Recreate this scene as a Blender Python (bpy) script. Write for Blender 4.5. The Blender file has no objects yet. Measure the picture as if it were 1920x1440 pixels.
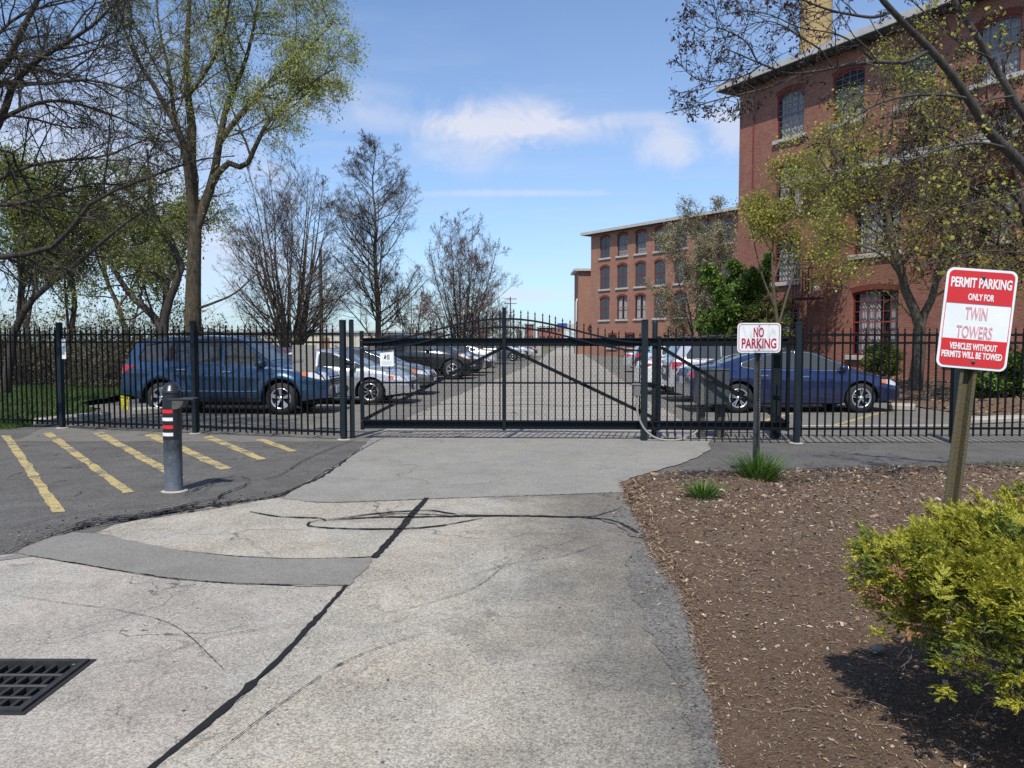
import bpy, math, random
import numpy as np
from mathutils import Vector, Matrix

random.seed(7)
rng = np.random.default_rng(11)
S = bpy.context.scene
COL = S.collection
R = math.radians

# ------------------------------------------------------------------ camera, sky, sun, exposure
CAM_H = 1.60
PITCH = 3.173
cam_data = bpy.data.cameras.new('camera')
cam_data.sensor_width = 36.0
cam_data.lens = 36.0 * 1443.0 / 1920.0
cam_data.clip_start = 0.05
cam_data.clip_end = 3000.0
cam = bpy.data.objects.new('camera', cam_data)
cam.location = (0, 0, CAM_H)
cam.rotation_euler = (R(90 - PITCH), 0, 0)
COL.objects.link(cam)
S.camera = cam

SUN_AZ = 193.0      # compass direction the sun stands in, clockwise from the view direction (+Y)
SUN_EL = 57.0
sun_vec = Vector((math.sin(R(SUN_AZ)) * math.cos(R(SUN_EL)), math.cos(R(SUN_AZ)) * math.cos(R(SUN_EL)), math.sin(R(SUN_EL))))
sun_data = bpy.data.lights.new('sun', 'SUN')
sun_data.energy = 3.6
sun_data.angle = R(0.53)
sun_data.color = (1.0, 0.94, 0.845)
sun = bpy.data.objects.new('sun', sun_data)
sun.rotation_euler = sun_vec.to_track_quat('Z', 'Y').to_euler()
sun.location = (0, 0, 60)
COL.objects.link(sun)

world = bpy.data.worlds.new('World')
S.world = world
world.use_nodes = True
S.view_settings.view_transform = 'Standard'
S.view_settings.look = 'None'
S.view_settings.exposure = 0.45
S.view_settings.gamma = 1.0
S.view_settings.use_curve_mapping = False
S.render.engine = 'CYCLES'
try:
    S.cycles.max_bounces = 6
    S.cycles.transparent_max_bounces = 8
    S.cycles.use_denoising = False
except Exception:
    pass


class NT:
    """small helper around a node tree"""
    def __init__(self, tree):
        self.t = tree
        self.n = tree.nodes
        self.l = tree.links

    def node(self, kind, **kw):
        nd = self.n.new(kind)
        for k, v in kw.items():
            setattr(nd, k, v)
        return nd

    def put(self, sock, val):
        if val is None:
            return
        if hasattr(val, 'is_linked') or isinstance(val, bpy.types.NodeSocket):
            self.l.new(val, sock)
        else:
            sock.default_value = val

    def math(self, op, a, b=None, c=None, clamp=False):
        nd = self.node('ShaderNodeMath', operation=op)
        nd.use_clamp = clamp
        for i, v in enumerate((a, b, c)):
            if v is not None:
                self.put(nd.inputs[i], v)
        return nd.outputs[0]

    def vmath(self, op, a, b=None):
        nd = self.node('ShaderNodeVectorMath', operation=op)
        self.put(nd.inputs[0], a)
        if b is not None:
            self.put(nd.inputs[1], b)
        return nd.outputs['Value'] if op in ('DOT_PRODUCT', 'LENGTH') else nd.outputs[0]

    def mix(self, fac, a, b, blend='MIX'):
        nd = self.node('ShaderNodeMix', data_type='RGBA', blend_type=blend)
        nd.clamp_factor = True
        self.put(nd.inputs[0], fac)
        self.put(nd.inputs[6], a)
        self.put(nd.inputs[7], b)
        return nd.outputs[2]

    def noise(self, vec, scale, detail=3.0, rough=0.55, dist=0.0):
        nd = self.node('ShaderNodeTexNoise')
        if vec is not None:
            self.l.new(vec, nd.inputs['Vector'])
        nd.inputs['Scale'].default_value = scale
        nd.inputs['Detail'].default_value = detail
        nd.inputs['Roughness'].default_value = rough
        nd.inputs['Distortion'].default_value = dist
        return nd.outputs[0]

    def voro(self, vec, scale, feature='F1', out='Distance'):
        nd = self.node('ShaderNodeTexVoronoi', feature=feature)
        if vec is not None:
            self.l.new(vec, nd.inputs['Vector'])
        nd.inputs['Scale'].default_value = scale
        return nd.outputs[out]

    def remap(self, v, a, b, c=0.0, d=1.0):
        nd = self.node('ShaderNodeMapRange')
        self.put(nd.inputs[0], v)
        for i, x in enumerate((a, b, c, d)):
            nd.inputs[i + 1].default_value = x
        return nd.outputs[0]

    def ramp(self, fac, stops, interp='LINEAR'):
        nd = self.node('ShaderNodeValToRGB')
        nd.color_ramp.interpolation = interp
        els = nd.color_ramp.elements
        while len(els) < len(stops):
            els.new(0.5)
        for e, (p, c) in zip(els, stops):
            e.position = p
            e.color = tuple(c) + ((1.0,) if len(c) == 3 else ())
        self.put(nd.inputs[0], fac)
        return nd.outputs[0]


def c4(c):
    return (c[0], c[1], c[2], 1.0)


def build_sky():
    w = NT(world.node_tree)
    w.n.clear()
    out = w.node('ShaderNodeOutputWorld')
    bg = w.node('ShaderNodeBackground')
    w.l.new(bg.outputs[0], out.inputs[0])
    sky = w.node('ShaderNodeTexSky')
    sky.sky_type = 'NISHITA'
    sky.sun_disc = False
    sky.sun_elevation = R(SUN_EL)
    sky.sun_rotation = R(SUN_AZ)
    sky.altitude = 50.0
    sky.air_density = 1.0
    sky.dust_density = 0.35
    sky.ozone_density = 1.6
    tc = w.node('ShaderNodeTexCoord')
    d = tc.outputs['Generated']
    sep = w.node('ShaderNodeSeparateXYZ')
    w.l.new(d, sep.inputs[0])
    z = w.math('MAXIMUM', sep.outputs[2], 0.0)
    # flat cloud layer seen in perspective: thin cirrus everywhere, cumulus wisps here and there
    den = w.math('ADD', z, 0.10)
    comb = w.node('ShaderNodeCombineXYZ')
    w.l.new(w.math('DIVIDE', sep.outputs[0], den), comb.inputs[0])
    w.l.new(w.math('DIVIDE', sep.outputs[1], den), comb.inputs[1])
    cp = comb.outputs[0]
    mp = w.node('ShaderNodeMapping')
    mp.inputs['Scale'].default_value = (0.35, 1.5, 1.0)
    mp.inputs['Rotation'].default_value = (0, 0, R(-6))
    w.l.new(cp, mp.inputs[0])
    cirrus = w.noise(mp.outputs[0], 1.5, 6.0, 0.6, 0.5)
    cirrus = w.remap(cirrus, 0.48, 0.82, 0.0, 0.26)
    veil = w.remap(w.noise(cp, 0.30, 3.0, 0.5), 0.40, 0.75, 0.0, 0.16)
    total = w.math('ADD', cirrus, veil)
    fine = w.noise(d, 11.0, 9.0, 0.66, 0.7)
    # single clouds: direction (azimuth, elevation), half width, half height in tangent units, strength
    clouds = [(-0.6, 15.7, 0.075, 0.026, 0.66), (3.6, 14.9, 0.060, 0.020, 0.55), (-3.6, 13.9, 0.060, 0.030, 0.42), (-9.0, 15.6, 0.09, 0.014, 0.30), (7.5, 15.6, 0.08, 0.008, 0.25),
              (11.4, 13.6, 0.036, 0.022, 0.62), (15.6, 15.0, 0.03, 0.03, 0.55), (0.6, 10.75, 0.13, 0.0045, 0.42),
              (1.5, 3.4, 0.06, 0.010, 0.40), (-14.0, 17.0, 0.12, 0.02, 0.3), (-30.0, 12.0, 0.22, 0.10, 0.55),
              (-22.0, 5.0, 0.20, 0.06, 0.45), (60, 20, 0.25, 0.08, 0.5), (-75, 24, 0.3, 0.09, 0.5), (140, 22, 0.3, 0.08, 0.45), (-130, 18, 0.25, 0.07, 0.45)]
    for az, el, a, b, k in clouds:
        f = Vector((math.sin(R(az)) * math.cos(R(el)), math.cos(R(az)) * math.cos(R(el)), math.sin(R(el))))
        rt = f.cross(Vector((0, 0, 1))).normalized()
        up = rt.cross(f)
        cd = w.vmath('DOT_PRODUCT', d, tuple(f))
        cs = w.math('MAXIMUM', cd, 0.05)
        u = w.math('DIVIDE', w.vmath('DOT_PRODUCT', d, tuple(rt)), w.math('MULTIPLY', cs, a))
        v = w.math('DIVIDE', w.vmath('DOT_PRODUCT', d, tuple(up)), w.math('MULTIPLY', cs, b))
        r2 = w.math('ADD', w.math('MULTIPLY', u, u), w.math('MULTIPLY', v, v))
        g = w.math('EXPONENT', w.math('MULTIPLY', r2, -0.8))
        g = w.math('MULTIPLY', g, w.math('GREATER_THAN', cd, 0.2))
        m = w.math('ADD', g, w.math('MULTIPLY', w.math('SUBTRACT', fine, 0.5), 2.4))
        m = w.math('MULTIPLY', w.remap(m, 0.22, 0.95, 0.0, 1.0), w.math('MULTIPLY', w.math('MINIMUM', w.math('MULTIPLY', g, 2.4), 1.0), k))
        total = w.math('ADD', total, m)
    total = w.math('MINIMUM', total, 0.93)
    cloudcol = (4.7, 4.85, 5.6, 1.0)
    tint = w.mix(1.0, sky.outputs[0], (0.97, 1.03, 1.12, 1.0), 'MULTIPLY')
    # the lowest sky is a little darker and bluer than clear-air scattering gives, all the way round
    low = w.math('EXPONENT', w.math('MULTIPLY', z, -7.0))
    tint = w.mix(w.math('MULTIPLY', low, 0.75), tint, w.mix(1.0, tint, (0.30, 0.50, 0.76, 1.0), 'MULTIPLY'))
    col = w.mix(total, tint, cloudcol)
    w.l.new(col, bg.inputs[0])
    bg.inputs[1].default_value = 0.119


build_sky()

# ------------------------------------------------------------------ surveying: photo pixel -> place on the ground / at a distance
_th = R(PITCH)
_F = 1443.0


def ray(px, py):
    dx, dy = px - 960.0, 720.0 - py
    return Vector((dx, _F * math.cos(_th) + dy * math.sin(_th), -_F * math.sin(_th) + dy * math.cos(_th)))


def G(px, py, z=0.0):
    d = ray(px, py)
    t = (z - CAM_H) / d.z
    return (d.x * t, d.y * t)


def AT(px, py, Y):
    d = ray(px, py)
    t = Y / d.y
    return (d.x * t, Y, CAM_H + d.z * t)


# ------------------------------------------------------------------ object helpers
def tag(o, label=None, cat=None, group=None, kind=None):
    if label:
        o['label'] = label
    if cat:
        o['category'] = cat
    if group:
        o['group'] = group
    if kind:
        o['kind'] = kind
    return o


def thing(name, label, cat, loc=(0, 0, 0), rz=0.0, group=None):
    o = bpy.data.objects.new(name, None)
    o.empty_display_size = 0.2
    o.location = loc
    o.rotation_euler = (0, 0, rz)
    COL.objects.link(o)
    return tag(o, label, cat, group)


def link(name, me, mat=None, parent=None, loc=None):
    if mat is not None and not me.materials:
        for m in (mat if isinstance(mat, (list, tuple)) else [mat]):
            me.materials.append(m)
    o = bpy.data.objects.new(name, me)
    COL.objects.link(o)
    if parent is not None:
        o.parent = parent
    if loc is not None:
        o.location = loc
    return o


def np_mesh(name, V, quads=None, tris=None, smooth=False, mats=None, uv=None):
    V = np.asarray(V, dtype=np.float32).reshape(-1, 3)
    q = np.zeros((0, 4), np.int32) if quads is None else np.asarray(quads, np.int32).reshape(-1, 4)
    t = np.zeros((0, 3), np.int32) if tris is None else np.asarray(tris, np.int32).reshape(-1, 3)
    me = bpy.data.meshes.new(name)
    me.vertices.add(len(V))
    me.vertices.foreach_set('co', V.ravel())
    nl = len(q) * 4 + len(t) * 3
    me.loops.add(nl)
    me.loops.foreach_set('vertex_index', np.concatenate([q.ravel(), t.ravel()]).astype(np.int32))
    npoly = len(q) + len(t)
    me.polygons.add(npoly)
    starts = np.concatenate([np.arange(len(q)) * 4, len(q) * 4 + np.arange(len(t)) * 3]).astype(np.int32)
    me.polygons.foreach_set('loop_start', starts)
    if smooth:
        me.polygons.foreach_set('use_smooth', np.ones(npoly, bool))
    me.update(calc_edges=True)
    if mats:
        for m in mats:
            me.materials.append(m)
    return me


class MB:
    """collects simple solids into one mesh"""
    def __init__(self):
        self.v, self.f, self.s = [], [], []

    def add(self, verts, faces, smooth=False):
        b = len(self.v)
        self.v += [tuple(p) for p in verts]
        self.f += [tuple(b + i for i in fc) for fc in faces]
        self.s += [smooth] * len(faces)
        return self

    def box(self, c, s, rz=0.0, rx=0.0, ry=0.0):
        hx, hy, hz = s[0] / 2, s[1] / 2, s[2] / 2
        pts = [Vector((x, y, z)) for z in (-hz, hz) for x, y in ((-hx, -hy), (hx, -hy), (hx, hy), (-hx, hy))]
        if rz or rx or ry:
            m = Matrix.Rotation(rz, 3, 'Z') @ Matrix.Rotation(ry, 3, 'Y') @ Matrix.Rotation(rx, 3, 'X')
            pts = [m @ p for p in pts]
        pts = [p + Vector(c) for p in pts]
        return self.add(pts, [(3, 2, 1, 0), (4, 5, 6, 7), (0, 1, 5, 4), (1, 2, 6, 5), (2, 3, 7, 6), (3, 0, 4, 7)])

    def bevbox(self, c, s, b=0.01):
        """box with chamfered vertical and top edges"""
        hx, hy, hz = s[0] / 2, s[1] / 2, s[2] / 2
        def ring(x, y, bb, z):
            return [(-x + bb, -y, z), (x - bb, -y, z), (x, -y + bb, z), (x, y - bb, z), (x - bb, y, z), (-x + bb, y, z), (-x, y - bb, z), (-x, -y + bb, z)]
        rs = [ring(hx - b, hy - b, b, -hz), ring(hx, hy, b, -hz + b), ring(hx, hy, b, hz - b), ring(hx - b, hy - b, b, hz)]
        pts = [(p[0] + c[0], p[1] + c[1], p[2] + c[2]) for r_ in rs for p in r_]
        fs = [tuple(range(7, -1, -1)), tuple(range(24, 32))]
        for k in range(3):
            for i in range(8):
                fs.append((k * 8 + i, k * 8 + (i + 1) % 8, k * 8 + 8 + (i + 1) % 8, k * 8 + 8 + i))
        return self.add(pts, fs)

    def beam(self, a, b, w, h, up=(0, 0, 1)):
        a, b = Vector(a), Vector(b)
        d = (b - a).normalized()
        u = Vector(up)
        if abs(d.dot(u)) > 0.98:
            u = Vector((0, 1, 0))
        sd = d.cross(u).normalized()
        u = sd.cross(d)
        pts = []
        for p in (a, b):
            for x, y in ((-w, -h), (w, -h), (w, h), (-w, h)):
                pts.append(p + sd * x / 2 + u * y / 2)
        return self.add(pts, [(0, 1, 2, 3), (7, 6, 5, 4), (0, 4, 5, 1), (1, 5, 6, 2), (2, 6, 7, 3), (3, 7, 4, 0)])

    def tube(self, pts, r, n=8, cap=True):
        pts = [Vector(p) for p in pts]
        k = len(pts)
        rs = [r] * k if not hasattr(r, '__len__') else r
        t0 = (pts[-1] - pts[0]).normalized()
        ref = Vector((0, 0, 1)) if abs(t0.z) < 0.85 else Vector((1, 0.2, 0))
        vs = []
        for i, p in enumerate(pts):
            t = (pts[min(i + 1, k - 1)] - pts[max(i - 1, 0)]).normalized()
            a = t.cross(ref).normalized()
            b = t.cross(a)
            for j in range(n):
                th = 2 * math.pi * j / n
                vs.append(p + (a * math.cos(th) + b * math.sin(th)) * rs[i])
        fs = []
        for i in range(k - 1):
            for j in range(n):
                fs.append((i * n + j, i * n + n + j, i * n + n + (j + 1) % n, i * n + (j + 1) % n))
        self.add(vs, fs, True)
        if cap:
            self.add(vs[:n], [tuple(range(n))])
            self.add(vs[-n:], [tuple(range(n - 1, -1, -1))])
        return self

    def lathe(self, prof, n=24, c=(0, 0, 0), axis='Z', closed=False):
        vs = []
        for r_, h in prof:
            for j in range(n):
                th = 2 * math.pi * j / n
                x, y = r_ * math.cos(th), r_ * math.sin(th)
                if axis == 'Z':
                    p = (x, y, h)
                else:
                    p = (x, -h, y)
                vs.append((p[0] + c[0], p[1] + c[1], p[2] + c[2]))
        fs = []
        for i in range(len(prof) - 1):
            for j in range(n):
                fs.append((i * n + j, i * n + (j + 1) % n, i * n + n + (j + 1) % n, i * n + n + j))
        return self.add(vs, fs, True)

    def prism(self, poly, d0, d1, plane='XY'):
        """extrude a 2D outline: XY -> along z, XZ -> along y"""
        n = len(poly)
        def P(p, d):
            return (p[0], p[1], d) if plane == 'XY' else (p[0], d, p[1])
        vs = [P(p, d0) for p in poly] + [P(p, d1) for p in poly]
        fs = [tuple(range(n - 1, -1, -1)), tuple(range(n, 2 * n))]
        for i in range(n):
            fs.append((i, (i + 1) % n, n + (i + 1) % n, n + i))
        return self.add(vs, fs)

    def mesh(self, name, mat=None):
        me = bpy.data.meshes.new(name)
        me.from_pydata(self.v, [], self.f)
        me.polygons.foreach_set('use_smooth', self.s)
        me.update()
        if mat is not None:
            me.materials.append(mat)
        return me

    def build(self, name, mat, parent=None, loc=None, recalc=False):
        me = self.mesh(name, mat)
        return link(name, me, None, parent, loc)


def rrect(w, h, r, n=5, cx=0.0, cz=0.0):
    out = []
    for sx, sz, a0 in ((1, -1, -90), (1, 1, 0), (-1, 1, 90), (-1, -1, 180)):
        for k in range(n + 1):
            a = R(a0 + 90.0 * k / n)
            out.append((cx + sx * (w / 2 - r) + r * math.cos(a), cz + sz * (h / 2 - r) + r * math.sin(a)))
    return out


# ------------------------------------------------------------------ materials
MATS = {}


def M(name, col, rough=0.6, metal=0.0, var=0.0, vscale=4.0, bump=0.0, bscale=60.0, coat=0.0, spec=0.5, vcol=None, fleck=0.0):
    if name in MATS:
        return MATS[name]
    m = bpy.data.materials.new(name)
    m.use_nodes = True
    t = NT(m.node_tree)
    b = t.n['Principled BSDF']
    b.inputs['Roughness'].default_value = rough
    b.inputs['Metallic'].default_value = metal
    b.inputs['Specular IOR Level'].default_value = spec
    b.inputs['Coat Weight'].default_value = coat
    b.inputs['Coat Roughness'].default_value = 0.04
    b.inputs['Base Color'].default_value = c4(col)
    if var > 0 or bump > 0:
        g = t.node('ShaderNodeNewGeometry')
        pos = g.outputs['Position']
        if var > 0:
            n1 = t.noise(pos, vscale, 5.0, 0.65)
            f = t.remap(n1, 0.3, 0.7)
            other = vcol if vcol is not None else tuple(max(0.0, x * (1 - var)) for x in col)
            cc = t.mix(f, c4(col), c4(other))
            t.l.new(cc, b.inputs['Base Color'])
            t.l.new(t.remap(n1, 0.3, 0.7, max(0.02, rough - 0.08), min(1, rough + 0.1)), b.inputs['Roughness'])
        if bump > 0:
            bn = t.node('ShaderNodeBump')
            bn.inputs['Strength'].default_value = min(1.0, bump)
            bn.inputs['Distance'].default_value = 0.01
            t.l.new(t.noise(pos, bscale, 4.0, 0.6), bn.inputs['Height'])
            t.l.new(bn.outputs[0], b.inputs['Normal'])
    MATS[name] = m
    return m


def island_mat(name, stops, rough=0.7, transl=0.0, spec=0.3):
    """every leaf / chip / blade takes its own colour from the ramp"""
    if name in MATS:
        return MATS[name]
    m = bpy.data.materials.new(name)
    m.use_nodes = True
    t = NT(m.node_tree)
    b = t.n['Principled BSDF']
    g = t.node('ShaderNodeNewGeometry')
    col = t.ramp(g.outputs['Random Per Island'], stops)
    big = t.noise(g.outputs['Position'], 1.4, 3.0)
    col = t.mix(t.remap(big, 0.3, 0.7, 0.0, 0.4), col, c4(stops[0][1]))
    t.l.new(col, b.inputs['Base Color'])
    b.inputs['Roughness'].default_value = rough
    b.inputs['Specular IOR Level'].default_value = spec
    if transl > 0:
        out = t.n['Material Output']
        tr = t.node('ShaderNodeBsdfTranslucent')
        t.l.new(col, tr.inputs[0])
        ms = t.node('ShaderNodeMixShader')
        ms.inputs[0].default_value = transl
        t.l.new(b.outputs[0], ms.inputs[1])
        t.l.new(tr.outputs[0], ms.inputs[2])
        t.l.new(ms.outputs[0], out.inputs[0])
    MATS[name] = m
    return m


def asphalt(name, dark, light, speck=0.5, tint=0.35, cracks=0.6, stain=0.4, scale=1.0, crackscale=0.55, worn_side=None, tintcols=((0.338, 0.305, 0.250), (0.302, 0.296, 0.274))):
    m = bpy.data.materials.new(name)
    m.use_nodes = True
    t = NT(m.node_tree)
    b = t.n['Principled BSDF']
    g = t.node('ShaderNodeNewGeometry')
    pos = g.outputs['Position']
    agg = t.voro(pos, 105.0 * scale, 'F1', 'Color')
    sepc = t.node('ShaderNodeSeparateColor')
    t.l.new(agg, sepc.inputs[0])
    fine = t.noise(pos, 210.0 * scale, 2.0, 0.7)
    mid = t.noise(pos, 38.0, 4.0, 0.7)
    big = t.noise(pos, 0.75, 5.0, 0.62, 0.4)
    a = t.math('ADD', t.math('MULTIPLY', sepc.outputs[0], 0.55), t.math('MULTIPLY', fine, 0.55))
    a = t.math('ADD', a, t.math('MULTIPLY', t.math('SUBTRACT', mid, 0.5), 0.5))
    a = t.remap(a, 0.5 - 0.36 / max(speck, 0.1), 0.62 + 0.30 / max(speck, 0.1))
    col = t.mix(a, c4(dark), c4(light))
    # slow colour drift of worn stone
    tn = t.noise(pos, 1.1, 3.0, 0.5, 0.6)
    tc_ = t.ramp(tn, [(0.36, tintcols[1]), (0.62, tintcols[0])])
    k = 0.5 * (light[0] + dark[0])
    tcol = t.mix(1.0, tc_, (3.4, 3.4, 3.4, 1), 'MULTIPLY')
    col = t.mix(tint, col, t.mix(1.0, col, tcol, 'MULTIPLY'))
    # worn to the stone in places, dirt held in others
    wear = t.remap(t.noise(pos, 2.1, 8.0, 0.72, 0.5), 0.36, 0.66, -0.22, 0.22)
    col = t.mix(t.math('MAXIMUM', wear, 0.0), col, c4(light))
    col = t.mix(t.math('MAXIMUM', t.math('MULTIPLY', wear, -1.0), 0.0), col, c4(dark))
    # stains
    sm = t.remap(big, 0.42, 0.66, 0.0, stain)
    col = t.mix(sm, col, t.mix(1.0, col, (0.62, 0.62, 0.64, 1), 'MULTIPLY'))
    sm2 = t.remap(t.noise(pos, 3.2, 6.0, 0.7), 0.50, 0.75, 0.0, stain)
    col = t.mix(sm2, col, t.mix(1.0, col, (0.72, 0.71, 0.70, 1), 'MULTIPLY'))
    mps = t.node('ShaderNodeMapping')
    mps.inputs['Scale'].default_value = (0.5, 3.2, 1)
    mps.inputs['Rotation'].default_value = (0, 0, R(-32))
    t.l.new(pos, mps.inputs[0])
    streak = t.remap(t.noise(mps.outputs[0], 1.3, 7.0, 0.68, 0.8), 0.52, 0.70, 0.0, stain * 0.9)
    col = t.mix(streak, col, t.mix(1.0, col, (0.70, 0.69, 0.68, 1), 'MULTIPLY'))
    if worn_side:
        # the outer wheel track keeps more of its dark binder
        sx = t.node('ShaderNodeSeparateXYZ')
        t.l.new(pos, sx.inputs[0])
        edge_ = t.math('ADD', t.math('ADD', sx.outputs[0], t.math('MULTIPLY', sx.outputs[1], worn_side[2])), t.math('MULTIPLY', t.math('SUBTRACT', t.noise(pos, 1.6, 5.0, 0.65), 0.5), 1.3))
        mk = t.remap(edge_, worn_side[0], worn_side[1], 0.0, 0.9)
        col = t.mix(mk, col, t.mix(1.0, col, (0.46, 0.465, 0.48, 1), 'MULTIPLY'))
    if cracks > 0:
        wv = t.node('ShaderNodeVectorMath', operation='MULTIPLY_ADD')
        nz = t.node('ShaderNodeTexNoise')
        t.l.new(pos, nz.inputs['Vector'])
        nz.inputs['Scale'].default_value = 1.7
        nz.inputs['Detail'].default_value = 6.0
        t.l.new(nz.outputs[1], wv.inputs[0])
        wv.inputs[1].default_value = (1.3, 1.3, 0)
        t.l.new(pos, wv.inputs[2])
        cd = t.voro(wv.outputs[0], crackscale, 'DISTANCE_TO_EDGE', 'Distance')
        ck = t.remap(cd, 0.0012, 0.0065, 1.0, 0.0)
        gate = t.remap(t.noise(pos, 0.55, 2.0), 0.42, 0.60)
        cd2 = t.voro(wv.outputs[0], crackscale * 3.1, 'DISTANCE_TO_EDGE', 'Distance')
        ck2 = t.math('MULTIPLY', t.remap(cd2, 0.002, 0.011, 0.75, 0.0), t.remap(t.noise(pos, 0.8, 3.0), 0.50, 0.64))
        ck = t.math('MAXIMUM', t.math('MULTIPLY', ck, gate), ck2)
        ck = t.math('MULTIPLY', ck, cracks)
        col = t.mix(ck, col, (0.035, 0.034, 0.033, 1))
    t.l.new(col, b.inputs['Base Color'])
    b.inputs['Roughness'].default_value = 0.88
    b.inputs['Specular IOR Level'].default_value = 0.25
    bn = t.node('ShaderNodeBump')
    bn.inputs['Strength'].default_value = 0.55
    bn.inputs['Distance'].default_value = 0.006
    t.l.new(a, bn.inputs['Height'])
    t.l.new(bn.outputs[0], b.inputs['Normal'])
    MATS[name] = m
    return m


def brick_mat(name, c1, c2, mortar, dirt=0.35, bw=0.205, bh=0.068):
    m = bpy.data.materials.new(name)
    m.use_nodes = True
    t = NT(m.node_tree)
    b = t.n['Principled BSDF']
    tc = t.node('ShaderNodeTexCoord')
    sp = t.node('ShaderNodeSeparateXYZ')
    t.l.new(tc.outputs['Object'], sp.inputs[0])
    cb = t.node('ShaderNodeCombineXYZ')
    t.l.new(t.math('ADD', sp.outputs[0], sp.outputs[1]), cb.inputs[0])
    t.l.new(sp.outputs[2], cb.inputs[1])
    br = t.node('ShaderNodeTexBrick')
    t.l.new(cb.outputs[0], br.inputs['Vector'])
    br.inputs['Color1'].default_value = c4(c1)
    br.inputs['Color2'].default_value = c4(c2)
    br.inputs['Mortar'].default_value = c4(mortar)
    br.inputs['Scale'].default_value = 1.0
    br.inputs['Brick Width'].default_value = bw
    br.inputs['Row Height'].default_value = bh
    br.inputs['Mortar Size'].default_value = 0.008
    br.inputs['Mortar Smooth'].default_value = 0.2
    br.inputs['Bias'].default_value = -0.1
    pos = tc.outputs['Object']
    n1 = t.noise(pos, 0.6, 5.0, 0.65)
    n2 = t.noise(pos, 6.0, 4.0, 0.6)
    col = t.mix(t.remap(n1, 0.35, 0.7, 0.0, dirt), br.outputs[0], t.mix(1.0, br.outputs[0], (0.5, 0.48, 0.5, 1), 'MULTIPLY'))
    col = t.mix(t.remap(n2, 0.5, 0.75, 0.0, 0.4), col, t.mix(1.0, col, (1.35, 1.2, 1.1, 1), 'MULTIPLY'))
    t.l.new(col, b.inputs['Base Color'])
    b.inputs['Roughness'].default_value = 0.9
    b.inputs['Specular IOR Level'].default_value = 0.2
    bn = t.node('ShaderNodeBump')
    bn.inputs['Strength'].default_value = 0.5
    bn.inputs['Distance'].default_value = 0.008
    bn.invert = True
    t.l.new(br.outputs['Fac'], bn.inputs['Height'])
    t.l.new(bn.outputs[0], b.inputs['Normal'])
    MATS[name] = m
    return m


def paint_mat(name, col, flake=0.3, rough=0.3, metal=0.35):
    """car paint: metallic base under clear coat, road dust on it"""
    if name in MATS:
        return MATS[name]
    m = bpy.data.materials.new(name)
    m.use_nodes = True
    t = NT(m.node_tree)
    b = t.n['Principled BSDF']
    g = t.node('ShaderNodeNewGeometry')
    n = t.noise(g.outputs['Position'], 2.2, 5.0, 0.6)
    dust = tuple(0.75 * x + 0.25 * 0.25 for x in col)
    t.l.new(t.mix(t.remap(n, 0.4, 0.75, 0.0, 0.5), c4(col), c4(dust)), b.inputs['Base Color'])
    b.inputs['Metallic'].default_value = metal
    b.inputs['Roughness'].default_value = rough
    b.inputs['Coat Weight'].default_value = 1.0
    b.inputs['Coat Roughness'].default_value = 0.03
    MATS[name] = m
    return m


def glass_mat(name, tint=(0.02, 0.025, 0.028), clear=0.0, rough=0.02):
    if name in MATS:
        return MATS[name]
    m = bpy.data.materials.new(name)
    m.use_nodes = True
    t = NT(m.node_tree)
    b = t.n['Principled BSDF']
    b.inputs['Base Color'].default_value = c4(tint)
    b.inputs['Roughness'].default_value = rough
    b.inputs['Specular IOR Level'].default_value = 0.65
    if clear > 0:
        out = t.n['Material Output']
        tr = t.node('ShaderNodeBsdfTransparent')
        ms = t.node('ShaderNodeMixShader')
        ms.inputs[0].default_value = clear
        t.l.new(b.outputs[0], ms.inputs[1])
        t.l.new(tr.outputs[0], ms.inputs[2])
        t.l.new(ms.outputs[0], out.inputs[0])
    MATS[name] = m
    return m
# ------------------------------------------------------------------ ground sheets
def spline(pts, step=0.12, closed=False):
    """Catmull-Rom through world xy points, resampled"""
    P = [np.array(p[:2], float) for p in pts]
    n = len(P)
    out = []
    rngk = range(n if closed else n - 1)
    for i in rngk:
        if closed:
            p0, p1, p2, p3 = P[(i - 1) % n], P[i], P[(i + 1) % n], P[(i + 2) % n]
        else:
            p1, p2 = P[i], P[i + 1]
            p0 = P[i - 1] if i > 0 else 2 * p1 - p2
            p3 = P[i + 2] if i + 2 < n else 2 * p2 - p1
        k = max(1, int(np.linalg.norm(p2 - p1) / step))
        for j in range(k):
            u = j / k
            out.append(0.5 * ((2 * p1) + (-p0 + p2) * u + (2 * p0 - 5 * p1 + 4 * p2 - p3) * u * u + (-p0 + 3 * p1 - 3 * p2 + p3) * u ** 3))
    if not closed:
        out.append(P[-1])
    return out


def straight(pts, step=0.15, closed=True):
    out = []
    n = len(pts)
    for i in range(n if closed else n - 1):
        a, b = np.array(pts[i], float), np.array(pts[(i + 1) % n], float)
        k = max(1, int(np.linalg.norm(b - a) / step))
        for j in range(k):
            out.append(a + (b - a) * j / k)
    if not closed:
        out.append(np.array(pts[-1], float))
    return out


# opening of the storm drain: far right corner, size
DR_X, DR_Y = G(168, 1244)
DR_W, DR_D = 0.61, 0.53
HOLE = [(DR_X - DR_W + .01, DR_Y - .01), (DR_X - DR_W + .01, DR_Y - DR_D + .01), (DR_X - .01, DR_Y - DR_D + .01), (DR_X - .01, DR_Y - .01)]


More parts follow.
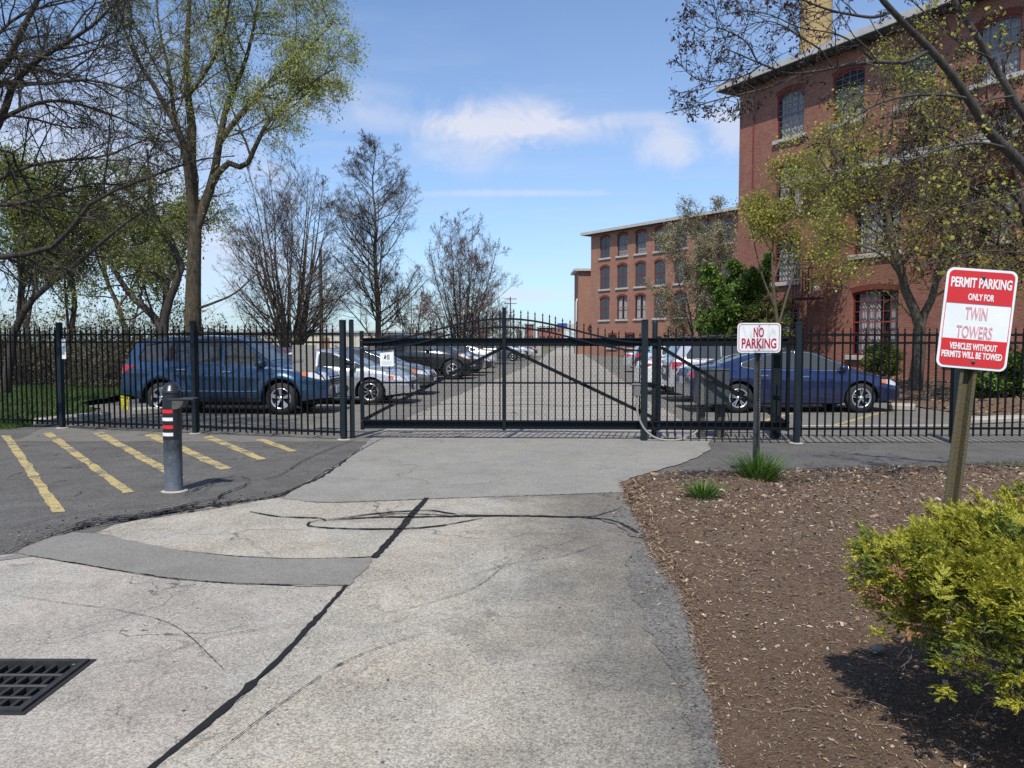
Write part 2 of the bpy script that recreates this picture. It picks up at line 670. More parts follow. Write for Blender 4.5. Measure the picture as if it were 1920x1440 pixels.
def with_hole(loop):
    h = [np.array(p) for p in HOLE]
    best = min(((np.linalg.norm(p - q), i, j) for i, p in enumerate(loop) for j, q in enumerate(h)), key=lambda t: t[0])
    _, i, j = best
    area = sum(loop[k][0] * loop[(k + 1) % len(loop)][1] - loop[(k + 1) % len(loop)][0] * loop[k][1] for k in range(len(loop)))
    harea = sum(h[k][0] * h[(k + 1) % 4][1] - h[(k + 1) % 4][0] * h[k][1] for k in range(4))
    seq = [h[(j + k) % 4] for k in range(5)]
    if area * harea > 0:
        seq = [h[(j - k) % 4] for k in range(5)]
    return list(loop[:i + 1]) + seq + list(loop[i:])


def sheet(name, pts, z, mat, jit=0.0, kind='structure', step=0.12, parent=None, curve=False, hole=False):
    loop = spline(pts, step, True) if curve else straight(pts, step)
    if jit > 0:
        r_ = np.random.default_rng(len(loop) + int(z * 1e5))
        acc = np.zeros(2)
        new = []
        for p in loop:
            acc = acc * 0.7 + r_.normal(0, jit, 2)
            new.append(p + acc)
        loop = new
    if hole:
        loop = with_hole(loop)
    me = bpy.data.meshes.new(name)
    me.from_pydata([(p[0], p[1], z) for p in loop], [], [tuple(range(len(loop)))])
    me.update()
    if me.polygons[0].normal.z < 0:
        me.flip_normals()
    me.materials.append(mat)
    o = link(name, me, None, parent)
    if parent is None:
        o['kind'] = kind
    return o


def ribbon(mb, pts, w, z, jit=0.25, step=0.05, seed=1, taper=True):
    loop = spline(pts, step)
    r_ = np.random.default_rng(seed)
    n = len(loop)
    vs, fs = [], []
    wob = 0.0
    for i, p in enumerate(loop):
        t = loop[min(i + 1, n - 1)] - loop[max(i - 1, 0)]
        t = t / (np.linalg.norm(t) + 1e-9)
        nrm = np.array([-t[1], t[0]])
        ww = w[i * (len(w) - 1) // max(1, n - 1)] if hasattr(w, '__len__') else w
        if taper:
            ww *= min(1.0, 0.35 + 3.0 * min(i, n - 1 - i) / n)
        wob = wob * 0.75 + r_.normal(0, 0.12) * jit * 2
        l_ = ww * 0.5 * (1 + r_.normal(0, jit))
        rr = ww * 0.5 * (1 + r_.normal(0, jit))
        c_ = p + nrm * ww * wob
        vs += [(c_[0] + nrm[0] * l_, c_[1] + nrm[1] * l_, z), (c_[0] - nrm[0] * rr, c_[1] - nrm[1] * rr, z)]
    for i in range(n - 1):
        fs.append((2 * i, 2 * i + 1, 2 * i + 3, 2 * i + 2))
    mb.add(vs, fs)
    return mb


GP = lambda L: [G(x, y) for x, y in L]

m_terrain = M('terrain_mat', (0.10, 0.09, 0.055), 0.95, var=0.5, vscale=0.3, vcol=(0.09, 0.11, 0.04))
a_dark = asphalt('asphalt_dark', (0.044, 0.043, 0.041), (0.185, 0.179, 0.165), speck=0.95, tint=0.2, cracks=0.7, stain=0.5, crackscale=0.45, tintcols=((0.30, 0.29, 0.28), (0.29, 0.29, 0.30)))
a_worn = asphalt('asphalt_worn', (0.121, 0.115, 0.103), (0.545, 0.520, 0.463), speck=1.0, tint=0.5, cracks=0.7, stain=0.40, scale=1.3, worn_side=(-0.05, 0.85, 0.05))
a_pale = asphalt('asphalt_pale', (0.151, 0.144, 0.130), (0.535, 0.507, 0.453), speck=0.95, tint=0.45, cracks=0.8, stain=0.42, scale=1.35, crackscale=0.8, tintcols=((0.33, 0.29, 0.268), (0.298, 0.298, 0.278)))
a_apron = asphalt('asphalt_apron', (0.141, 0.136, 0.124), (0.348, 0.337, 0.308), speck=0.8, tint=0.30, cracks=0.4, stain=0.2, scale=1.3, crackscale=0.35, tintcols=((0.30, 0.30, 0.255), (0.29, 0.29, 0.295)))
a_patch = asphalt('asphalt_patch_mat', (0.121, 0.116, 0.107), (0.293, 0.283, 0.261), speck=0.8, tint=0.1, cracks=0.1, stain=0.2, scale=1.4)
a_edge = asphalt('asphalt_edge', (0.045, 0.044, 0.043), (0.242, 0.233, 0.213), speck=1.1, tint=0.1, cracks=0.3, stain=0.35)
a_lot = asphalt('asphalt_lot', (0.091, 0.088, 0.080), (0.222, 0.214, 0.195), speck=0.4, tint=0.2, cracks=0.5, stain=0.35, crackscale=0.3)
a_aisle = asphalt('asphalt_aisle', (0.182, 0.174, 0.159), (0.384, 0.368, 0.333), speck=0.4, tint=0.3, cracks=0.9, stain=0.35, crackscale=0.22)
m_seal = M('crack_sealant_mat', (0.020, 0.019, 0.019), 0.75, var=0.3, vscale=30, bump=0.4, bscale=150, spec=0.2)
m_yellow = M('worn_yellow_paint', (0.52, 0.42, 0.18), 0.8, var=0.5, vscale=11, vcol=(0.20, 0.18, 0.12), bump=0.3, bscale=200)
def worn_paint(name, paint, under):
    m = bpy.data.materials.new(name)
    m.use_nodes = True
    t = NT(m.node_tree)
    b = t.n['Principled BSDF']
    pos = t.node('ShaderNodeNewGeometry').outputs['Position']
    n = t.math('ADD', t.math('MULTIPLY', t.noise(pos, 42, 5, .75), .6), t.math('MULTIPLY', t.noise(pos, 3.5, 4, .6), .6))
    col = t.mix(t.remap(t.noise(pos, 8, 4, .6), .35, .7), c4(paint), c4(tuple(.72 * x for x in paint)))
    t.l.new(t.mix(t.remap(n, .60, .68), col, c4(under)), b.inputs['Base Color'])
    b.inputs['Roughness'].default_value = .85
    MATS[name] = m
    return m
m_yellow = worn_paint('worn_yellow', (0.45, 0.355, 0.15), (0.11, 0.105, 0.095))
m_palepaint = M('worn_white_paint', (0.48, 0.46, 0.38), 0.8, var=0.45, vscale=9)
m_conc = M('pale_concrete', (0.42, 0.395, 0.34), 0.9, var=0.35, vscale=7, bump=0.5, bscale=60)

# broad ground, reaching the horizon
o = sheet('ground', [(-900, -60), (900, -60), (900, 1800), (-900, 1800)], -0.035, m_terrain, step=400, hole=True)
# old dark asphalt in front of the fence
o = sheet('pavement', [(-16, -6), (14, -6), (14, 13.6), (-16, 15.6)], 0.0, a_dark, step=4, hole=True)
# the car park beyond the fence
lot_pts = [(-8.3, 13.4), (-8.9, 17.0), (-10.4, 19.0), (-10.5, 24), (-9.5, 40), (-7.5, 70), (-5, 105), (14, 105), (10.2, 70), (9.6, 40), (9.7, 22), (10.0, 17.2), (10.6, 15.6), (10.8, 12.2), (-8.0, 12.2)]
o = sheet('car_park', lot_pts, 0.004, a_lot, 0.05, step=0.22)
aisle = GP([(690, 824), (730, 800), (850, 745), (960, 700), (1010, 676), (1030, 662), (1046, 652)]) + GP([(1075, 652), (1100, 668), (1150, 700), (1230, 760), (1290, 800), (1330, 824)])
o = sheet('driving_aisle', aisle, 0.008, a_aisle, 0.03, step=0.4)
# driveway slabs in front of the gate
drive = GP([(170, 1004), (215, 985), (262, 975), (330, 964), (425, 947), (520, 935), (700, 929), (900, 925), (1180, 922), (1185, 960), (1210, 1000), (1228, 1060), (1275, 1115), (1295, 1180), (1312, 1240), (1332, 1310), (1345, 1370), (1358, 1440), (1400, 1700)]) + GP([(300, 2400), (100, 1700), (280, 1445), (450, 1310), (560, 1200), (650, 1100), (706, 1045), (560, 1052), (450, 1047), (340, 1036), (240, 1022)])
o = sheet('driveway', drive, 0.008, a_worn, 0.006, step=0.10)
pale = GP([(30, 1040), (120, 1056), (300, 1085), (450, 1097), (560, 1101), (652, 1100), (560, 1200), (450, 1310), (280, 1445), (60, 1700), (-900, 1700), (-1000, 1250), (-500, 1080), (-150, 1060)])
o = sheet('driveway_slab', pale, 0.009, a_pale, 0.004, step=0.10, hole=True)
patch = GP([(-60, 1062), (30, 1040), (90, 1012), (140, 1001), (190, 1004), (250, 1017), (340, 1035), (450, 1046), (560, 1050), (704, 1048), (652, 1101), (560, 1102), (450, 1098), (300, 1086), (150, 1061), (60, 1046)])
o = sheet('asphalt_patch', patch, 0.013, a_patch, 0.007, step=0.07)
apron = GP([(700, 822), (672, 846), (600, 893), (524, 936), (600, 944), (700, 942), (800, 938), (1000, 931), (1100, 928), (1176, 925), (1168, 904), (1215, 888), (1290, 868), (1330, 845), (1330, 824), (1200, 822), (900, 821)])
o = sheet('gate_apron', apron, 0.012, a_apron, 0.012, step=0.08)
# darker strip along the mulch
edge = GP([(1168, 1062), (1178, 1100), (1200, 1150), (1240, 1230), (1270, 1300), (1292, 1370), (1306, 1440), (1330, 1700), (1430, 1700), (1380, 1440), (1352, 1340), (1320, 1230), (1295, 1140), (1240, 1070), (1205, 1030)])
o = sheet('driveway_edge', edge, 0.013, a_edge, 0.014, step=0.06)

# sealed seam and loop cuts
mb = MB()
ribbon(mb, GP([(800, 936), (770, 970), (735, 1012), (700, 1049)]), 0.052, 0.017, 0.14, seed=3, taper=False)
ribbon(mb, GP([(650, 1101), (610, 1145), (560, 1200), (505, 1258), (450, 1310), (370, 1376), (290, 1440), (180, 1530)]), [0.024, 0.036, 0.027, 0.036, 0.024, 0.027], 0.017, 0.30, seed=4, taper=False)
for k, (L, w) in enumerate([
        ([(468, 962), (520, 971), (565, 973), (600, 974), (612, 979)], 0.03),
        ([(604, 979), (700, 973), (800, 972), (900, 970), (1000, 970), (1090, 972), (1130, 967), (1165, 955)], 0.042),
        ([(606, 977), (580, 982), (577, 987), (592, 991), (680, 995), (760, 994), (830, 988), (905, 974)], 0.03),
        ([(608, 977), (650, 973), (700, 966), (760, 961), (810, 960), (850, 966), (930, 970)], 0.03),
        ([(690, 974), (740, 966), (800, 967), (900, 972)], 0.022),
        ([(1085, 972), (1140, 978), (1175, 990), (1205, 1010)], 0.04)]):
    ribbon(mb, GP(L), w, 0.017, 0.3, seed=20 + k)
o = mb.build('crack_sealant', m_seal)
o['kind'] = 'structure'
o = sheet('tar_blob', GP([(1118, 972), (1150, 960), (1172, 954), (1186, 962), (1200, 985), (1212, 1004), (1196, 1010), (1175, 1006), (1150, 985)]), 0.0165, a_edge, 0.012, step=0.05)

# broken edge between the dark parking bay and the driveway
mb = MB()
for k, (L, w) in enumerate([
        ([(-60, 1062), (0, 1045), (60, 1018), (120, 996), (180, 975), (260, 968), (330, 955), (430, 944), (500, 937), (560, 915), (620, 885), (680, 840)], [0.015, 0.03, 0.04, 0.035, 0.03, 0.012, 0.01]),
        ([(60, 1022), (130, 998), (190, 980), (270, 970), (340, 958), (420, 948), (500, 938)], [0.02, 0.05, 0.07, 0.06, 0.05, 0.02]),
        ([(120, 1000), (200, 982), (290, 972), (380, 958), (470, 944)], 0.03),
        ([(180, 990), (240, 978), (300, 966), (360, 946), (430, 934)], 0.025),
        ([(345, 930), (400, 905), (440, 895), (470, 900)], 0.02),
        ([(380, 925), (410, 905), (455, 902), (520, 894), (575, 862), (640, 835), (700, 815)], 0.014),
        ([(400, 945), (420, 928), (452, 915), (470, 905)], 0.02),
        ([(525, 935), (580, 905), (640, 868), (690, 838), (735, 815)], 0.012),
        ([(0, 1000), (90, 975), (180, 960), (300, 948)], 0.008),
        ([(705, 1040), (760, 990), (800, 938)], 0.01)]):
    ribbon(mb, GP(L), w, 0.0185, 0.55, step=0.035, seed=50 + k)
for k, (L, w) in enumerate([
        ([(340, 1036), (450, 1047), (560, 1051), (704, 1048)], 0.007),
        ([(30, 1041), (150, 1061), (300, 1086), (450, 1098), (652, 1101)], 0.008),
        ([(524, 937), (600, 944), (700, 942), (800, 938), (1000, 931), (1100, 928), (1176, 925)], 0.008),
        ([(20, 1120), (120, 1135), (230, 1150), (330, 1180), (420, 1260)], 0.004),
        ([(170, 1255), (280, 1240), (400, 1200), (520, 1180)], 0.004),
        ([(380, 1440), (520, 1330), (660, 1240), (800, 1190)], 0.005),
        ([(860, 1090), (960, 1060), (1060, 1045), (1160, 1010)], 0.004),
        ([(700, 1160), (820, 1130), (900, 1100), (960, 1050)], 0.004)]):
    ribbon(mb, GP(L), w, 0.0175, 0.6, step=0.03, seed=80 + k)
o = mb.build('broken_asphalt_crack', m_seal)
o['kind'] = 'structure'
# loose crumbs along that edge
def crumbs(name, path, width, n, size, z, mat, seed):
    r_ = np.random.default_rng(seed)
    loop = np.array(spline(path, 0.05))
    idx = r_.integers(0, len(loop), n)
    c = loop[idx] + r_.normal(0, width, (n, 2))
    s = size * (0.4 + r_.random(n) ** 3 * 2.2)
    base = np.array([[-1, -1, 0], [1, -1, 0], [1, 1, 0], [-1, 1, 0], [0, 0, 0.55]], float)
    V = base[None] * s[:, None, None] * (0.6 + 0.6 * r_.random((n, 5, 1)))
    th = r_.random(n) * 6.28
    ca, sa = np.cos(th)[:, None], np.sin(th)[:, None]
    X = V[:, :, 0] * ca - V[:, :, 1] * sa + c[:, 0:1]
    Y = V[:, :, 0] * sa + V[:, :, 1] * ca + c[:, 1:2]
    V = np.stack([X, Y, V[:, :, 2] + z], -1)
    T = np.array([[0, 1, 4], [1, 2, 4], [2, 3, 4], [3, 0, 4]])
    T = (T[None] + (np.arange(n) * 5)[:, None, None]).reshape(-1, 3)
    o = link(name, np_mesh(name, V, tris=T), mat)
    o['kind'] = 'stuff'
    return o
m_crumb = island_mat('asphalt_crumb', [(0.0, (0.03, 0.03, 0.03)), (0.6, (0.11, 0.105, 0.10)), (1.0, (0.26, 0.25, 0.23))], 0.9)
crumbs('loose_asphalt_crumbs', GP([(20, 1035), (140, 985), (260, 968), (400, 945), (480, 936)]), 0.16, 900, 0.0055, 0.006, m_crumb, 5)
crumbs('roadside_gravel', GP([(1190, 940), (1215, 1010), (1270, 1110), (1300, 1200), (1335, 1340), (1350, 1430)]), 0.07, 700, 0.004, 0.012, m_crumb, 6)

# painted bay lines
for a, b, c, d in [((3, 817), (18, 816), (122, 960), (99, 962)), ((81, 813), (97, 811), (251, 923), (232, 926)), ((173, 812), (192, 810), (350, 897), (328, 899)),
                   ((269, 815), (291, 813), (435, 878), (414, 881)), ((377, 819), (396, 817), (501, 861), (484, 863)), ((480, 825), (496, 823), (558, 846), (543, 848))]:
    sheet('bay_line', GP([a, b, c, d]), 0.005, m_yellow, 0.005, step=0.06)
sheet('bay_line', GP([(1556, 799), (1580, 796), (1660, 774), (1648, 773)]), 0.0095, m_yellow, 0.004, step=0.1)
sheet('bay_line', GP([(1400, 797), (1420, 796), (1490, 776), (1478, 775)]), 0.0095, m_yellow, 0.004, step=0.1)
sheet('bay_line', GP([(1500, 800), (1780, 799), (1780, 797), (1500, 798)]), 0.0092, m_palepaint, 0.004, step=0.1)
for (x, y) in [(740, 742), (800, 722), (850, 706)]:
    p = G(x, y)
    sheet('bay_line', [(p[0] - 4.5, p[1] + .35), (p[0], p[1]), (p[0], p[1] + .12), (p[0] - 4.5, p[1] + .47)], 0.0075, m_palepaint, 0.004, step=0.3)

# mulch bed, gently mounded
def inside_poly(P, poly):
    x, y = P[:, 0], P[:, 1]
    ins = np.zeros(len(P), bool)
    n = len(poly)
    for i in range(n):
        x1, y1 = poly[i]
        x2, y2 = poly[(i + 1) % n]
        c = ((y1 > y) != (y2 > y)) & (x < (x2 - x1) * (y - y1) / (y2 - y1 + 1e-12) + x1)
        ins ^= c
    return ins


def edge_dist(P, poly):
    d = np.full(len(P), 1e9)
    n = len(poly)
    for i in range(n):
        a, b = np.array(poly[i]), np.array(poly[(i + 1) % n])
        ab = b - a
        t = np.clip(((P - a) @ ab) / (ab @ ab + 1e-12), 0, 1)
        d = np.minimum(d, np.linalg.norm(P - (a + t[:, None] * ab), axis=1))
    return d


_wave = [(rng.uniform(0.8, 6.0), rng.uniform(0, 6.28), rng.uniform(0, 6.28)) for _ in range(14)]
def bumpy(P):
    z = np.zeros(len(P))
    for f, a, ph in _wave:
        z += np.sin(P[:, 0] * f * math.cos(a) + P[:, 1] * f * math.sin(a) + ph) / (1 + f)
    return z * 0.12


bed_px = [(1164, 906), (1176, 940), (1192, 975), (1207, 1003), (1226, 1060), (1268, 1108), (1288, 1165), (1303, 1228), (1322, 1295), (1335, 1355), (1350, 1440), (1390, 1640)]
bed = GP(bed_px) + [(6.0, 1.6), (10.5, 4.0), (11, 9.55)] + GP([(1900, 874), (1700, 877), (1500, 880), (1400, 884), (1290, 888), (1205, 892)])
bed_loop = [tuple(p) for p in straight(bed, 0.12)]


def bed_z(P):
    e = np.clip(edge_dist(P, bed) / 0.5, 0, 1)
    e = e * e * (3 - 2 * e)
    return 0.012 + e * (0.065 + 0.28 * bumpy(P))


def grid_bed(name, poly, loop, zf, mat, cell, extra=None):
    """triangulated bed: the outline plus inner points"""
    from mathutils.geometry import delaunay_2d_cdt
    xs = [p[0] for p in loop]
    ys = [p[1] for p in loop]
    gx, gy = np.meshgrid(np.arange(min(xs), max(xs), cell), np.arange(min(ys), max(ys), cell))
    P = np.stack([gx.ravel(), gy.ravel()], 1) + rng.uniform(-0.3, 0.3, (gx.size, 2)) * cell
    P = P[inside_poly(P, loop)]
    P = P[edge_dist(P, poly) > cell * 0.5]
    if extra is not None:
        P = P[extra(P)]
    allp = [Vector(p) for p in loop] + [Vector(p) for p in P]
    n = len(loop)
    v, e, f, *_ = delaunay_2d_cdt(allp, [], [list(range(n))], 1, 1e-5)
    V2 = np.array([(p.x, p.y) for p in v])
    Z = zf(V2)
    me = bpy.data.meshes.new(name)
    me.from_pydata([(V2[i, 0], V2[i, 1], Z[i]) for i in range(len(V2))], [], [tuple(x) for x in f])
    me.polygons.foreach_set('use_smooth', [True] * len(me.polygons))
    me.update()
    if me.polygons and me.polygons[0].normal.z < 0:
        me.flip_normals()
    me.materials.append(mat)
    o = link(name, me)
    o['kind'] = 'structure'
    return o


def mulch_material():
    m = bpy.data.materials.new('mulch_soil')
    m.use_nodes = True
    t = NT(m.node_tree)
    b = t.n['Principled BSDF']
    g = t.node('ShaderNodeNewGeometry')
    pos = g.outputs['Position']
    mp = t.node('ShaderNodeMapping')
    mp.inputs['Scale'].default_value = (1, 2.4, 1)
    mp.inputs['Rotation'].default_value = (0, 0, 0.5)
    t.l.new(pos, mp.inputs[0])
    n1 = t.noise(mp.outputs[0], 42, 5, 0.75, 1.2)
    n2 = t.noise(pos, 2.0, 4, 0.6)
    col = t.ramp(n1, [(0.28, (0.044, 0.033, 0.026)), (0.5, (0.165, 0.114, 0.078)), (0.66, (0.27, 0.197, 0.14)), (0.8, (0.36, 0.29, 0.225))])
    col = t.mix(t.remap(n2, 0.35, 0.7, 0, 0.5), col, t.mix(1.0, col, (0.75, 0.60, 0.55, 1), 'MULTIPLY'))
    t.l.new(col, b.inputs['Base Color'])
    b.inputs['Roughness'].default_value = 0.95
    b.inputs['Specular IOR Level'].default_value = 0.15
    bn = t.node('ShaderNodeBump')
    bn.inputs['Strength'].default_value = 0.9
    bn.inputs['Distance'].default_value = 0.02
    t.l.new(n1, bn.inputs['Height'])
    t.l.new(bn.outputs[0], b.inputs['Normal'])
    return m
m_mulch = mulch_material()
grid_bed('mulch_bed', bed, bed_loop, bed_z, m_mulch, 0.16)


def chips(name, poly, zf, n, smin, smax, mat, seed, near=True, aspect=(2.0, 6.0), region=None):
    r_ = np.random.default_rng(seed)
    xs = np.array([p[0] for p in poly])
    ys = np.array([p[1] for p in poly])
    out = []
    while sum(len(o_) for o_ in out) < n:
        P = np.stack([r_.uniform(xs.min(), xs.max(), n), r_.uniform(ys.min(), ys.max(), n)], 1)
        keep = inside_poly(P, poly) & (np.abs(P[:, 0]) < P[:, 1] * 0.70 + 0.3)
        if near:
            keep &= r_.random(n) < np.clip(3.3 / np.maximum(P[:, 1], 0.5), 0.12, 1.0) ** 1.2
        out.append(P[keep])
    P = np.concatenate(out)[:n]
    Z = zf(P)
    L = smin + (smax - smin) * r_.random(n) ** 2.5
    L = L * np.clip(P[:, 1] / 4.0, 0.8, 2.2)
    Wd = L / r_.uniform(aspect[0], aspect[1], n)
    th = r_.random(n) * 6.28
    tilt = r_.normal(0, 0.22, n)
    roll = r_.normal(0, 0.35, n)
    bend = r_.normal(0, 0.12, n) * L
    u = np.stack([np.cos(th) * np.cos(tilt), np.sin(th) * np.cos(tilt), np.sin(tilt)], 1)
    s = np.stack([-np.sin(th) * np.cos(roll), np.cos(th) * np.cos(roll), np.sin(roll)], 1)
    c = np.stack([P[:, 0], P[:, 1], Z + 0.004 + np.abs(np.sin(tilt)) * L * 0.4], 1)
    nrm = np.cross(u, s)
    w = Wd[:, None]
    l = L[:, None] * 0.5
    v0 = c - u * l - s * w * 0.35
    v1 = c - u * l * 0.9 + s * w * 0.35
    v2 = c + s * w * 0.5 + nrm * (bend[:, None] + 0.002)
    v3 = c - s * w * 0.5 + nrm * (bend[:, None] + 0.002)
    v4 = c + u * l - s * w * 0.3
    v5 = c + u * l * 0.85 + s * w * 0.3
    V = np.stack([v0, v1, v2, v3, v4, v5], 1)
    q = np.array([[0, 3, 2, 1], [3, 4, 5, 2]])
    Q = (q[None] + (np.arange(n) * 6)[:, None, None]).reshape(-1, 4)
    o = link(name, np_mesh(name, V, quads=Q), mat)
    o['kind'] = 'stuff'
    return o


m_chip = island_mat('mulch_chip', [(0.0, (0.050, 0.038, 0.030)), (0.35, (0.145, 0.102, 0.069)), (0.68, (0.235, 0.172, 0.118)), (0.83, (0.33, 0.25, 0.185)), (0.93, (0.46, 0.38, 0.30)), (1.0, (0.64, 0.57, 0.48))], 0.9)
chips('mulch_chips', bed, bed_z, 46000, 0.006, 0.030, m_chip, 21)
m_dry = island_mat('dry_leaf', [(0.0, (0.20, 0.12, 0.07)), (0.5, (0.36, 0.25, 0.16)), (1.0, (0.55, 0.45, 0.33))], 0.85)
chips('dry_leaf_litter', bed, bed_z, 420, 0.018, 0.045, m_dry, 22, aspect=(1.3, 2.2))
# pine-straw coloured rim along the asphalt
rim_poly = GP([(1160, 906), (1172, 942), (1188, 977), (1203, 1005), (1222, 1062), (1264, 1110), (1284, 1167), (1299, 1230), (1318, 1297), (1331, 1357), (1345, 1440), (1390, 1440), (1372, 1357), (1355, 1290), (1338, 1228), (1320, 1165), (1300, 1100), (1262, 1050), (1240, 1003), (1225, 960), (1215, 906)])
m_rim = island_mat('straw_chip', [(0.0, (0.08, 0.05, 0.036)), (0.5, (0.17, 0.11, 0.075)), (1.0, (0.36, 0.27, 0.18))], 0.9)
chips('straw_mulch_rim', rim_poly, bed_z, 3600, 0.008, 0.05, m_rim, 23, aspect=(4, 10))


spill = GP([(1120, 930), (1160, 1010), (1190, 1100), (1240, 1200), (1270, 1330), (1290, 1440), (1360, 1440), (1335, 1330), (1305, 1210), (1270, 1110), (1215, 1010), (1172, 920)])
chips('mulch_spill', spill, lambda P: np.zeros(len(P)) + .014, 700, 0.006, 0.03, m_chip, 25)
crumbs('driveway_grit', GP([(300, 1150), (700, 1080), (1000, 1000), (900, 1300), (500, 1400), (250, 1200)]), 0.30, 420, 0.0028, 0.010, m_crumb, 9)


def loose_twigs(name, poly, zf, n, lmin, lmax, rad, mat, seed):
    r_ = np.random.default_rng(seed)
    k = 0
    xs = [p[0] for p in poly]
    ys = [p[1] for p in poly]
    mb = MB()
    while k < n:
        p = np.array([[r_.uniform(min(xs), max(xs)), r_.uniform(min(ys), max(ys))]])
        if not inside_poly(p, poly)[0] or abs(p[0, 0]) > 0.72 * p[0, 1]:
            continue
        k += 1
        L = r_.uniform(lmin, lmax)
        a = r_.uniform(0, 6.28)
        pts = []
        q = p[0].copy()
        for i in range(6):
            zz = float(zf(q[None])[0]) + 0.008 + 0.012 * math.sin(i * 1.3 + k)
            pts.append((q[0], q[1], zz))
            a += r_.normal(0, 0.25)
            q = q + np.array([math.cos(a), math.sin(a)]) * L / 5
        mb.tube(pts, [rad, rad, rad * .9, rad * .8, rad * .6, rad * .4], 4)
    o = mb.build(name, mat)
    o['kind'] = 'stuff'
    return o
m_twig = M('bare_twig', (0.30, 0.23, 0.17), 0.9, var=0.5, vscale=20)
loose_twigs('fallen_twigs', bed, bed_z, 70, 0.08, 0.32, 0.0022, m_twig, 31)
bay = GP([(0, 815), (600, 830), (420, 915), (0, 1000)])
m_twig2 = M('grey_twig', (0.16, 0.135, 0.11), 0.9, var=0.5, vscale=20)
loose_twigs('fallen_twigs', bay, lambda P: np.zeros(len(P)), 26, 0.08, 0.55, 0.0045, m_twig2, 32)
fence_foot = [(-9.5, 14.3), (-3.0, 12.7), (-3.0, 13.6), (-9.0, 15.6)]
loose_twigs('fallen_twigs', fence_foot, lambda P: np.zeros(len(P)) + 0.01, 40, 0.15, 0.8, 0.006, m_twig2, 33)
stone = MB()
for px, py, s in [(1645, 1243, .035), (1640, 1250, .012), (1478, 960, .012), (1690, 900, .02), (1800, 1265, .03)]:
    x, y = G(px, py)
    stone.lathe([(s * .2, -s * .3), (s, 0), (s * .8, s * .45), (s * .2, s * .65)], 7, (x, y, 0.07))
o = stone.build('pebbles', M('pale_pebble', (0.26, 0.24, 0.21), 0.8, var=0.4, vscale=30))
o['kind'] = 'stuff'

# lawn behind the left fence
lawn = [(-24, 15.5), (-15, 14.9), (-9.3, 14.55), (-8.75, 15.0), (-9.2, 17.0), (-10.6, 18.8), (-10.8, 24.5), (-13, 25.5), (-24, 26)]
def lawn_z(P):
    return 0.03 + 0.25 * bumpy(P) + 0.03 * np.clip(P[:, 1] - 15, 0, 8) * 0.3
m_lawn = M('lawn_soil', (0.035, 0.060, 0.014), 0.95, var=0.5, vscale=2.5, vcol=(0.055, 0.055, 0.02))
grid_bed('lawn', lawn, [tuple(p) for p in straight(lawn, 0.4)], lawn_z, m_lawn, 0.5)


def blades(name, poly, zf, n, h0, h1, w, mat, seed, lean=0.35, kind='stuff'):
    r_ = np.random.default_rng(seed)
    xs = np.array([p[0] for p in poly])
    ys = np.array([p[1] for p in poly])
    P = np.stack([r_.uniform(xs.min(), xs.max(), n * 2), r_.uniform(ys.min(), ys.max(), n * 2)], 1)
    P = P[inside_poly(P, poly)][:n]
    n = len(P)
    h = r_.uniform(h0, h1, n)[:, None]
    th = r_.random(n) * 6.28
    s = np.stack([np.cos(th), np.sin(th), np.zeros(n)], 1) * w
    ln = r_.normal(0, lean, (n, 2))
    top = np.concatenate([ln, np.ones((n, 1))], 1) * h
    c = np.concatenate([P, zf(P)[:, None]], 1)
    V = np.stack([c - s, c + s, c + top], 1)
    o = link(name, np_mesh(name, V, tris=np.arange(n * 3).reshape(-1, 3)), mat)
    o['kind'] = kind
    return o
m_grass = island_mat('grass_blade', [(0.0, (0.035, 0.075, 0.012)), (0.6, (0.06, 0.12, 0.02)), (1.0, (0.11, 0.16, 0.035))], 0.6, 0.25)
blades('grass', lawn, lawn_z, 50000, 0.05, 0.11, 0.009, m_grass, 41)
blades('grass', [(-12, 14.2), (-9.1, 13.9), (-9.0, 14.7), (-12, 15.2)], lambda P: np.zeros(len(P)), 4000, 0.05, 0.12, 0.006, m_grass, 42)
# weedy strip along the far right walk
strip = GP([(1640, 880), (1920, 866), (1920, 878), (1640, 884)])
blades('grass', strip, lambda P: np.zeros(len(P)), 900, 0.02, 0.06, 0.005, m_grass, 43)

# mulch bank between car park and building
bank = [(9.85, 17.0), (10.6, 15.4), (10.9, 12.3), (20, 11.4), (26, 24), (13.5, 44), (9.9, 42), (9.9, 24)]
def bank_z(P):
    e = np.clip(edge_dist(P, bank) / 1.2, 0, 1)
    return 0.02 + e * (0.14 + 0.5 * bumpy(P))
grid_bed('planting_bank', bank, [tuple(p) for p in straight(bank, 0.4)], bank_z, m_mulch, 0.5)
chips('bank_leaf_litter', bank, bank_z, 6000, 0.03, 0.09, m_chip, 24, near=False, aspect=(1.5, 4))
# kerb stones
def kerb(name, label, a, b, w, h, group='concrete kerb stones'):
    L = math.hypot(b[0] - a[0], b[1] - a[1])
    t = MB().bevbox((0, 0, h / 2), (L, w, h), 0.03)
    o = t.build(name, m_conc, None, ((a[0] + b[0]) / 2, (a[1] + b[1]) / 2, 0))
    o.rotation_euler = (0, 0, math.atan2(b[1] - a[1], b[0] - a[0]))
    return tag(o, label, 'kerb', group)
kerb('kerb_stone', 'long whitish concrete kerb stone edging the lawn by the left fence post', G(72, 800), G(200, 786), 0.32, 0.16)
kerb('kerb_stone', 'short whitish concrete kerb stone behind the blue estate car rear wheel', G(250, 779), G(300, 776), 0.28, 0.16)
kerb('kerb_stone', 'weathered concrete kerb stone in front of the dark blue saloon nose', G(1668, 768), G(1716, 770), 0.5, 0.15)
kerb('kerb_stone', 'pale concrete kerb at the mulch beyond the leaning sign post', G(1800, 795), G(1925, 790), 0.4, 0.12)
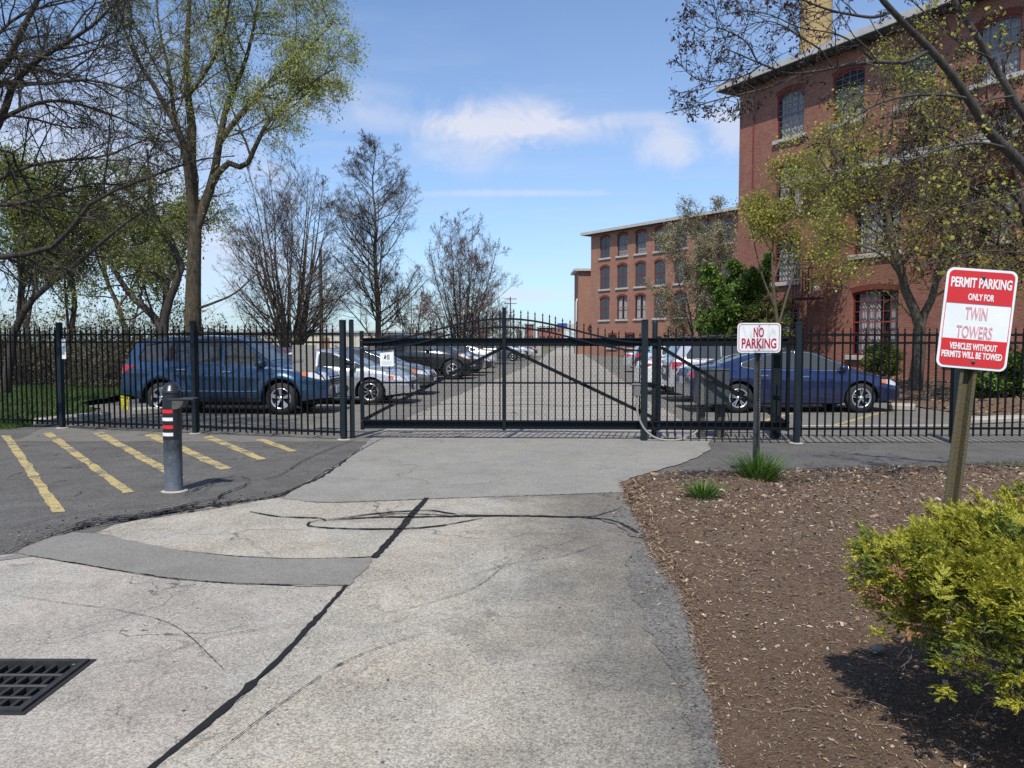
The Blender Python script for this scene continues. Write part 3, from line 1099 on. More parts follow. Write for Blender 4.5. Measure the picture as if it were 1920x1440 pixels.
# ------------------------------------------------------------------ fences and gate
def spline3(P, k=5):
    P = [np.array(p, float) for p in P]
    n = len(P)
    out = []
    for i in range(n - 1):
        p1, p2 = P[i], P[i + 1]
        p0 = P[i - 1] if i > 0 else 2 * p1 - p2
        p3 = P[i + 2] if i + 2 < n else 2 * p2 - p1
        for j in range(k):
            u = j / k
            out.append(0.5 * ((2 * p1) + (-p0 + p2) * u + (2 * p0 - 5 * p1 + 4 * p2 - p3) * u * u + (-p0 + 3 * p1 - 3 * p2 + p3) * u ** 3))
    out.append(P[-1])
    return out


m_iron = M('black_fence_paint', (0.0055, 0.0062, 0.0075), 0.55, var=0.4, vscale=6, vcol=(0.008, 0.009, 0.010), spec=0.12)
m_gatepaint = M('dark_gate_paint', (0.007, 0.011, 0.016), 0.5, var=0.35, vscale=5, vcol=(0.010, 0.013, 0.018), spec=0.15)
m_post = M('dark_post_paint', (0.010, 0.018, 0.024), 0.5, var=0.4, vscale=5, vcol=(0.016, 0.022, 0.027), spec=0.2)
m_galv = M('galvanised_steel', (0.34, 0.35, 0.36), 0.5, 0.6, var=0.35, vscale=8)
m_white = M('white_sign_face', (0.80, 0.80, 0.80), 0.35, var=0.10, vscale=7, vcol=(0.70, 0.74, 0.74))
m_red = M('sign_red', (0.62, 0.025, 0.030), 0.38, var=0.12, vscale=6)
m_fadedred = M('faded_sign_red', (0.58, 0.24, 0.27), 0.5, var=0.35, vscale=40, vcol=(0.70, 0.42, 0.44))
m_crimson = M('sign_crimson', (0.40, 0.012, 0.045), 0.4)
m_steel_dark = M('weathered_steel', (0.08, 0.085, 0.085), 0.6, 0.3, var=0.5, vscale=12)
m_black = M('black_print', (0.012, 0.012, 0.012), 0.6)


def picket_mesh(h, w=0.022, spear=True):
    mb = MB()
    if spear:
        mb.box((0, 0, (h - 0.075) / 2), (w, w, h - 0.075))
        z = h - 0.075
        e = w / 2 * 0.55
        g = w / 2 * 1.35
        prof = [(e, z), (e, z + .012), (g, z + .026), (0.002, h)]
        mb.lathe(prof, 6)
    else:
        mb.box((0, 0, h / 2), (w, w, h))
    return mb


_picks = {}
def add_pickets(parent, xs, z0, z1, mat, w=0.022, y=0.0):
    for x, zz in zip(xs, z1 if hasattr(z1, '__len__') else [z1] * len(xs)):
        key = (round(zz - z0, 3), w, mat.name)
        if key not in _picks:
            _picks[key] = picket_mesh(zz - z0, w).mesh('picket', mat)
        o = link('picket', _picks[key], None, parent, (x + random.gauss(0, .0016), y + random.gauss(0, .001), z0 + random.gauss(0, .002)))
        o.rotation_euler = (random.gauss(0, .0025), random.gauss(0, .0028), 0)


def post(parent, x, h, w, mat, y=0.0, z0=0.0, cap=True, name='post'):
    mb = MB().box((0, 0, h / 2), (w, w, h))
    if cap:
        mb.bevbox((0, 0, h + 0.012), (w * 1.14, w * 1.14, 0.028), 0.008)
    return mb.build(name, mat, parent, (x, y, z0))


def rail(parent, x0, x1, z, mat, w=0.032, y=0.0, name='rail'):
    return MB().box(((x0 + x1) / 2, y, z), (x1 - x0, w, w * 1.05)).build(name, mat, parent)


def fence(name, label, a, b, posts, post_h, pick, rails, spacing, mat, postmat, pw=0.08, skip=None, group=None, footings=()):
    dx, dy = b[0] - a[0], b[1] - a[1]
    L = math.hypot(dx, dy)
    t = thing(name, label, 'fence', (a[0], a[1], 0), math.atan2(dy, dx), group)
    for s in posts:
        post(t, s, post_h, pw, postmat)
    xs = [s for s in np.arange(spacing * 0.6, L, spacing) if all(abs(s - p) > 0.055 for p in posts)]
    add_pickets(t, xs, pick[0], pick[1], mat)
    for z in rails:
        e = [0] + sorted(posts) + [L]
        for i in range(len(e) - 1):
            x0, x1 = e[i], e[i + 1]
            if i > 0:
                x0 += pw / 2
            if i < len(e) - 2:
                x1 -= pw / 2
            if x1 - x0 > 0.1:
                rail(t, x0, x1, z, mat)
    for s in footings:
        MB().lathe([(0.03, .0), (0.12, 0.0), (0.11, 0.012), (0.05, 0.016)], 9).build('footing', m_conc, t, (s, 0, 0.004))
    return t


# left fence: runs slightly away from the camera towards the left
A = G(645, 825)
B = G(117, 803)
LF = math.hypot(A[0] - B[0], A[1] - B[1])
ux, uy = (A[0] - B[0]) / LF, (A[1] - B[1]) / LF
start = (B[0] - ux * 4.6, B[1] - uy * 4.6)
s377 = 4.6 + LF * 0.505
fence('metal_fence', 'black spear-topped metal fence left of the gate, before the lawn and blue utility car', start, A,
      [4.6 - 2.9, 4.6, s377, 4.6 + LF], 1.92, (0.06, 1.88), (1.72, 1.585, 0.125), 0.1195, m_iron, m_post, group='metal fences beside the gate', footings=(4.6, s377, 4.6 + LF))
# right fence, from the slender post right of the gate outwards
A2 = G(1493, 832)
B2 = G(1790, 832)
LR = B2[0] - A2[0]
fence('metal_fence', 'black spear-topped metal fence right of the gate, behind the leaning red permit sign', A2, (B2[0] + 4.4, B2[1] + 0.12),
      [0.0, LR, LR + 2.5], 1.87, (0.11, 1.82), (1.70, 1.575, 0.235), 0.1235, m_iron, m_post, group='metal fences beside the gate', footings=(0.0,))
# short fixed panel the gate slides behind
A3 = (2.33, 12.22)
t = thing('metal_fence', 'short fixed black fence panel between the gate roller post and the slender post', 'fence', (A3[0], A3[1], 0), math.atan2(A2[1] - A3[1], A2[0] - A3[0]), 'metal fences beside the gate')
L3 = math.hypot(A2[0] - A3[0], A2[1] - A3[1])
add_pickets(t, [0.14 + 0.1245 * i for i in range(16)], 0.09, 1.82, m_iron)
rail(t, 0.06, L3 - 0.045, 1.585, m_iron, 0.03)
rail(t, 0.06, L3 - 0.045, 0.235, m_iron, 0.03)
# gate posts
for nm, lab, px, py, w, h in [('gate_post', 'dark square steel post carrying the gate catch, where the left fence ends', 661, 822, 0.068, 1.93),
                              ('gate_post', 'dark square steel post with junction box and cable, right end of the gate', 1207, 827, 0.095, 1.92),
                              ('gate_post', 'thick rounded roller post just right of the post with the junction box', 1226, 824, 0.088, 1.90),
                              ('gate_post', 'broad dark post behind the NO PARKING sign, guiding the gate tail', 1452, 822, 0.115, 1.86)]:
    x, y = G(px, py)
    mb = MB().box((0, 0, h / 2), (w, w, h)).bevbox((0, 0, h + .014), (w * 1.1, w * 1.1, .03), .012)
    if px == 1226:
        mb = MB().lathe([(w / 2, 0), (w / 2, h), (w * .4, h + .03), (0.005, h + .045)], 14)
    o = mb.build(nm, m_post, None, (x, y, 0))
    tag(o, lab, 'post', 'steel posts of the gate')

# the sliding gate
GX0, GY0 = -2.46, 12.62
GX1, GY1 = 4.46, 12.34
GL = math.hypot(GX1 - GX0, GY1 - GY0)
gate = thing('sliding_gate', 'long black cantilever sliding gate with arched spear pickets, diagonal braces and wire mesh', 'gate', (GX0, GY0, 0), math.atan2(GY1 - GY0, GX1 - GX0))
LEAF = 4.68            # length of the closing leaf
cx = 2.335             # centre stile
def arch(x):
    """height of the upper arched rail along the leaf"""
    u = min(1.0, abs(x - cx) / (cx if x < cx else LEAF - cx))
    s = 0.5 + 0.5 * math.cos(math.pi * min(1.0, u * 1.06))
    return 1.585 + (1.965 - 1.585) * s ** 0.9
MB().box((LEAF * .5 + (GL - LEAF) * .5, 0.03, 1.585), (GL, 0.05, 0.125)).box((GL * .5, 0.012, 1.648), (GL, .1, .014)).build('top_beam', m_gatepaint, gate)
MB().box((GL * .5, 0.03, 0.245), (GL, 0.05, 0.105)).build('bottom_channel', m_gatepaint, gate)
MB().box((GL * .5, 0.0, 0.302), (GL, 0.09, 0.022)).build('bottom_rail', m_gatepaint, gate)
MB().box((GL * .5, 0.0, 0.182), (GL, 0.09, 0.022)).build('bottom_rail', m_gatepaint, gate)
MB().box((LEAF * .5 + .05, 0.0, 0.925), (LEAF + .1, 0.028, 0.030)).build('mid_rail', m_gatepaint, gate)
for dz in (0.0, -0.135):
    pts = [(x, -0.03, arch(x) + dz) for x in np.linspace(0.02, LEAF, 44)]
    mb = MB()
    for p, q in zip(pts[:-1], pts[1:]):
        mb.beam(p, (q[0] + .004, q[1], q[2]), 0.028, 0.03)
    mb.build('arched_rail', m_gatepaint, gate)
MB().box((0, -.005, 0.96), (0.055, 0.06, 1.62)).build('stile', m_gatepaint, gate)
MB().box((cx, -.012, 1.15), (0.062, 0.062, 1.99)).build('stile', m_gatepaint, gate)
MB().box((LEAF + .16, 0.0, 0.92), (0.06, 0.06, 1.52)).build('stile', m_gatepaint, gate)
MB().box((GL - .03, 0.0, 0.92), (0.05, 0.06, 1.52)).build('stile', m_gatepaint, gate)
for a, b in [((0.03, 0.045, 0.32), (cx - .02, 0.045, 1.50)), ((cx + .02, 0.045, 1.50), (LEAF + .12, 0.045, 0.34)), ((LEAF + .2, 0.045, 1.50), (GL - .05, 0.045, 0.30))]:
    MB().beam(a, b, 0.035, 0.055).build('diagonal_brace', m_gatepaint, gate)
xs = [x for x in np.arange(0.113, LEAF + .05, 0.1133) if abs(x - cx) > .05]
add_pickets(gate, xs, 0.185, [round(arch(min(x, LEAF)) + 0.155, 2) for x in xs], m_iron, 0.020, -0.005)
bolts = MB()
for x, z in [(cx, 1.62), (cx, 1.53), (cx, .93), (cx, .30), (cx, .2), (0, .93), (0, .3), (0, 1.5), (0, 1.62)]:
    bolts.lathe([(0.0001, -.012), (.012, -.008), (.014, 0)], 6, (x, -.045, z), 'Y')
bolts.build('bolts', m_galv, gate)['kind'] = 'stuff'


def hex_mesh(x0, x1, z0, z1, a=0.032, wire=0.0017):
    """hexagonal netting drawn as thin wires"""
    segs = []
    dx = a * math.sqrt(3)
    nz = int((z1 - z0) / (1.5 * a))
    nx = int((x1 - x0) / dx)
    for j in range(nz):
        zc = z0 + j * 1.5 * a
        off = dx / 2 if j % 2 else 0.0
        i = np.arange(nx)
        xc = x0 + off + i * dx
        n = len(xc)
        p = np.stack([xc, np.full(n, zc)], 1)
        segs.append(np.concatenate([p, p + [dx / 2, a / 2]], 1))
        segs.append(np.concatenate([p + [dx / 2, a / 2], p + [dx, 0]], 1))
        segs.append(np.concatenate([p + [dx / 2, a / 2], p + [dx / 2, 1.5 * a]], 1))
    s_ = np.concatenate(segs)
    n = len(s_)
    d = s_[:, 2:] - s_[:, :2]
    d /= np.linalg.norm(d, axis=1)[:, None]
    nr = np.stack([-d[:, 1], d[:, 0]], 1) * wire
    V = np.zeros((n, 6, 3))
    for k, (e, sgn, yy) in enumerate([(0, 1, 0), (0, -1, 0), (0, 0, -wire * 1.6), (1, 1, 0), (1, -1, 0), (1, 0, -wire * 1.6)]):
        base = s_[:, 2 * e:2 * e + 2] + nr * sgn
        V[:, k, 0] = base[:, 0]
        V[:, k, 2] = base[:, 1]
        V[:, k, 1] = yy
    q = np.array([[0, 3, 5, 2], [2, 5, 4, 1], [1, 4, 3, 0]])
    Q = (q[None] + (np.arange(n) * 6)[:, None, None]).reshape(-1, 4)
    return V, Q
V, Q = hex_mesh(0.06, LEAF + 1.0, 0.33, 1.40)
V[:, :, 1] += 0.022
o = link('wire_mesh', np_mesh('wire_mesh', V, quads=Q), m_steel_dark, gate)
o['kind'] = 'stuff'
MB().tube([(x, 0.02, 0.56 + 0.012 * math.sin(x * 5)) for x in np.linspace(0.1, LEAF, 40)], 0.004, 5).build('tension_wire', m_steel_dark, gate)


# ------------------------------------------------------------------ lettering
_txt = {}
def text_mesh(body, width, height, bold=0.02, depth=0.0015):
    cu = bpy.data.curves.new('lettering', 'FONT')
    cu.body = body
    cu.align_x = 'LEFT'
    cu.offset = bold
    cu.extrude = 0.05
    cu.resolution_u = 3
    ob = bpy.data.objects.new('lettering', cu)
    COL.objects.link(ob)
    dg = bpy.context.evaluated_depsgraph_get()
    me = bpy.data.meshes.new_from_object(ob.evaluated_get(dg))
    bpy.data.objects.remove(ob)
    bpy.data.curves.remove(cu)
    co = np.zeros(len(me.vertices) * 3, np.float32)
    me.vertices.foreach_get('co', co)
    co = co.reshape(-1, 3)
    lo, hi = co.min(0), co.max(0)
    out = np.zeros_like(co)
    out[:, 0] = ((co[:, 0] - lo[0]) / (hi[0] - lo[0]) - 0.5) * width
    out[:, 2] = ((co[:, 1] - lo[1]) / (hi[1] - lo[1]) - 0.5) * height
    out[:, 1] = -(co[:, 2] - lo[2]) / max(1e-6, hi[2] - lo[2]) * depth
    me.vertices.foreach_set('co', out.ravel())
    me.materials.clear()
    me.update()
    return me


def letter(parent, body, w, h, x, z, y, mat, bold=0.02):
    me = text_mesh(body, w, h, bold)
    me.materials.append(mat)
    return link('lettering', me, None, parent, (x, y, z))


def u_post(h, w=0.078, d=0.04, th=0.006, holes=True):
    """U-channel sign post with a flange each side"""
    prof = [(-w / 2, 0), (-w * .30, 0), (-w * .2, d), (w * .2, d), (w * .30, 0), (w / 2, 0), (w / 2, th), (w * .33, th), (w * .23, d + th), (-w * .23, d + th), (-w * .33, th), (-w / 2, th)]
    mb = MB().prism(prof, 0, h)
    return mb


# PERMIT PARKING sign, near right, leaning
sw, sh = 0.305, 0.457
c_ = AT(1836, 599, 3.55)
sign = thing('permit_sign', 'leaning red and white PERMIT PARKING ONLY sign on a rusty green channel post', 'sign', (c_[0] - 0.163, c_[1] + 0.012, 0.06))
sign.rotation_euler = (0, R(5.0), R(-7))
zc = (c_[2] - 0.06) / math.cos(R(5.0))
mb = MB().prism(rrect(sw, sh, 0.032), -0.001, 0.0015, 'XZ')
pl = mb.build('sign_panel', m_white, sign, (0, -0.012, zc))
def face(name, poly, mat, y, parent=sign, z=zc):
    return MB().prism(poly, 0, 0.0006, 'XZ').build(name, mat, parent, (0, y, z))
hw, hh, br_ = sw / 2 - 0.011, sh / 2 - 0.011, 0.024
top_band = [(-hw, sh / 2 - sh * .35), (hw, sh / 2 - sh * .35)] + [p for p in rrect(2 * hw, 2 * hh, br_) if p[1] > sh / 2 - sh * .35]
bot_band = [p for p in rrect(2 * hw, 2 * hh, br_) if p[1] < -sh / 2 + sh * .295] 
def ang_sort(poly):
    cx_ = sum(p[0] for p in poly) / len(poly)
    cz_ = sum(p[1] for p in poly) / len(poly)
    return sorted(poly, key=lambda p: math.atan2(p[1] - cz_, p[0] - cx_))
face('red_band', ang_sort(top_band), m_red, -0.0150)
face('red_band', ang_sort(bot_band + [(-hw, -sh / 2 + sh * .295), (hw, -sh / 2 + sh * .295)]), m_red, -0.0150)
for sx in (-1, 1):
    face('red_border', [(sx * hw - .0012, -.03 - sh * .17), (sx * hw + .0012, -.03 - sh * .17), (sx * hw + .0012, sh * .15), (sx * hw - .0012, sh * .15)], m_red, -0.0148)
def fz(f):
    return zc + sh / 2 - f * sh
letter(sign, 'PERMIT PARKING', .262, .046, 0, fz(.142), -.0152, m_white, 0.03)
letter(sign, 'ONLY FOR', .112, .031, 0.006, fz(.282), -.0152, m_white, 0.03)
letter(sign, 'TWIN', .094, .057, -.006, fz(.445), -.0142, m_fadedred, 0.01)
letter(sign, 'TOWERS', .155, .057, -.005, fz(.63), -.0142, m_fadedred, 0.01)
letter(sign, 'VEHICLES WITHOUT', .205, .031, -.002, fz(.778), -.0152, m_white, 0.03)
letter(sign, 'PERMITS WILL BE TOWED', .262, .031, -.004, fz(.862), -.0152, m_white, 0.03)
m_rustpost = M('rusty_green_post', (0.075, 0.085, 0.050), 0.8, 0.2, var=0.6, vscale=22, vcol=(0.13, 0.085, 0.045), bump=0.5, bscale=90)
p_ = u_post(zc + 0.20, 0.072, 0.034).build('channel_post', m_rustpost, sign, (0, 0, 0))
p_.location = (0.0, 0.0, 0)
for zz in (zc + 0.19, zc - 0.195):
    MB().lathe([(0.0001, .008), (.0075, .006), (.009, .0)], 8, (0, 0, 0), 'Y').build('bolt', m_steel_dark, sign, (0.006, -.0145, zz))

# NO PARKING sign
x0, y0 = G(1417, 902)
ns = thing('no_parking_sign', 'small white NO PARKING sign on a dark perforated post behind the grass tuft', 'sign', (x0, y0, 0.03), R(2))
d_ = y0
c2 = AT(1421.5, 633.5, y0)
w2, h2 = 82 * d_ / 1443, 55.5 * d_ / 1443
z2 = c2[2] - 0.03
MB().prism(rrect(w2, h2, 0.045), -.001, .0015, 'XZ').build('sign_panel', m_white, ns, (c2[0] - x0, -.03, z2))
ring_o, ring_i = rrect(w2 - .030, h2 - .030, .034), rrect(w2 - .044, h2 - .044, .028)
mb = MB()
n = len(ring_o)
mb.add([(p[0], -.0005, p[1]) for p in ring_o] + [(p[0], -.0005, p[1]) for p in ring_i], [(i, (i + 1) % n, n + (i + 1) % n, n + i) for i in range(n)])
mb.build('border_line', m_crimson, ns, (c2[0] - x0, -.0315, z2))
letter(ns, 'NO', w2 * .24, h2 * .335, c2[0] - x0 - .005, z2 + h2 * .185, -.0315, m_crimson, 0.025)
letter(ns, 'PARKING', w2 * .80, h2 * .345, c2[0] - x0, z2 - h2 * .185, -.0315, m_crimson, 0.025)
lean = math.atan2(c2[0] - x0, z2)
p_ = u_post(z2 + h2 * .42, 0.080, 0.034).build('channel_post', m_steel_dark, ns)
p_.rotation_euler = (0, lean, 0)
hol = MB()
for k in range(48):
    zz = 0.1 + k * 0.03
    if zz < z2 - h2 * .5:
        hol.lathe([(0.0001, .0), (.0042, .0)], 6, (0.03, -.0012, zz), 'Y')
h_ = hol.build('post_holes', M('hole_light', (0.30, 0.31, 0.30), 0.8), p_)
h_['kind'] = 'stuff'
for zz in (h2 * .40, -h2 * .40):
    MB().lathe([(0.0001, .006), (.007, .005), (.008, .0)], 6, (0, 0, 0), 'Y').build('bolt', m_steel_dark, ns, (c2[0] - x0, -.0318, z2 + zz))

# WARNING plate on the gate
wx = (724.5 - 677) / 1443 * 12.6
ws = thing('warning_plate', 'small white WARNING plate with black pictogram hung on the gate pickets', 'sign', (GX0 + wx, GY0 - wx * .04 - .02, 1.33), math.atan2(GY1 - GY0, GX1 - GX0))
MB().prism(rrect(.225, .275, .012), -.001, .0015, 'XZ').build('plate', m_white, ws)
m_cream = M('cream_print', (0.66, 0.61, 0.42), 0.5)
MB().prism([(-.105, .092), (.105, .092), (.105, .130), (-.105, .130)], -.0018, -.0012, 'XZ').build('header_band', m_cream, ws)
letter(ws, 'WARNING', .13, .022, .02, .111, -.002, m_black, .02)
MB().prism([(-.088, .098), (-.058, .098), (-.073, .124)], -.0026, -.002, 'XZ').build('warning_triangle', m_black, ws)
pic = MB()
pic.prism([(-.045, -.015), (-.02, -.02), (-.01, .03), (-.03, .045), (-.04, .02)], -.0022, -.0014, 'XZ')
for k in range(3):
    pic.box((0.006 + k * .016, -.0018, .012), (.009, .0008, .085))
pic.tube([(-.05, -.0018, -.02), (-.025, -.0018, .06)], .004, 4)
pic.build('pictogram', m_black, ws)
for zz in (-.06, -.075, -.09, -.105):
    MB().box((0, -.0015, zz), (.16, .0006, .004)).build('print_line', M('grey_print', (.35, .35, .35), .6), ws)
ws2 = bpy.data.objects.get('warning_plate')

# white plate beside the left post, yellow notice, grey panel
bx, by = G(117, 803)
pl = thing('post_plate', 'narrow white plate with grey print fixed beside the left fence post', 'sign', (bx + 0.10, by - 0.045, 1.46), math.atan2(uy, ux))
MB().prism(rrect(.092, .36, .008), -.002, .002, 'XZ').build('plate', m_white, pl)
for z_, s_ in ((.03, .03), (-.09, .03)):
    MB().box((0.0, -.003, z_), (.045, .001, s_)).build('print_block', M('grey_print2', (.3, .32, .34), .6, var=.5, vscale=120), pl)
MB().box((0, -.003, .155), (.07, .001, .05)).build('print_block', M('pale_print', (.55, .6, .58), .6), pl)
nx_, ny_, nz_ = AT(235.5, 754, 14.05)
nt = thing('notice_tag', 'small yellow NOTICE card tied low on the left fence', 'sign', (nx_, ny_ - .0, nz_), math.atan2(uy, ux))
m_ycard = M('yellow_card', (0.75, 0.60, 0.06), 0.5, var=0.1, vscale=20)
MB().prism([(-.10, .125), (.112, .10), (.075, -.135), (-.095, -.115)], -.001, .001, 'XZ').build('card', m_ycard, nt, (0, -.03, 0))
l_ = letter(nt, 'NOTICE', .185, .042, .005, .083, -.032, m_black, .03)
l_.rotation_euler = (0, R(5), 0)
for k in range(4):
    MB().box((0, -.0325, .03 - k * .03), (.12, .0005, .004)).build('print_line', M('olive_print', (.40, .33, .05), .6), nt)
sx, sy, sz = AT(568, 672, 13.15)
gp = thing('sign_back', 'plain grey metal sheet fixed on the left fence above the blue car bonnet', 'sign', (sx, sy + .06, sz), math.atan2(uy, ux))
MB().prism(rrect(.455, .46, .01), -.003, .003, 'XZ').build('panel', M('dull_aluminium', (.36, .345, .325), .5, .35, var=.15, vscale=4), gp)
for zz in (-.1, .13):
    MB().lathe([(0.0001, .006), (.007, .004), (.008, 0)], 6, (0, 0, 0), 'Y').build('rivet', m_galv, gp, (.01, -.004, zz))
# latch on the left gate post
lx, ly, lz = AT(655, 733, 12.55)
lt = thing('gate_latch', 'dark hook-shaped gate catch on the twin posts left of the gate', 'latch', (lx - .05, ly - .05, lz))
MB().prism([(-.02, -.12), (.03, -.1), (.02, -.02), (.06, .05), (.02, .1), (-.06, .06), (-.03, .0)], -.012, .012, 'XZ').build('hook', m_steel_dark, lt)
MB().bevbox((.06, 0, .45), (.16, .06, .05), .01).build('catch_bar', m_gatepaint, lt)

# junction box with conduit on the right gate post
jx, jy, jz = AT(1193, 731, 12.3)
jb = thing('junction_box', 'grey electrical box on the right gate post with a curved grey conduit', 'electrical box', (jx, jy - .06, jz))
m_grey = M('grey_plastic', (.16, .16, .155), .55, var=.2, vscale=15)
MB().bevbox((0, 0, 0), (.105, .07, .20), .012).build('housing', m_grey, jb)
MB().bevbox((-.01, -.005, .09), (.14, .085, .028), .008).build('lid', m_grey, jb)
cpts = [(0.0, 0, -.10), (.0, 0, -.25), (.03, 0, -.42), (.10, 0, -.58), (.2, -.01, -.70), (.34, -.02, -.775), (.5, -.02, -.80), (.7, 0, -.79), (.88, .05, -.74), (1.0, .1, -.66)]
MB().tube(spline3(cpts, 5), .017, 8).build('conduit', M('conduit_grey', (.27, .26, .24), .5), jb)
c2pts = [(.22, .02, -.45), (.3, .02, -.66), (.5, .03, -.78), (.75, .05, -.795)]
MB().tube(c2pts, .009, 6).build('cable', m_black, jb)

# gate operator cabinet on two legs
ox, oy, _ = AT(1333, 768, 12.75)
op = thing('gate_operator', 'dark grey gate motor cabinet on two concrete legs behind the fixed fence panel', 'cabinet', (ox, oy, 0), R(4))
m_cab = M('cabinet_grey', (.085, .10, .105), .5, .2, var=.25, vscale=5)
m_cabside = M('cabinet_side', (.20, .195, .18), .55, .1, var=.25, vscale=8)
MB().bevbox((0, 0, .84), (.48, .40, .56), .012).build('housing', m_cab, op)
MB().bevbox((0, 0, 1.135), (.50, .42, .03), .008).build('lid', m_cab, op)
MB().box((-.215, -.203, .84), (.05, .006, .54)).build('hinge_strip', m_cabside, op)
MB().box((.03, -.202, .84), (.40, .006, .50)).build('door', m_cab, op)
for xx in (-.17, .17):
    MB().bevbox((xx, 0, .28), (.12, .12, .56), .01).build('leg', M('dark_concrete', (.10, .095, .085), .9, var=.5, vscale=20), op)
for k, pts in enumerate([[(-.25, .05, .55), (-.32, .03, .35), (-.28, 0, .15), (-.2, -.1, .02)], [(.25, -.05, .5), (.3, -.03, .3), (.28, 0, .1)]]):
    MB().tube(pts, .009, 5).build('cable', m_black, op)

# bollard
bx, by = G(326, 921)
bol = thing('bollard', 'dark steel bollard with red and white reflective bands and domed cap', 'bollard', (bx, by, 0))
m_bol = None
def bollard_mat():
    m = bpy.data.materials.new('bollard_paint')
    m.use_nodes = True
    t_ = NT(m.node_tree)
    b_ = t_.n['Principled BSDF']
    tc = t_.node('ShaderNodeTexCoord')
    pos = tc.outputs['Object']
    sp = t_.node('ShaderNodeSeparateXYZ')
    t_.l.new(pos, sp.inputs[0])
    n_ = t_.noise(pos, 9, 6, .7)
    n2 = t_.noise(pos, 38, 3, .6)
    worn = t_.math('ADD', t_.remap(sp.outputs[2], .62, .15, 0, .75), t_.math('MULTIPLY', t_.math('SUBTRACT', n_, .5), 1.3), clamp=True)
    col = t_.mix(worn, (.014, .017, .022, 1), (.16, .185, .215, 1))
    chip = t_.remap(n2, .70, .74)
    col = t_.mix(chip, col, (.42, .43, .43, 1))
    t_.l.new(col, b_.inputs['Base Color'])
    t_.l.new(t_.remap(worn, 0, 1, .32, .6), b_.inputs['Roughness'])
    return m
m_bol = bollard_mat()
rb = 0.093
MB().lathe([(rb, 0), (rb, 1.06)], 32).build('pipe', m_bol, bol)
MB().lathe([(rb + .010, 1.055), (rb + .012, 1.075), (rb + .002, 1.085), (rb * .9, 1.12), (rb * .62, 1.152), (rb * .3, 1.168), (.001, 1.172)], 32).build('cap', m_bol, bol)
m_refl_w = M('reflective_white', (.82, .82, .82), .35, var=.1, vscale=30)
m_refl_r = M('reflective_red', (.72, .02, .03), .35)
m_tape = M('black_tape', (.012, .011, .011), .5)
def band(name, z0, z1, a0, a1, mat, dr=.0025):
    n_ = 14
    vs, fs = [], []
    for k in range(n_ + 1):
        a = R(a0 + (a1 - a0) * k / n_)
        for z in (z0, z1):
            vs.append(((rb + dr) * math.sin(a), -(rb + dr) * math.cos(a), z))
    for k in range(n_):
        fs.append((2 * k, 2 * k + 2, 2 * k + 3, 2 * k + 1))
    m_ = MB().add(vs, fs, True)
    return m_.build(name, mat, bol)
band('black_wrap', .565, .885, -110, 62, m_tape, .0015)
for z0, mt in ((.845, m_refl_r), (.762, m_refl_w), (.680, m_refl_r), (.602, m_refl_w)):
    band('reflective_band', z0, z0 + .036, -88, 28, mt, .003)
MB().lathe([(.03, 0), (.145, .0), (.135, .008), (.1, .014)], 9).build('concrete_collar', m_conc, bol, (0.01, 0, 0.002))
# half-moon housing fixed on the bollard side
hm = []
for k in range(17):
    a = R(0 - 180 * k / 16)
    hm.append((.065 + .095 * math.cos(a) , .985 + .10 * math.sin(a) * 1.0))
MB().prism(hm, -.085, .06, 'XZ').build('half_moon_housing', M('dusty_housing', (.10, .095, .085), .7, var=.5, vscale=14), bol)
MB().box((.13, -.015, .995), (.27, .16, .012)).build('shelf', m_steel_dark, bol)

# storm drain
drain = thing('storm_drain', 'square cast iron storm drain grate set in the pale driveway', 'drain', (DR_X, DR_Y, 0))
# local: x from -DR_W to 0, y from -DR_D to 0 (towards the camera)
m_cast = M('cast_iron', (.026, .026, .027), .5, .3, var=.5, vscale=14, vcol=(.05, .048, .046))
fr = MB()
for (xa, xb, ya, yb) in [(-DR_W, 0, -.03, 0), (-DR_W, 0, -DR_D, -DR_D + .03), (-.03, 0, -DR_D + .03, -.03), (-DR_W, -DR_W + .03, -DR_D + .03, -.03)]:
    fr.box(((xa + xb) / 2, (ya + yb) / 2, 0.0), (xb - xa, yb - ya, .05))
fr.build('frame', m_cast, drain)
rim = MB()
for (xa, xb, ya, yb) in [(-DR_W, .0, .003, .022), (.003, .024, -DR_D, .022), (-DR_W, .024, -DR_D - .02, -DR_D - .003)]:
    rim.box(((xa + xb) / 2, (ya + yb) / 2, 0.001), (xb - xa, yb - ya, .026))
rim.build('rim', M('drain_rim', (.018, .018, .018), .7), drain)
for k in range(1, 4):
    y_ = -.03 - (DR_D - .06) * k / 4
    MB().bevbox((-DR_W / 2, y_, -.010), (DR_W - .06, .020, .045), .004).build('bar', m_cast, drain)
for k in range(1, 9):
    x_ = -.03 - (DR_W - .06) * k / 9
    for j in range(4):
        ya = -.03 - (DR_D - .06) * j / 4 - (.010 if j else 0)
        yb = -.03 - (DR_D - .06) * (j + 1) / 4 + (.010 if j < 3 else 0)
        MB().bevbox((x_, (ya + yb) / 2, -.013), (.017, abs(ya - yb), .042), .003).build('bar', m_cast, drain)
pit = MB()
x0_, x1_, y0_, y1_ = -DR_W + .005, -.005, -DR_D + .005, -.005
P8 = [(x0_, y0_, -.6), (x1_, y0_, -.6), (x1_, y1_, -.6), (x0_, y1_, -.6), (x0_, y0_, -.02), (x1_, y0_, -.02), (x1_, y1_, -.02), (x0_, y1_, -.02)]
pit.add(P8, [(0, 1, 2, 3), (0, 4, 5, 1), (1, 5, 6, 2), (2, 6, 7, 3), (3, 7, 4, 0)])
pit.build('pit', M('drain_wall', (.05, .048, .045), .9), drain)
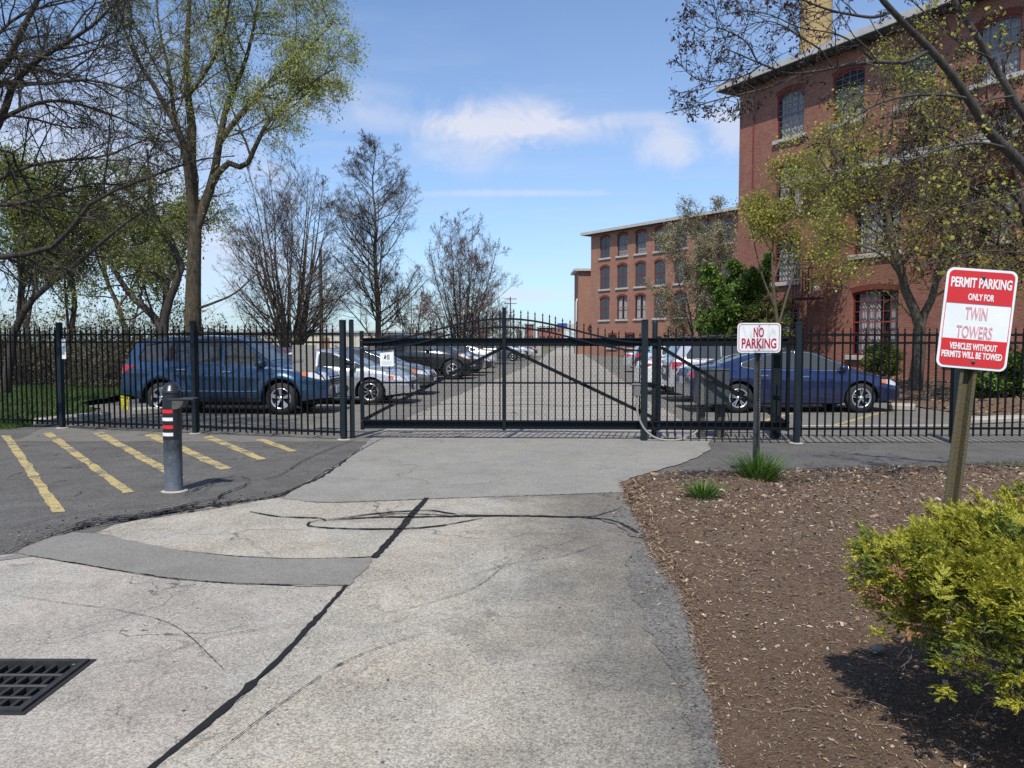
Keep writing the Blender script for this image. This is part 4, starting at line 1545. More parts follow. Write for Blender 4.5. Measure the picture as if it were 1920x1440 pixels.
# ------------------------------------------------------------------ mill buildings
m_brick_near = brick_mat('brick_near', (0.285, 0.112, 0.080), (0.19, 0.073, 0.056), (0.29, 0.205, 0.16))
m_brick_far = brick_mat('brick_far', (0.34, 0.165, 0.115), (0.25, 0.115, 0.083), (0.31, 0.23, 0.18))
m_brick_dist = M('brick_distant', (0.30, 0.12, 0.09), .9, var=.3, vscale=.5)
m_stone = M('granite_sill', (0.50, 0.49, 0.46), .85, var=.4, vscale=5, bump=.3, bscale=40)
m_redframe = M('red_window_paint', (0.20, 0.022, 0.018), .5, var=.35, vscale=3)
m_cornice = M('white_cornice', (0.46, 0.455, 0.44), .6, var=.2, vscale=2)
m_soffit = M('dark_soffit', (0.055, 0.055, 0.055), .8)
m_roof = M('roof_membrane', (0.20, 0.20, 0.20), .9)
m_pane = glass_mat('window_glass', (0.030, 0.036, 0.042))
m_pane_sky = glass_mat('window_glass_blue', (0.05, 0.075, 0.10))
m_curtain = M('white_curtain', (0.62, 0.62, 0.64), .9, var=.35, vscale=6)
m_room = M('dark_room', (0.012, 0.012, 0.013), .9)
m_muntin = M('grey_muntin', (0.13, 0.12, 0.125), .55)
m_rmuntin = M('red_muntin', (0.22, 0.05, 0.045), .55)
m_iron2 = M('rusty_iron', (0.06, 0.03, 0.022), .7, var=.5, vscale=20)


def arc_pts(x0, x1, z, rise, n=8):
    """segmental arch head from (x0,z) to (x1,z) rising in the middle"""
    w = x1 - x0
    return [(x0 + w * k / n, z + rise * (1 - (2 * k / n - 1) ** 2)) for k in range(n + 1)]


def wall_with_openings(L, H, ops, depth=0.22, t=0.0):
    """facade in local x (along), z (up), y = 0 outside; ops: (x0, x1, z0, z1 spring, rise) sorted in rows"""
    mb = MB()
    rows = {}
    for o_ in ops:
        rows.setdefault((round(o_[2], 3)), []).append(o_)
    zs = sorted(rows)
    z_cur = 0.0
    def quad(x0, x1, z0, z1):
        if x1 - x0 > 1e-6 and z1 - z0 > 1e-6:
            mb.add([(x0, 0, z0), (x1, 0, z0), (x1, 0, z1), (x0, 0, z1)], [(0, 1, 2, 3)])
    for zk in zs:
        row = sorted(rows[zk])
        zt = max(o_[3] + o_[4] for o_ in row) + 0.05
        quad(0, L, z_cur, zk)
        x = 0.0
        for (x0, x1, z0, z1, rise) in row:
            quad(x, x0, zk, zt)
            A_ = arc_pts(x0, x1, z1, rise)
            for p, q in zip(A_[:-1], A_[1:]):
                mb.add([(p[0], 0, p[1]), (q[0], 0, q[1]), (q[0], 0, zt), (p[0], 0, zt)], [(0, 1, 2, 3)])
            loop = [(x0, z0)] + A_ + [(x1, z0)]
            for p, q in zip(loop, loop[1:] + loop[:1]):
                mb.add([(p[0], 0, p[1]), (q[0], 0, q[1]), (q[0], depth, q[1]), (p[0], depth, p[1])], [(3, 2, 1, 0)])
            x = x1
        quad(x, L, zk, zt)
        z_cur = zt
    quad(0, L, z_cur, H)
    return mb


def box_rest(mb, L, D, H):
    """side, back and top of the block behind a facade"""
    mb.add([(0, 0, 0), (0, D, 0), (0, D, H), (0, 0, H)], [(0, 1, 2, 3)][::-1])
    mb.add([(L, 0, 0), (L, D, 0), (L, D, H), (L, 0, H)], [(0, 1, 2, 3)])
    mb.add([(0, D, 0), (L, D, 0), (L, D, H), (0, D, H)], [(3, 2, 1, 0)])


def window(bld, x0, x1, z0, z1, rise, nx, nz, style, arch_mat, detailed=True, depth=0.14, curtain=None, sill=True):
    """part of the building: frame mesh, with panes, muntins, curtain and sill as its sub-parts"""
    w = x1 - x0
    xm, fr = (x0 + x1) / 2, 0.075
    fm = MB()
    A_ = arc_pts(x0, x1, z1, rise)
    inner = arc_pts(x0 + fr, x1 - fr, z1 - fr, rise * .9)
    # frame ring
    oo = [(x0, z0)] + A_ + [(x1, z0)]
    ii = [(x0 + fr, z0 + fr)] + inner + [(x1 - fr, z0 + fr)]
    n = len(oo)
    for k in range(n):
        a, b, c, d = oo[k], oo[(k + 1) % n], ii[(k + 1) % n], ii[k]
        fm.add([(a[0], 0, a[1]), (b[0], 0, b[1]), (c[0], 0, c[1]), (d[0], 0, d[1])], [(3, 2, 1, 0)])
        fm.add([(d[0], 0, d[1]), (c[0], 0, c[1]), (c[0], .05, c[1]), (d[0], .05, d[1])], [(3, 2, 1, 0)])
    frame_mat = m_redframe if style != 'grey' else m_muntin
    win = fm.build('window', frame_mat, bld, (0, depth - .06, 0))
    zmid = (z0 + z1 + rise * .5) / 2
    # two sashes
    ztop = z1 + rise * .75
    def bar(mb, p, q, w_):
        mb.beam((p[0], .012, p[1]), (q[0], .012, q[1]), w_ , .03, up=(0, 1, 0))
    mu = MB()
    th = 0.026 if style != 'sash' else 0.05
    mm = {'sash': m_redframe, 'grid': m_muntin, 'grey': m_muntin, 'redgrid': m_rmuntin}[style]
    for k in range(1, nx):
        x = x0 + fr + (w - 2 * fr) * k / nx
        mu.box((x, .012, (z0 + ztop) / 2), (th, .03, ztop - z0 - fr))
    for k in range(1, nz):
        z = z0 + fr + (ztop - z0 - fr) * k / nz
        thk = th * (2.2 if abs(k - nz / 2) < .51 and nz % 2 == 0 else 1)
        mu.box((xm, .010, z), (w - 2 * fr, .034, thk))
    mu.build('muntin_grid', mm, win)
    # panes: each one its own piece where they are large enough to see
    y = .022
    pm = m_pane
    if detailed:
        for i in range(nx):
            for j in range(nz):
                xa = x0 + fr + (w - 2 * fr) * i / nx
                xb = x0 + fr + (w - 2 * fr) * (i + 1) / nx
                za = z0 + fr + (ztop - z0 - fr) * j / nz
                zb = z0 + fr + (ztop - z0 - fr) * (j + 1) / nz
                a = random.uniform(-.012, .012)
                b_ = random.uniform(-.010, .010)
                pb = MB().add([(xa, y - a, za), (xb, y + a, za), (xb, y + a + b_, zb), (xa, y - a + b_, zb)], [(0, 1, 2, 3)])
                pb.build('pane', m_pane_sky if style == 'grey' else (m_pane_clear if curtain else pm), win)
    else:
        zc_ = (z0 + ztop) / 2
        for za, zb in ((z0 + fr, zc_), (zc_, ztop)):
            MB().add([(x0 + fr, y, za), (x1 - fr, y, za), (x1 - fr, y + random.uniform(-.01, .02), zb), (x0 + fr, y, zb)], [(0, 1, 2, 3)]).build('pane', m_pane_clear if curtain else pm, win)
    if curtain:
        cb = MB()
        spans = {'full': [(0.02, .98, .97)], 'sides': [(.02, .42, 1.0), (.62, .98, 1.0)], 'left': [(.05, .55, 1.0), (.8, .97, 1.0)], 'low': [(.02, .98, .62)]}[curtain]
        for a, b, hfrac in spans:
            k = 26
            xs = [x0 + fr + (w - 2 * fr) * (a + (b - a) * i / k) for i in range(k + 1)]
            ys = [.16 + .025 * math.sin(i * 1.9 + x0) + .012 * math.sin(i * .7) for i in range(k + 1)]
            zt = z0 + fr + (ztop - z0) * hfrac
            for i in range(k):
                cb.add([(xs[i], ys[i], z0 + fr), (xs[i + 1], ys[i + 1], z0 + fr), (xs[i + 1], ys[i + 1], zt), (xs[i], ys[i], zt)], [(0, 1, 2, 3)], True)
        cb.build('curtain', m_curtain, win)
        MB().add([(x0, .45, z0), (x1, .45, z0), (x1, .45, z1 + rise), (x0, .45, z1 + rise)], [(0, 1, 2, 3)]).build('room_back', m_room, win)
    if sill:
        MB().bevbox((xm, -.10 - depth + .06 + .11, z0 - .10), (w + .34, .30, .19), .012).build('sill', m_stone, win)
    # brick arch above
    if rise > 0:
        am = MB()
        o2 = arc_pts(x0 - .10, x1 + .10, z1 + .02, rise + .01)
        i2 = arc_pts(x0, x1, z1, rise)
        for (p, q, r_, s_) in zip(i2[:-1], i2[1:], o2[1:], o2[:-1]):
            am.add([(p[0], 0, p[1]), (q[0], 0, q[1]), (r_[0], 0, r_[1] + .20), (s_[0], 0, s_[1] + .20)], [(0, 1, 2, 3)])
        am.build('arch', arch_mat, win, (0, -depth + .06 - .006, 0))
    return win


m_pane_clear = glass_mat('window_glass_clear', (0.02, 0.025, 0.03), clear=0.72)
m_brickarch = M('brick_arch', (0.17, 0.040, 0.028), .9, var=.4, vscale=14, bump=.4, bscale=30)

# --- near mill: main block
ang_near = math.atan2(-.868, .497)
mill = thing('brick_mill', 'tall four storey red brick mill at the right with arched windows and white eaves', 'building', (12.0, 41.25, 0), ang_near)
Lm, Hm, Dm = 30.0, 14.75, 16.0
cols_ = [3.3 + 3.25 * k for k in range(8)]
ops, wins = [], []
for r_, (z0, z1) in enumerate([(1.0, 3.15), (4.55, 6.75), (8.05, 10.25), (11.60, 13.72)]):
    for k, s in enumerate(cols_):
        ops.append((s - .82, s + .82, z0, z1, .18))
        wins.append((r_, k, s, z0, z1))
mb = wall_with_openings(Lm, Hm, ops)
box_rest(mb, Lm, Dm, Hm)
mb.build('wall', m_brick_near, mill)
for r_, k, s, z0, z1 in wins:
    if k > 5:
        continue
    st = 'grid' if r_ != 2 else 'sash'
    nx, nz = (4, 8) if st == 'grid' else (2, 2)
    window(mill, s - .82, s + .82, z0, z1, .18, nx, nz, st, m_brickarch, True, curtain={(3, 0): 'full', (3, 3): 'full', (1, 1): 'left', (3, 1): 'low', (2, 0): 'sides', (1, 0): 'low', (0, 0): 'left', (3, 4): 'sides', (2, 3): 'full'}.get((r_, k)))
# dark backing so that empty windows look into a room
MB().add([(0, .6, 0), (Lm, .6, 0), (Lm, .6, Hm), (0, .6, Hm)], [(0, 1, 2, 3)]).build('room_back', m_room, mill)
ro = MB().box((Lm / 2 - .2, Dm / 2, Hm + .28), (Lm + 1.3, Dm + 1.6, .12))
roof = ro.build('roof', m_roof, mill)
MB().box((Lm / 2 - .2, -.86, Hm + .20), (Lm + 1.4, .10, .30)).build('fascia', m_cornice, roof)
MB().box((-.90, Dm / 2, Hm + .20), (.10, Dm + 1.5, .30)).build('fascia', m_cornice, roof)
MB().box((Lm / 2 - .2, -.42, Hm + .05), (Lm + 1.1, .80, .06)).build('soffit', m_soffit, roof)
br = MB()
for k in range(40):
    br.box((.1 + k * .75, -.35, Hm - .06), (.10, .62, .16))
br.build('brackets', m_soffit, roof)['kind'] = 'stuff'
MB().tube([(1.0, -.05, Hm - .2), (1.0, -.05, 8.3)], .03, 6).build('drain_pipe', m_redframe, mill)
# dryer flue etc: small rusty balcony with stair rail at the joint
# --- annex in front
annex = thing('brick_annex', 'two storey red brick annex in front of the tall mill, with large red-framed barred window', 'building', (12.95, 34.85, 0), ang_near)
La, Ha, Da = 20.0, 8.55, 2.7
ops = []
aw = [3.75, 8.0, 12.25, 16.5]
for s in aw:
    ops.append((s - 1.06, s + 1.06, 1.02, 3.62, .10))
    ops.append((s - 1.06, s + 1.06, 5.2, 7.3, .10))
mb = wall_with_openings(La, Ha, ops)
box_rest(mb, La, Da, Ha)
mb.build('wall', m_brick_near, annex)
for k, s in enumerate(aw[:3]):
    window(annex, s - 1.06, s + 1.06, 1.02, 3.62, .10, 6, 6, 'redgrid', m_brickarch, True, curtain='left', depth=.18)
    window(annex, s - 1.06, s + 1.06, 5.2, 7.3, .10, 4, 6, 'grid', m_brickarch, True, curtain='low' if k else 'left', depth=.16)
ro = MB().box((La / 2 - .1, Da / 2 - .2, Ha + .25), (La + .8, Da + .9, .10)).build('roof', m_roof, annex)
MB().box((La / 2 - .1, -.60, Ha + .14), (La + .9, .09, .36)).build('fascia', m_cornice, ro)
MB().box((-.48, .8, Ha + .14), (.09, 2.7, .36)).build('fascia', m_cornice, ro)
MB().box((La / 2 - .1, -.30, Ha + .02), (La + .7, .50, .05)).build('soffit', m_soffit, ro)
# pilaster strip and barred gallery near its left end
MB().box((1.05, -.11, 2.6), (.8, .2, 5.2)).build('pilaster', m_brick_near, annex)
# rusty gallery with railing
gal = thing('iron_gallery', 'small rusty barred iron gallery on a post beside the annex pilaster', 'gallery', AT(1512, 640, 33.6), ang_near)
gal.location.z = 0
g_ = MB().box((0, 0, 3.45), (1.1, .7, .08)).build('deck', m_iron2, gal)
for k in range(7):
    MB().box((-.5 + k * .165, -.33, 4.1), (.025, .025, 1.25)).build('bar', m_iron2, gal)
MB().box((0, -.33, 4.74), (1.1, .04, .04)).build('rail', m_iron2, gal)
MB().box((-.5, -.3, 1.72), (.07, .07, 3.42)).build('post', m_iron2, gal)
sl = thing('security_light', 'small white security light under the iron gallery on the brick annex', 'lamp', AT(1530, 541, 33.0), ang_near)
MB().lathe([(.001, -.16), (.10, -.14), (.13, 0), (.08, .12), (.001, .14)], 12, (0, 0, 0), 'Y').build('head', M('white_plastic', (.75, .74, .72), .4), sl)
MB().box((-.12, .05, .0), (.2, .06, .06)).build('bracket', m_iron2, sl)

# chimney
cx_, cy_, _ = AT(1529, 100, 62)
ch = thing('brick_chimney', 'round buff-yellow brick chimney rising behind the mill roof', 'chimney', (cx_, cy_, 0))
m_buff = brick_mat('buff_brick', (0.50, 0.36, 0.17), (0.40, 0.28, 0.13), (0.44, 0.34, 0.20), bw=.25, bh=.085)
MB().lathe([(1.45, 0), (1.28, 20), (1.12, 34)], 28).build('shaft', m_buff, ch)
MB().lathe([(1.12, 33.6), (1.4, 34.1), (1.4, 35.0), (1.0, 35.1), (.9, 34)], 28).build('crown', m_buff, ch)

# --- far mill
ang_far = math.atan2(-.809, .588)
far = thing('brick_mill', 'lower orange-brown brick mill beyond the car park with three rows of arched windows', 'building', (8.96, 88.0, 0), ang_far)
Lf, Hf, Df = 34.0, 13.6, 14.0
ops, wins = [], []
for r_, (z0, z1) in enumerate([(4.0, 6.25), (7.4, 9.65), (10.85, 12.95)]):
    for k in range(12):
        s = 2.3 + 2.75 * k
        ops.append((s - .78, s + .78, z0, z1, .28))
        wins.append((r_, k, s, z0, z1))
for k in (0, 1, 3, 5):
    s = 3.6 + 2.75 * k
    ops.append((s - .7, s + .7, .9, 2.2, .15))
    wins.append((-1, k, s, .9, 2.2))
mb = wall_with_openings(Lf, Hf, ops)
box_rest(mb, Lf, Df, Hf)
mb.build('wall', m_brick_far, far)
for r_, k, s, z0, z1 in wins:
    if k > 7:
        continue
    lw = .78 if r_ >= 0 else .7
    ri = .28 if r_ >= 0 else .15
    if r_ == 2 and k in (1, 2) or (r_ == 1 and k in (4, 5)):
        window(far, s - lw, s + lw, z0, z1, ri, 5, 8, 'grid', m_brickarch, False, curtain='full' if r_ == 2 else None)
    elif r_ == 0 and k in (1, 2):
        window(far, s - lw, s + lw, z0, z1, ri, 2, 2, 'redgrid', m_brickarch, False, curtain='sides')
    else:
        window(far, s - lw, s + lw, z0, z1, ri, 2, 2, 'sash', m_brickarch, False)
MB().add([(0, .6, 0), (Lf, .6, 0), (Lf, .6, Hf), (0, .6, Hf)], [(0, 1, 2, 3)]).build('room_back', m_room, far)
ro = MB().box((Lf / 2 - .3, Df / 2, Hf + .22), (Lf + 1.2, Df + 1.4, .10)).build('roof', m_roof, far)
MB().box((Lf / 2 - .3, -.75, Hf + .14), (Lf + 1.3, .1, .30)).build('fascia', m_cornice, ro)
MB().box((-.90, Df / 2, Hf + .14), (.10, Df + 1.3, .30)).build('fascia', m_cornice, ro)
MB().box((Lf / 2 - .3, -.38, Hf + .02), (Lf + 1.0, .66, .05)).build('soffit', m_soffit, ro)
# stair tower at its far end
tw = thing('brick_tower', 'narrow lower brick block with white downpipe behind the left end of the far mill', 'building', (8.15, 95.0, 0), 0)
MB().box((2.5, 3, 5.1), (5, 6, 10.2)).build('wall', m_brick_far, tw)
MB().box((2.4, 2.9, 10.35), (5.8, 6.6, .28)).build('roof', m_cornice, tw)
MB().tube([(-.25, -.1, 0), (-.25, -.1, 6.4), (-.1, .2, 6.8)], .11, 8).build('downpipe', m_cornice, tw)

# --- distant things along the lot and beyond
m_beige = M('beige_cladding', (0.62, 0.56, 0.46), .7, var=.15, vscale=.4)
x0_, y0_, _ = AT(395, 650, 78)
x1_, y1_, _ = AT(835, 650, 84)
wh = thing('warehouse', 'long low beige metal warehouse seen behind the bare trees at left', 'building', (x0_, y0_, 0), math.atan2(y1_ - y0_, x1_ - x0_))
LW = math.hypot(x1_ - x0_, y1_ - y0_)
MB().box((LW / 2, 10, 1.25), (LW, 20, 2.5)).build('wall', m_beige, wh)
for k in range(30):
    MB().bevbox((LW * (k + .5) / 30, -.03, 1.28), (LW / 30 - .08, .07, 2.3), .015).build('panel', m_beige, wh)
MB().box((LW / 2, 10, 2.62), (LW + .4, 20.6, .2)).build('roof', m_cornice, wh)
for k in (14, 20, 25):
    MB().box((LW * k / 30, -.09, 1.0), (1.0, .06, 2.0)).build('door', M('rust_door', (.22, .12, .07), .7), wh)

def far_block(name, label, px0, px1, Y, H, mat, nwin, rows, cat='building'):
    a, b = AT(px0, 640, Y), AT(px1, 640, Y)
    t = thing(name, label, cat, (a[0], Y, 0))
    W_ = b[0] - a[0]
    MB().box((W_ / 2, 6, H / 2), (W_, 12, H)).build('wall', mat, t)
    MB().box((W_ / 2, 6, H + .12), (W_ + .6, 12.6, .24)).build('roof', m_cornice, t)
    for r_ in range(rows):
        for k in range(nwin):
            MB().box((W_ * (k + .5) / nwin, -.03, 1.4 + r_ * 3.0 + .9), (W_ / nwin * .45, .06, 1.6)).build('window', m_pane, t)
    return t
far_block('distant_brick_house', 'distant red brick block beyond the far end of the car park, nearer the trees', 986, 1001, 210, 6.2, m_brick_dist, 3, 2)
far_block('distant_brick_house', 'distant low red brick terrace in line with the end of the driving aisle', 1010, 1058, 225, 5.6, m_brick_dist, 7, 2)
# white bridge-like canopy with blue fascia
ax_, ay_, _ = AT(1046, 620, 160)
cn = thing('station_canopy', 'white raised walkway with blue fascia at the far end of the lot', 'canopy', (ax_, ay_, 0))
MB().box((3.2, 2, 4.7), (6.6, 4, 1.0)).build('roof', m_cornice, cn)
MB().box((.9, -.1, 4.9), (2.0, .12, .9)).build('fascia', M('blue_fascia', (.03, .06, .28), .5), cn)
for k in range(4):
    MB().box((1.6 + k * 1.3, 0.1, 2.1), (.22, .22, 4.2)).build('post', m_cornice, cn)
MB().beam((1.5, 0, 4.2), (6.4, 0, 1.2), .2, .3).build('stair', m_cornice, cn)


def utility_pole(px, py, Y, h, label, arms=2):
    x, y, z = AT(px, py, Y)
    t = thing('utility_pole', label, 'pole', (x, y, 0), .2, 'wooden utility poles')
    m_ = M('pole_wood', (.12, .085, .06), .9, var=.4, vscale=6)
    MB().tube([(0, 0, 0), (0, 0, h)], [.17, .12], 8).build('pole', m_, t)
    for k in range(arms):
        MB().box((0, -.15, h - .4 - k * .9), (2.4, .1, .12)).build('crossarm', m_, t)
        for xx in (-1.05, -.5, .5, 1.05):
            MB().lathe([(.05, 0), (.07, .08), (.03, .16), (.001, .17)], 6, (xx, -.15, h - .33 - k * .9)).build('insulator', m_stone, t)
    return t
utility_pole(957, 640, 150, 10.2, 'distant utility pole with crossarms beside the last bare trees')
utility_pole(603, 640, 62, 9.0, 'brown wooden pole standing among the bare trees at left', 0)
# chain-link gate across the far end of the aisle
x0_, y0_ = G(1030, 657)
x1_, y1_ = G(1094, 657)
fg = thing('barrier_gate', 'low galvanised barrier gate across the far end of the driving aisle', 'gate', (x0_, y0_, 0), 0)
Wg = x1_ - x0_
for z in (.25, 1.2):
    MB().tube([(0, 0, z), (Wg, 0, z)], .05, 6).build('rail', m_galv, fg)
for x in (0, Wg / 2, Wg):
    MB().tube([(x, 0, 0), (x, 0, 1.3)], .06, 6).build('post', m_galv, fg)
MB().beam((0, 0, .3), (Wg / 2, 0, 1.15), .05, .05).beam((Wg / 2, 0, 1.15), (Wg, 0, .3), .05, .05).build('brace', m_galv, fg)
# pale gate pier by the far cars
x0_, y0_ = G(1010, 668)
pr = thing('stone_pier', 'pale concrete pier at the end of the left car row', 'pier', (x0_, y0_, 0))
MB().bevbox((0, 0, .75), (.55, .55, 1.5), .04).build('shaft', m_conc, pr)
MB().bevbox((0, 0, 1.56), (.7, .7, .14), .03).build('cap', m_conc, pr)
# far hedge line on the horizon
# ------------------------------------------------------------------ cars
m_tyre = M('tyre_rubber', (0.018, 0.018, 0.019), .8, bump=.3, bscale=120)
m_rim = M('alloy_silver', (0.62, 0.62, 0.64), .28, .85)
m_rimdark = M('spoke_backing_dark', (0.012, 0.012, 0.013), .5, .2)
m_chrome = M('chrome_trim', (0.78, 0.78, 0.80), .12, 1.0)
m_trim = M('black_trim', (0.014, 0.014, 0.015), .5)
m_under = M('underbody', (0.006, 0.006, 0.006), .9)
m_carglass = glass_mat('car_glass', (0.045, 0.05, 0.05), rough=.03)
m_windscreen = glass_mat('windscreen_glass', (0.07, 0.095, 0.105), rough=.04)
m_head = M('headlamp', (0.80, 0.81, 0.82), .15, .0, var=.45, vscale=14, coat=1.0)
m_tail = M('tail_lamp', (0.42, 0.008, 0.014), .15, var=.3, vscale=15, coat=1.0)
m_amber = M('amber_lamp', (0.60, 0.17, 0.05), .2, coat=1.0)
m_plate = M('number_plate', (0.62, 0.63, 0.65), .4, var=.4, vscale=60, vcol=(.25, .3, .4))


def interp(P):
    xs = np.array([p[0] for p in P])
    zs = np.array([p[1] for p in P])
    return lambda x: np.interp(x, xs, zs)


SPECS = {
    'suv': dict(L=4.58, W=1.80, wb=2.64, fx=1.30, r=.345, rocker=.27, tumble=.19, ra=.075,
                top=[(-2.26, .42), (-2.30, .62), (-2.28, .93), (-2.22, 1.10), (-2.07, 1.40), (-1.97, 1.56), (-1.78, 1.625), (-1.1, 1.675), (-.4, 1.695), (.10, 1.685), (.34, 1.64), (.70, 1.405), (1.06, 1.135), (1.16, 1.085), (1.60, 1.03), (1.98, .955), (2.14, .87), (2.22, .74), (2.26, .60), (2.25, .42), (2.22, .34)],
                belt=[(-2.2, 1.10), (-1.7, 1.09), (0, 1.035), (1.2, .985), (2.2, .9)],
                windows=[[(-1.86, -1.01), [(-1.86, 1.16), (-1.01, 1.10)], [(-1.86, 1.24), (-1.70, 1.47), (-1.01, 1.565)]],
                         [(-.96, -.02), [(-.96, 1.10), (-.02, 1.06)], [(-.96, 1.565), (-.02, 1.595)]],
                         [(.07, .96), [(.07, 1.055), (.96, 1.03)], [(.07, 1.595), (.34, 1.55), (.96, 1.115)]]],
                seams=[-1.02, .02, 1.02], handles=[(-.86, .955), (.14, .915)], rails=True, arch_flare=True),
    'sedan': dict(L=4.86, W=1.86, wb=2.775, fx=1.41, r=.335, rocker=.22, tumble=.36, ra=.062,
                  top=[(-2.40, .36), (-2.44, .55), (-2.43, .82), (-2.36, .98), (-2.20, 1.045), (-1.80, 1.09), (-1.20, 1.29), (-.72, 1.395), (-.2, 1.436), (.20, 1.425), (.50, 1.36), (.92, 1.185), (1.32, 1.005), (1.42, .965), (1.8, .90), (2.12, .81), (2.28, .71), (2.38, .56), (2.40, .42), (2.36, .26), (2.34, .22)],
                  belt=[(-2.4, .98), (-1.2, .985), (0, .945), (1.3, .91), (2.3, .7)],
                  windows=[[(-1.30, -.97), [(-1.30, 1.05), (-.97, .995)], [(-1.30, 1.10), (-.97, 1.225)]],
                           [(-.92, -.06), [(-.92, .99), (-.06, .975)], [(-.92, 1.245), (-.5, 1.335), (-.06, 1.36)]],
                           [(.02, 1.13), [(.02, .975), (1.13, .96)], [(.02, 1.36), (.34, 1.325), (1.13, 1.02)]]],
                  seams=[-.98, -.02, 1.06], handles=[(-.82, .845), (.14, .82)], rails=False, chrome=True),
    'pickup': dict(L=5.8, W=2.0, wb=3.68, fx=1.95, r=.41, rocker=.46, tumble=.22, ra=.09,
                   top=[(-2.93, .55), (-2.95, .75), (-2.93, 1.10), (-2.90, 1.20), (-1.30, 1.20), (-1.27, 1.22), (-1.12, 1.78), (-.95, 1.87), (-.2, 1.91), (.30, 1.88), (.70, 1.60), (1.10, 1.28), (1.25, 1.23), (1.9, 1.19), (2.45, 1.12), (2.62, .98), (2.68, .8), (2.70, .62), (2.66, .5)],
                   belt=[(-2.9, 1.19), (-1.2, 1.20), (0, 1.19), (1.2, 1.14), (2.6, 1.0)],
                   windows=[[(-1.02, -.30), [(-1.02, 1.25), (-.30, 1.24)], [(-1.02, 1.74), (-.30, 1.79)]],
                            [(-.22, .98), [(-.22, 1.24), (.98, 1.2)], [(-.22, 1.79), (.28, 1.75), (.98, 1.28)]]],
                   seams=[-1.12, -.26, 1.02], handles=[(-.92, 1.08), (-.08, 1.06)], rails=False),
}


class CarShape:
    def __init__(self, sp):
        self.sp = sp
        self.zt = interp(sp['top'])
        self.bl = interp(sp['belt'])
        self.x0 = sp['top'][0][0]
        self.xs_min = min(p[0] for p in sp['top'])
        self.xs_max = max(p[0] for p in sp['top'])

    def W(self, x, z):
        sp = self.sp
        hw = sp['W'] / 2
        x = np.asarray(x, float)
        z = np.asarray(z, float)
        u = np.where(x > 0, x / self.xs_max, x / self.xs_min)
        plan = np.where(x > 0, 1 - .30 * np.clip(u, 0, 1) ** 5.5, 1 - .16 * np.clip(u, 0, 1) ** 7)
        b = self.bl(x)
        low = 1 - .055 * np.clip((.5 - z) / .3, 0, 1) ** 1.5
        shoulder = 1 - .045 * np.clip((z - (b - .22)) / .22, 0, 1) ** 2
        up = np.clip(z - b, 0, 5)
        w = hw * plan * low * shoulder - up * sp['tumble'] - .025 * np.clip(up / .02, 0, 1)
        # crease along the doors
        w = w + .008 * np.exp(-((z - (b - .20)) / .035) ** 2)
        if sp.get('arch_flare'):
            for xw in (sp['fx'], sp['fx'] - sp['wb']):
                d = np.hypot(x - xw, z - sp['r'])
                w = w + .028 * np.exp(-((d - (sp['r'] + sp['ra'] + .05)) / .055) ** 2)
        return np.maximum(w, .05)


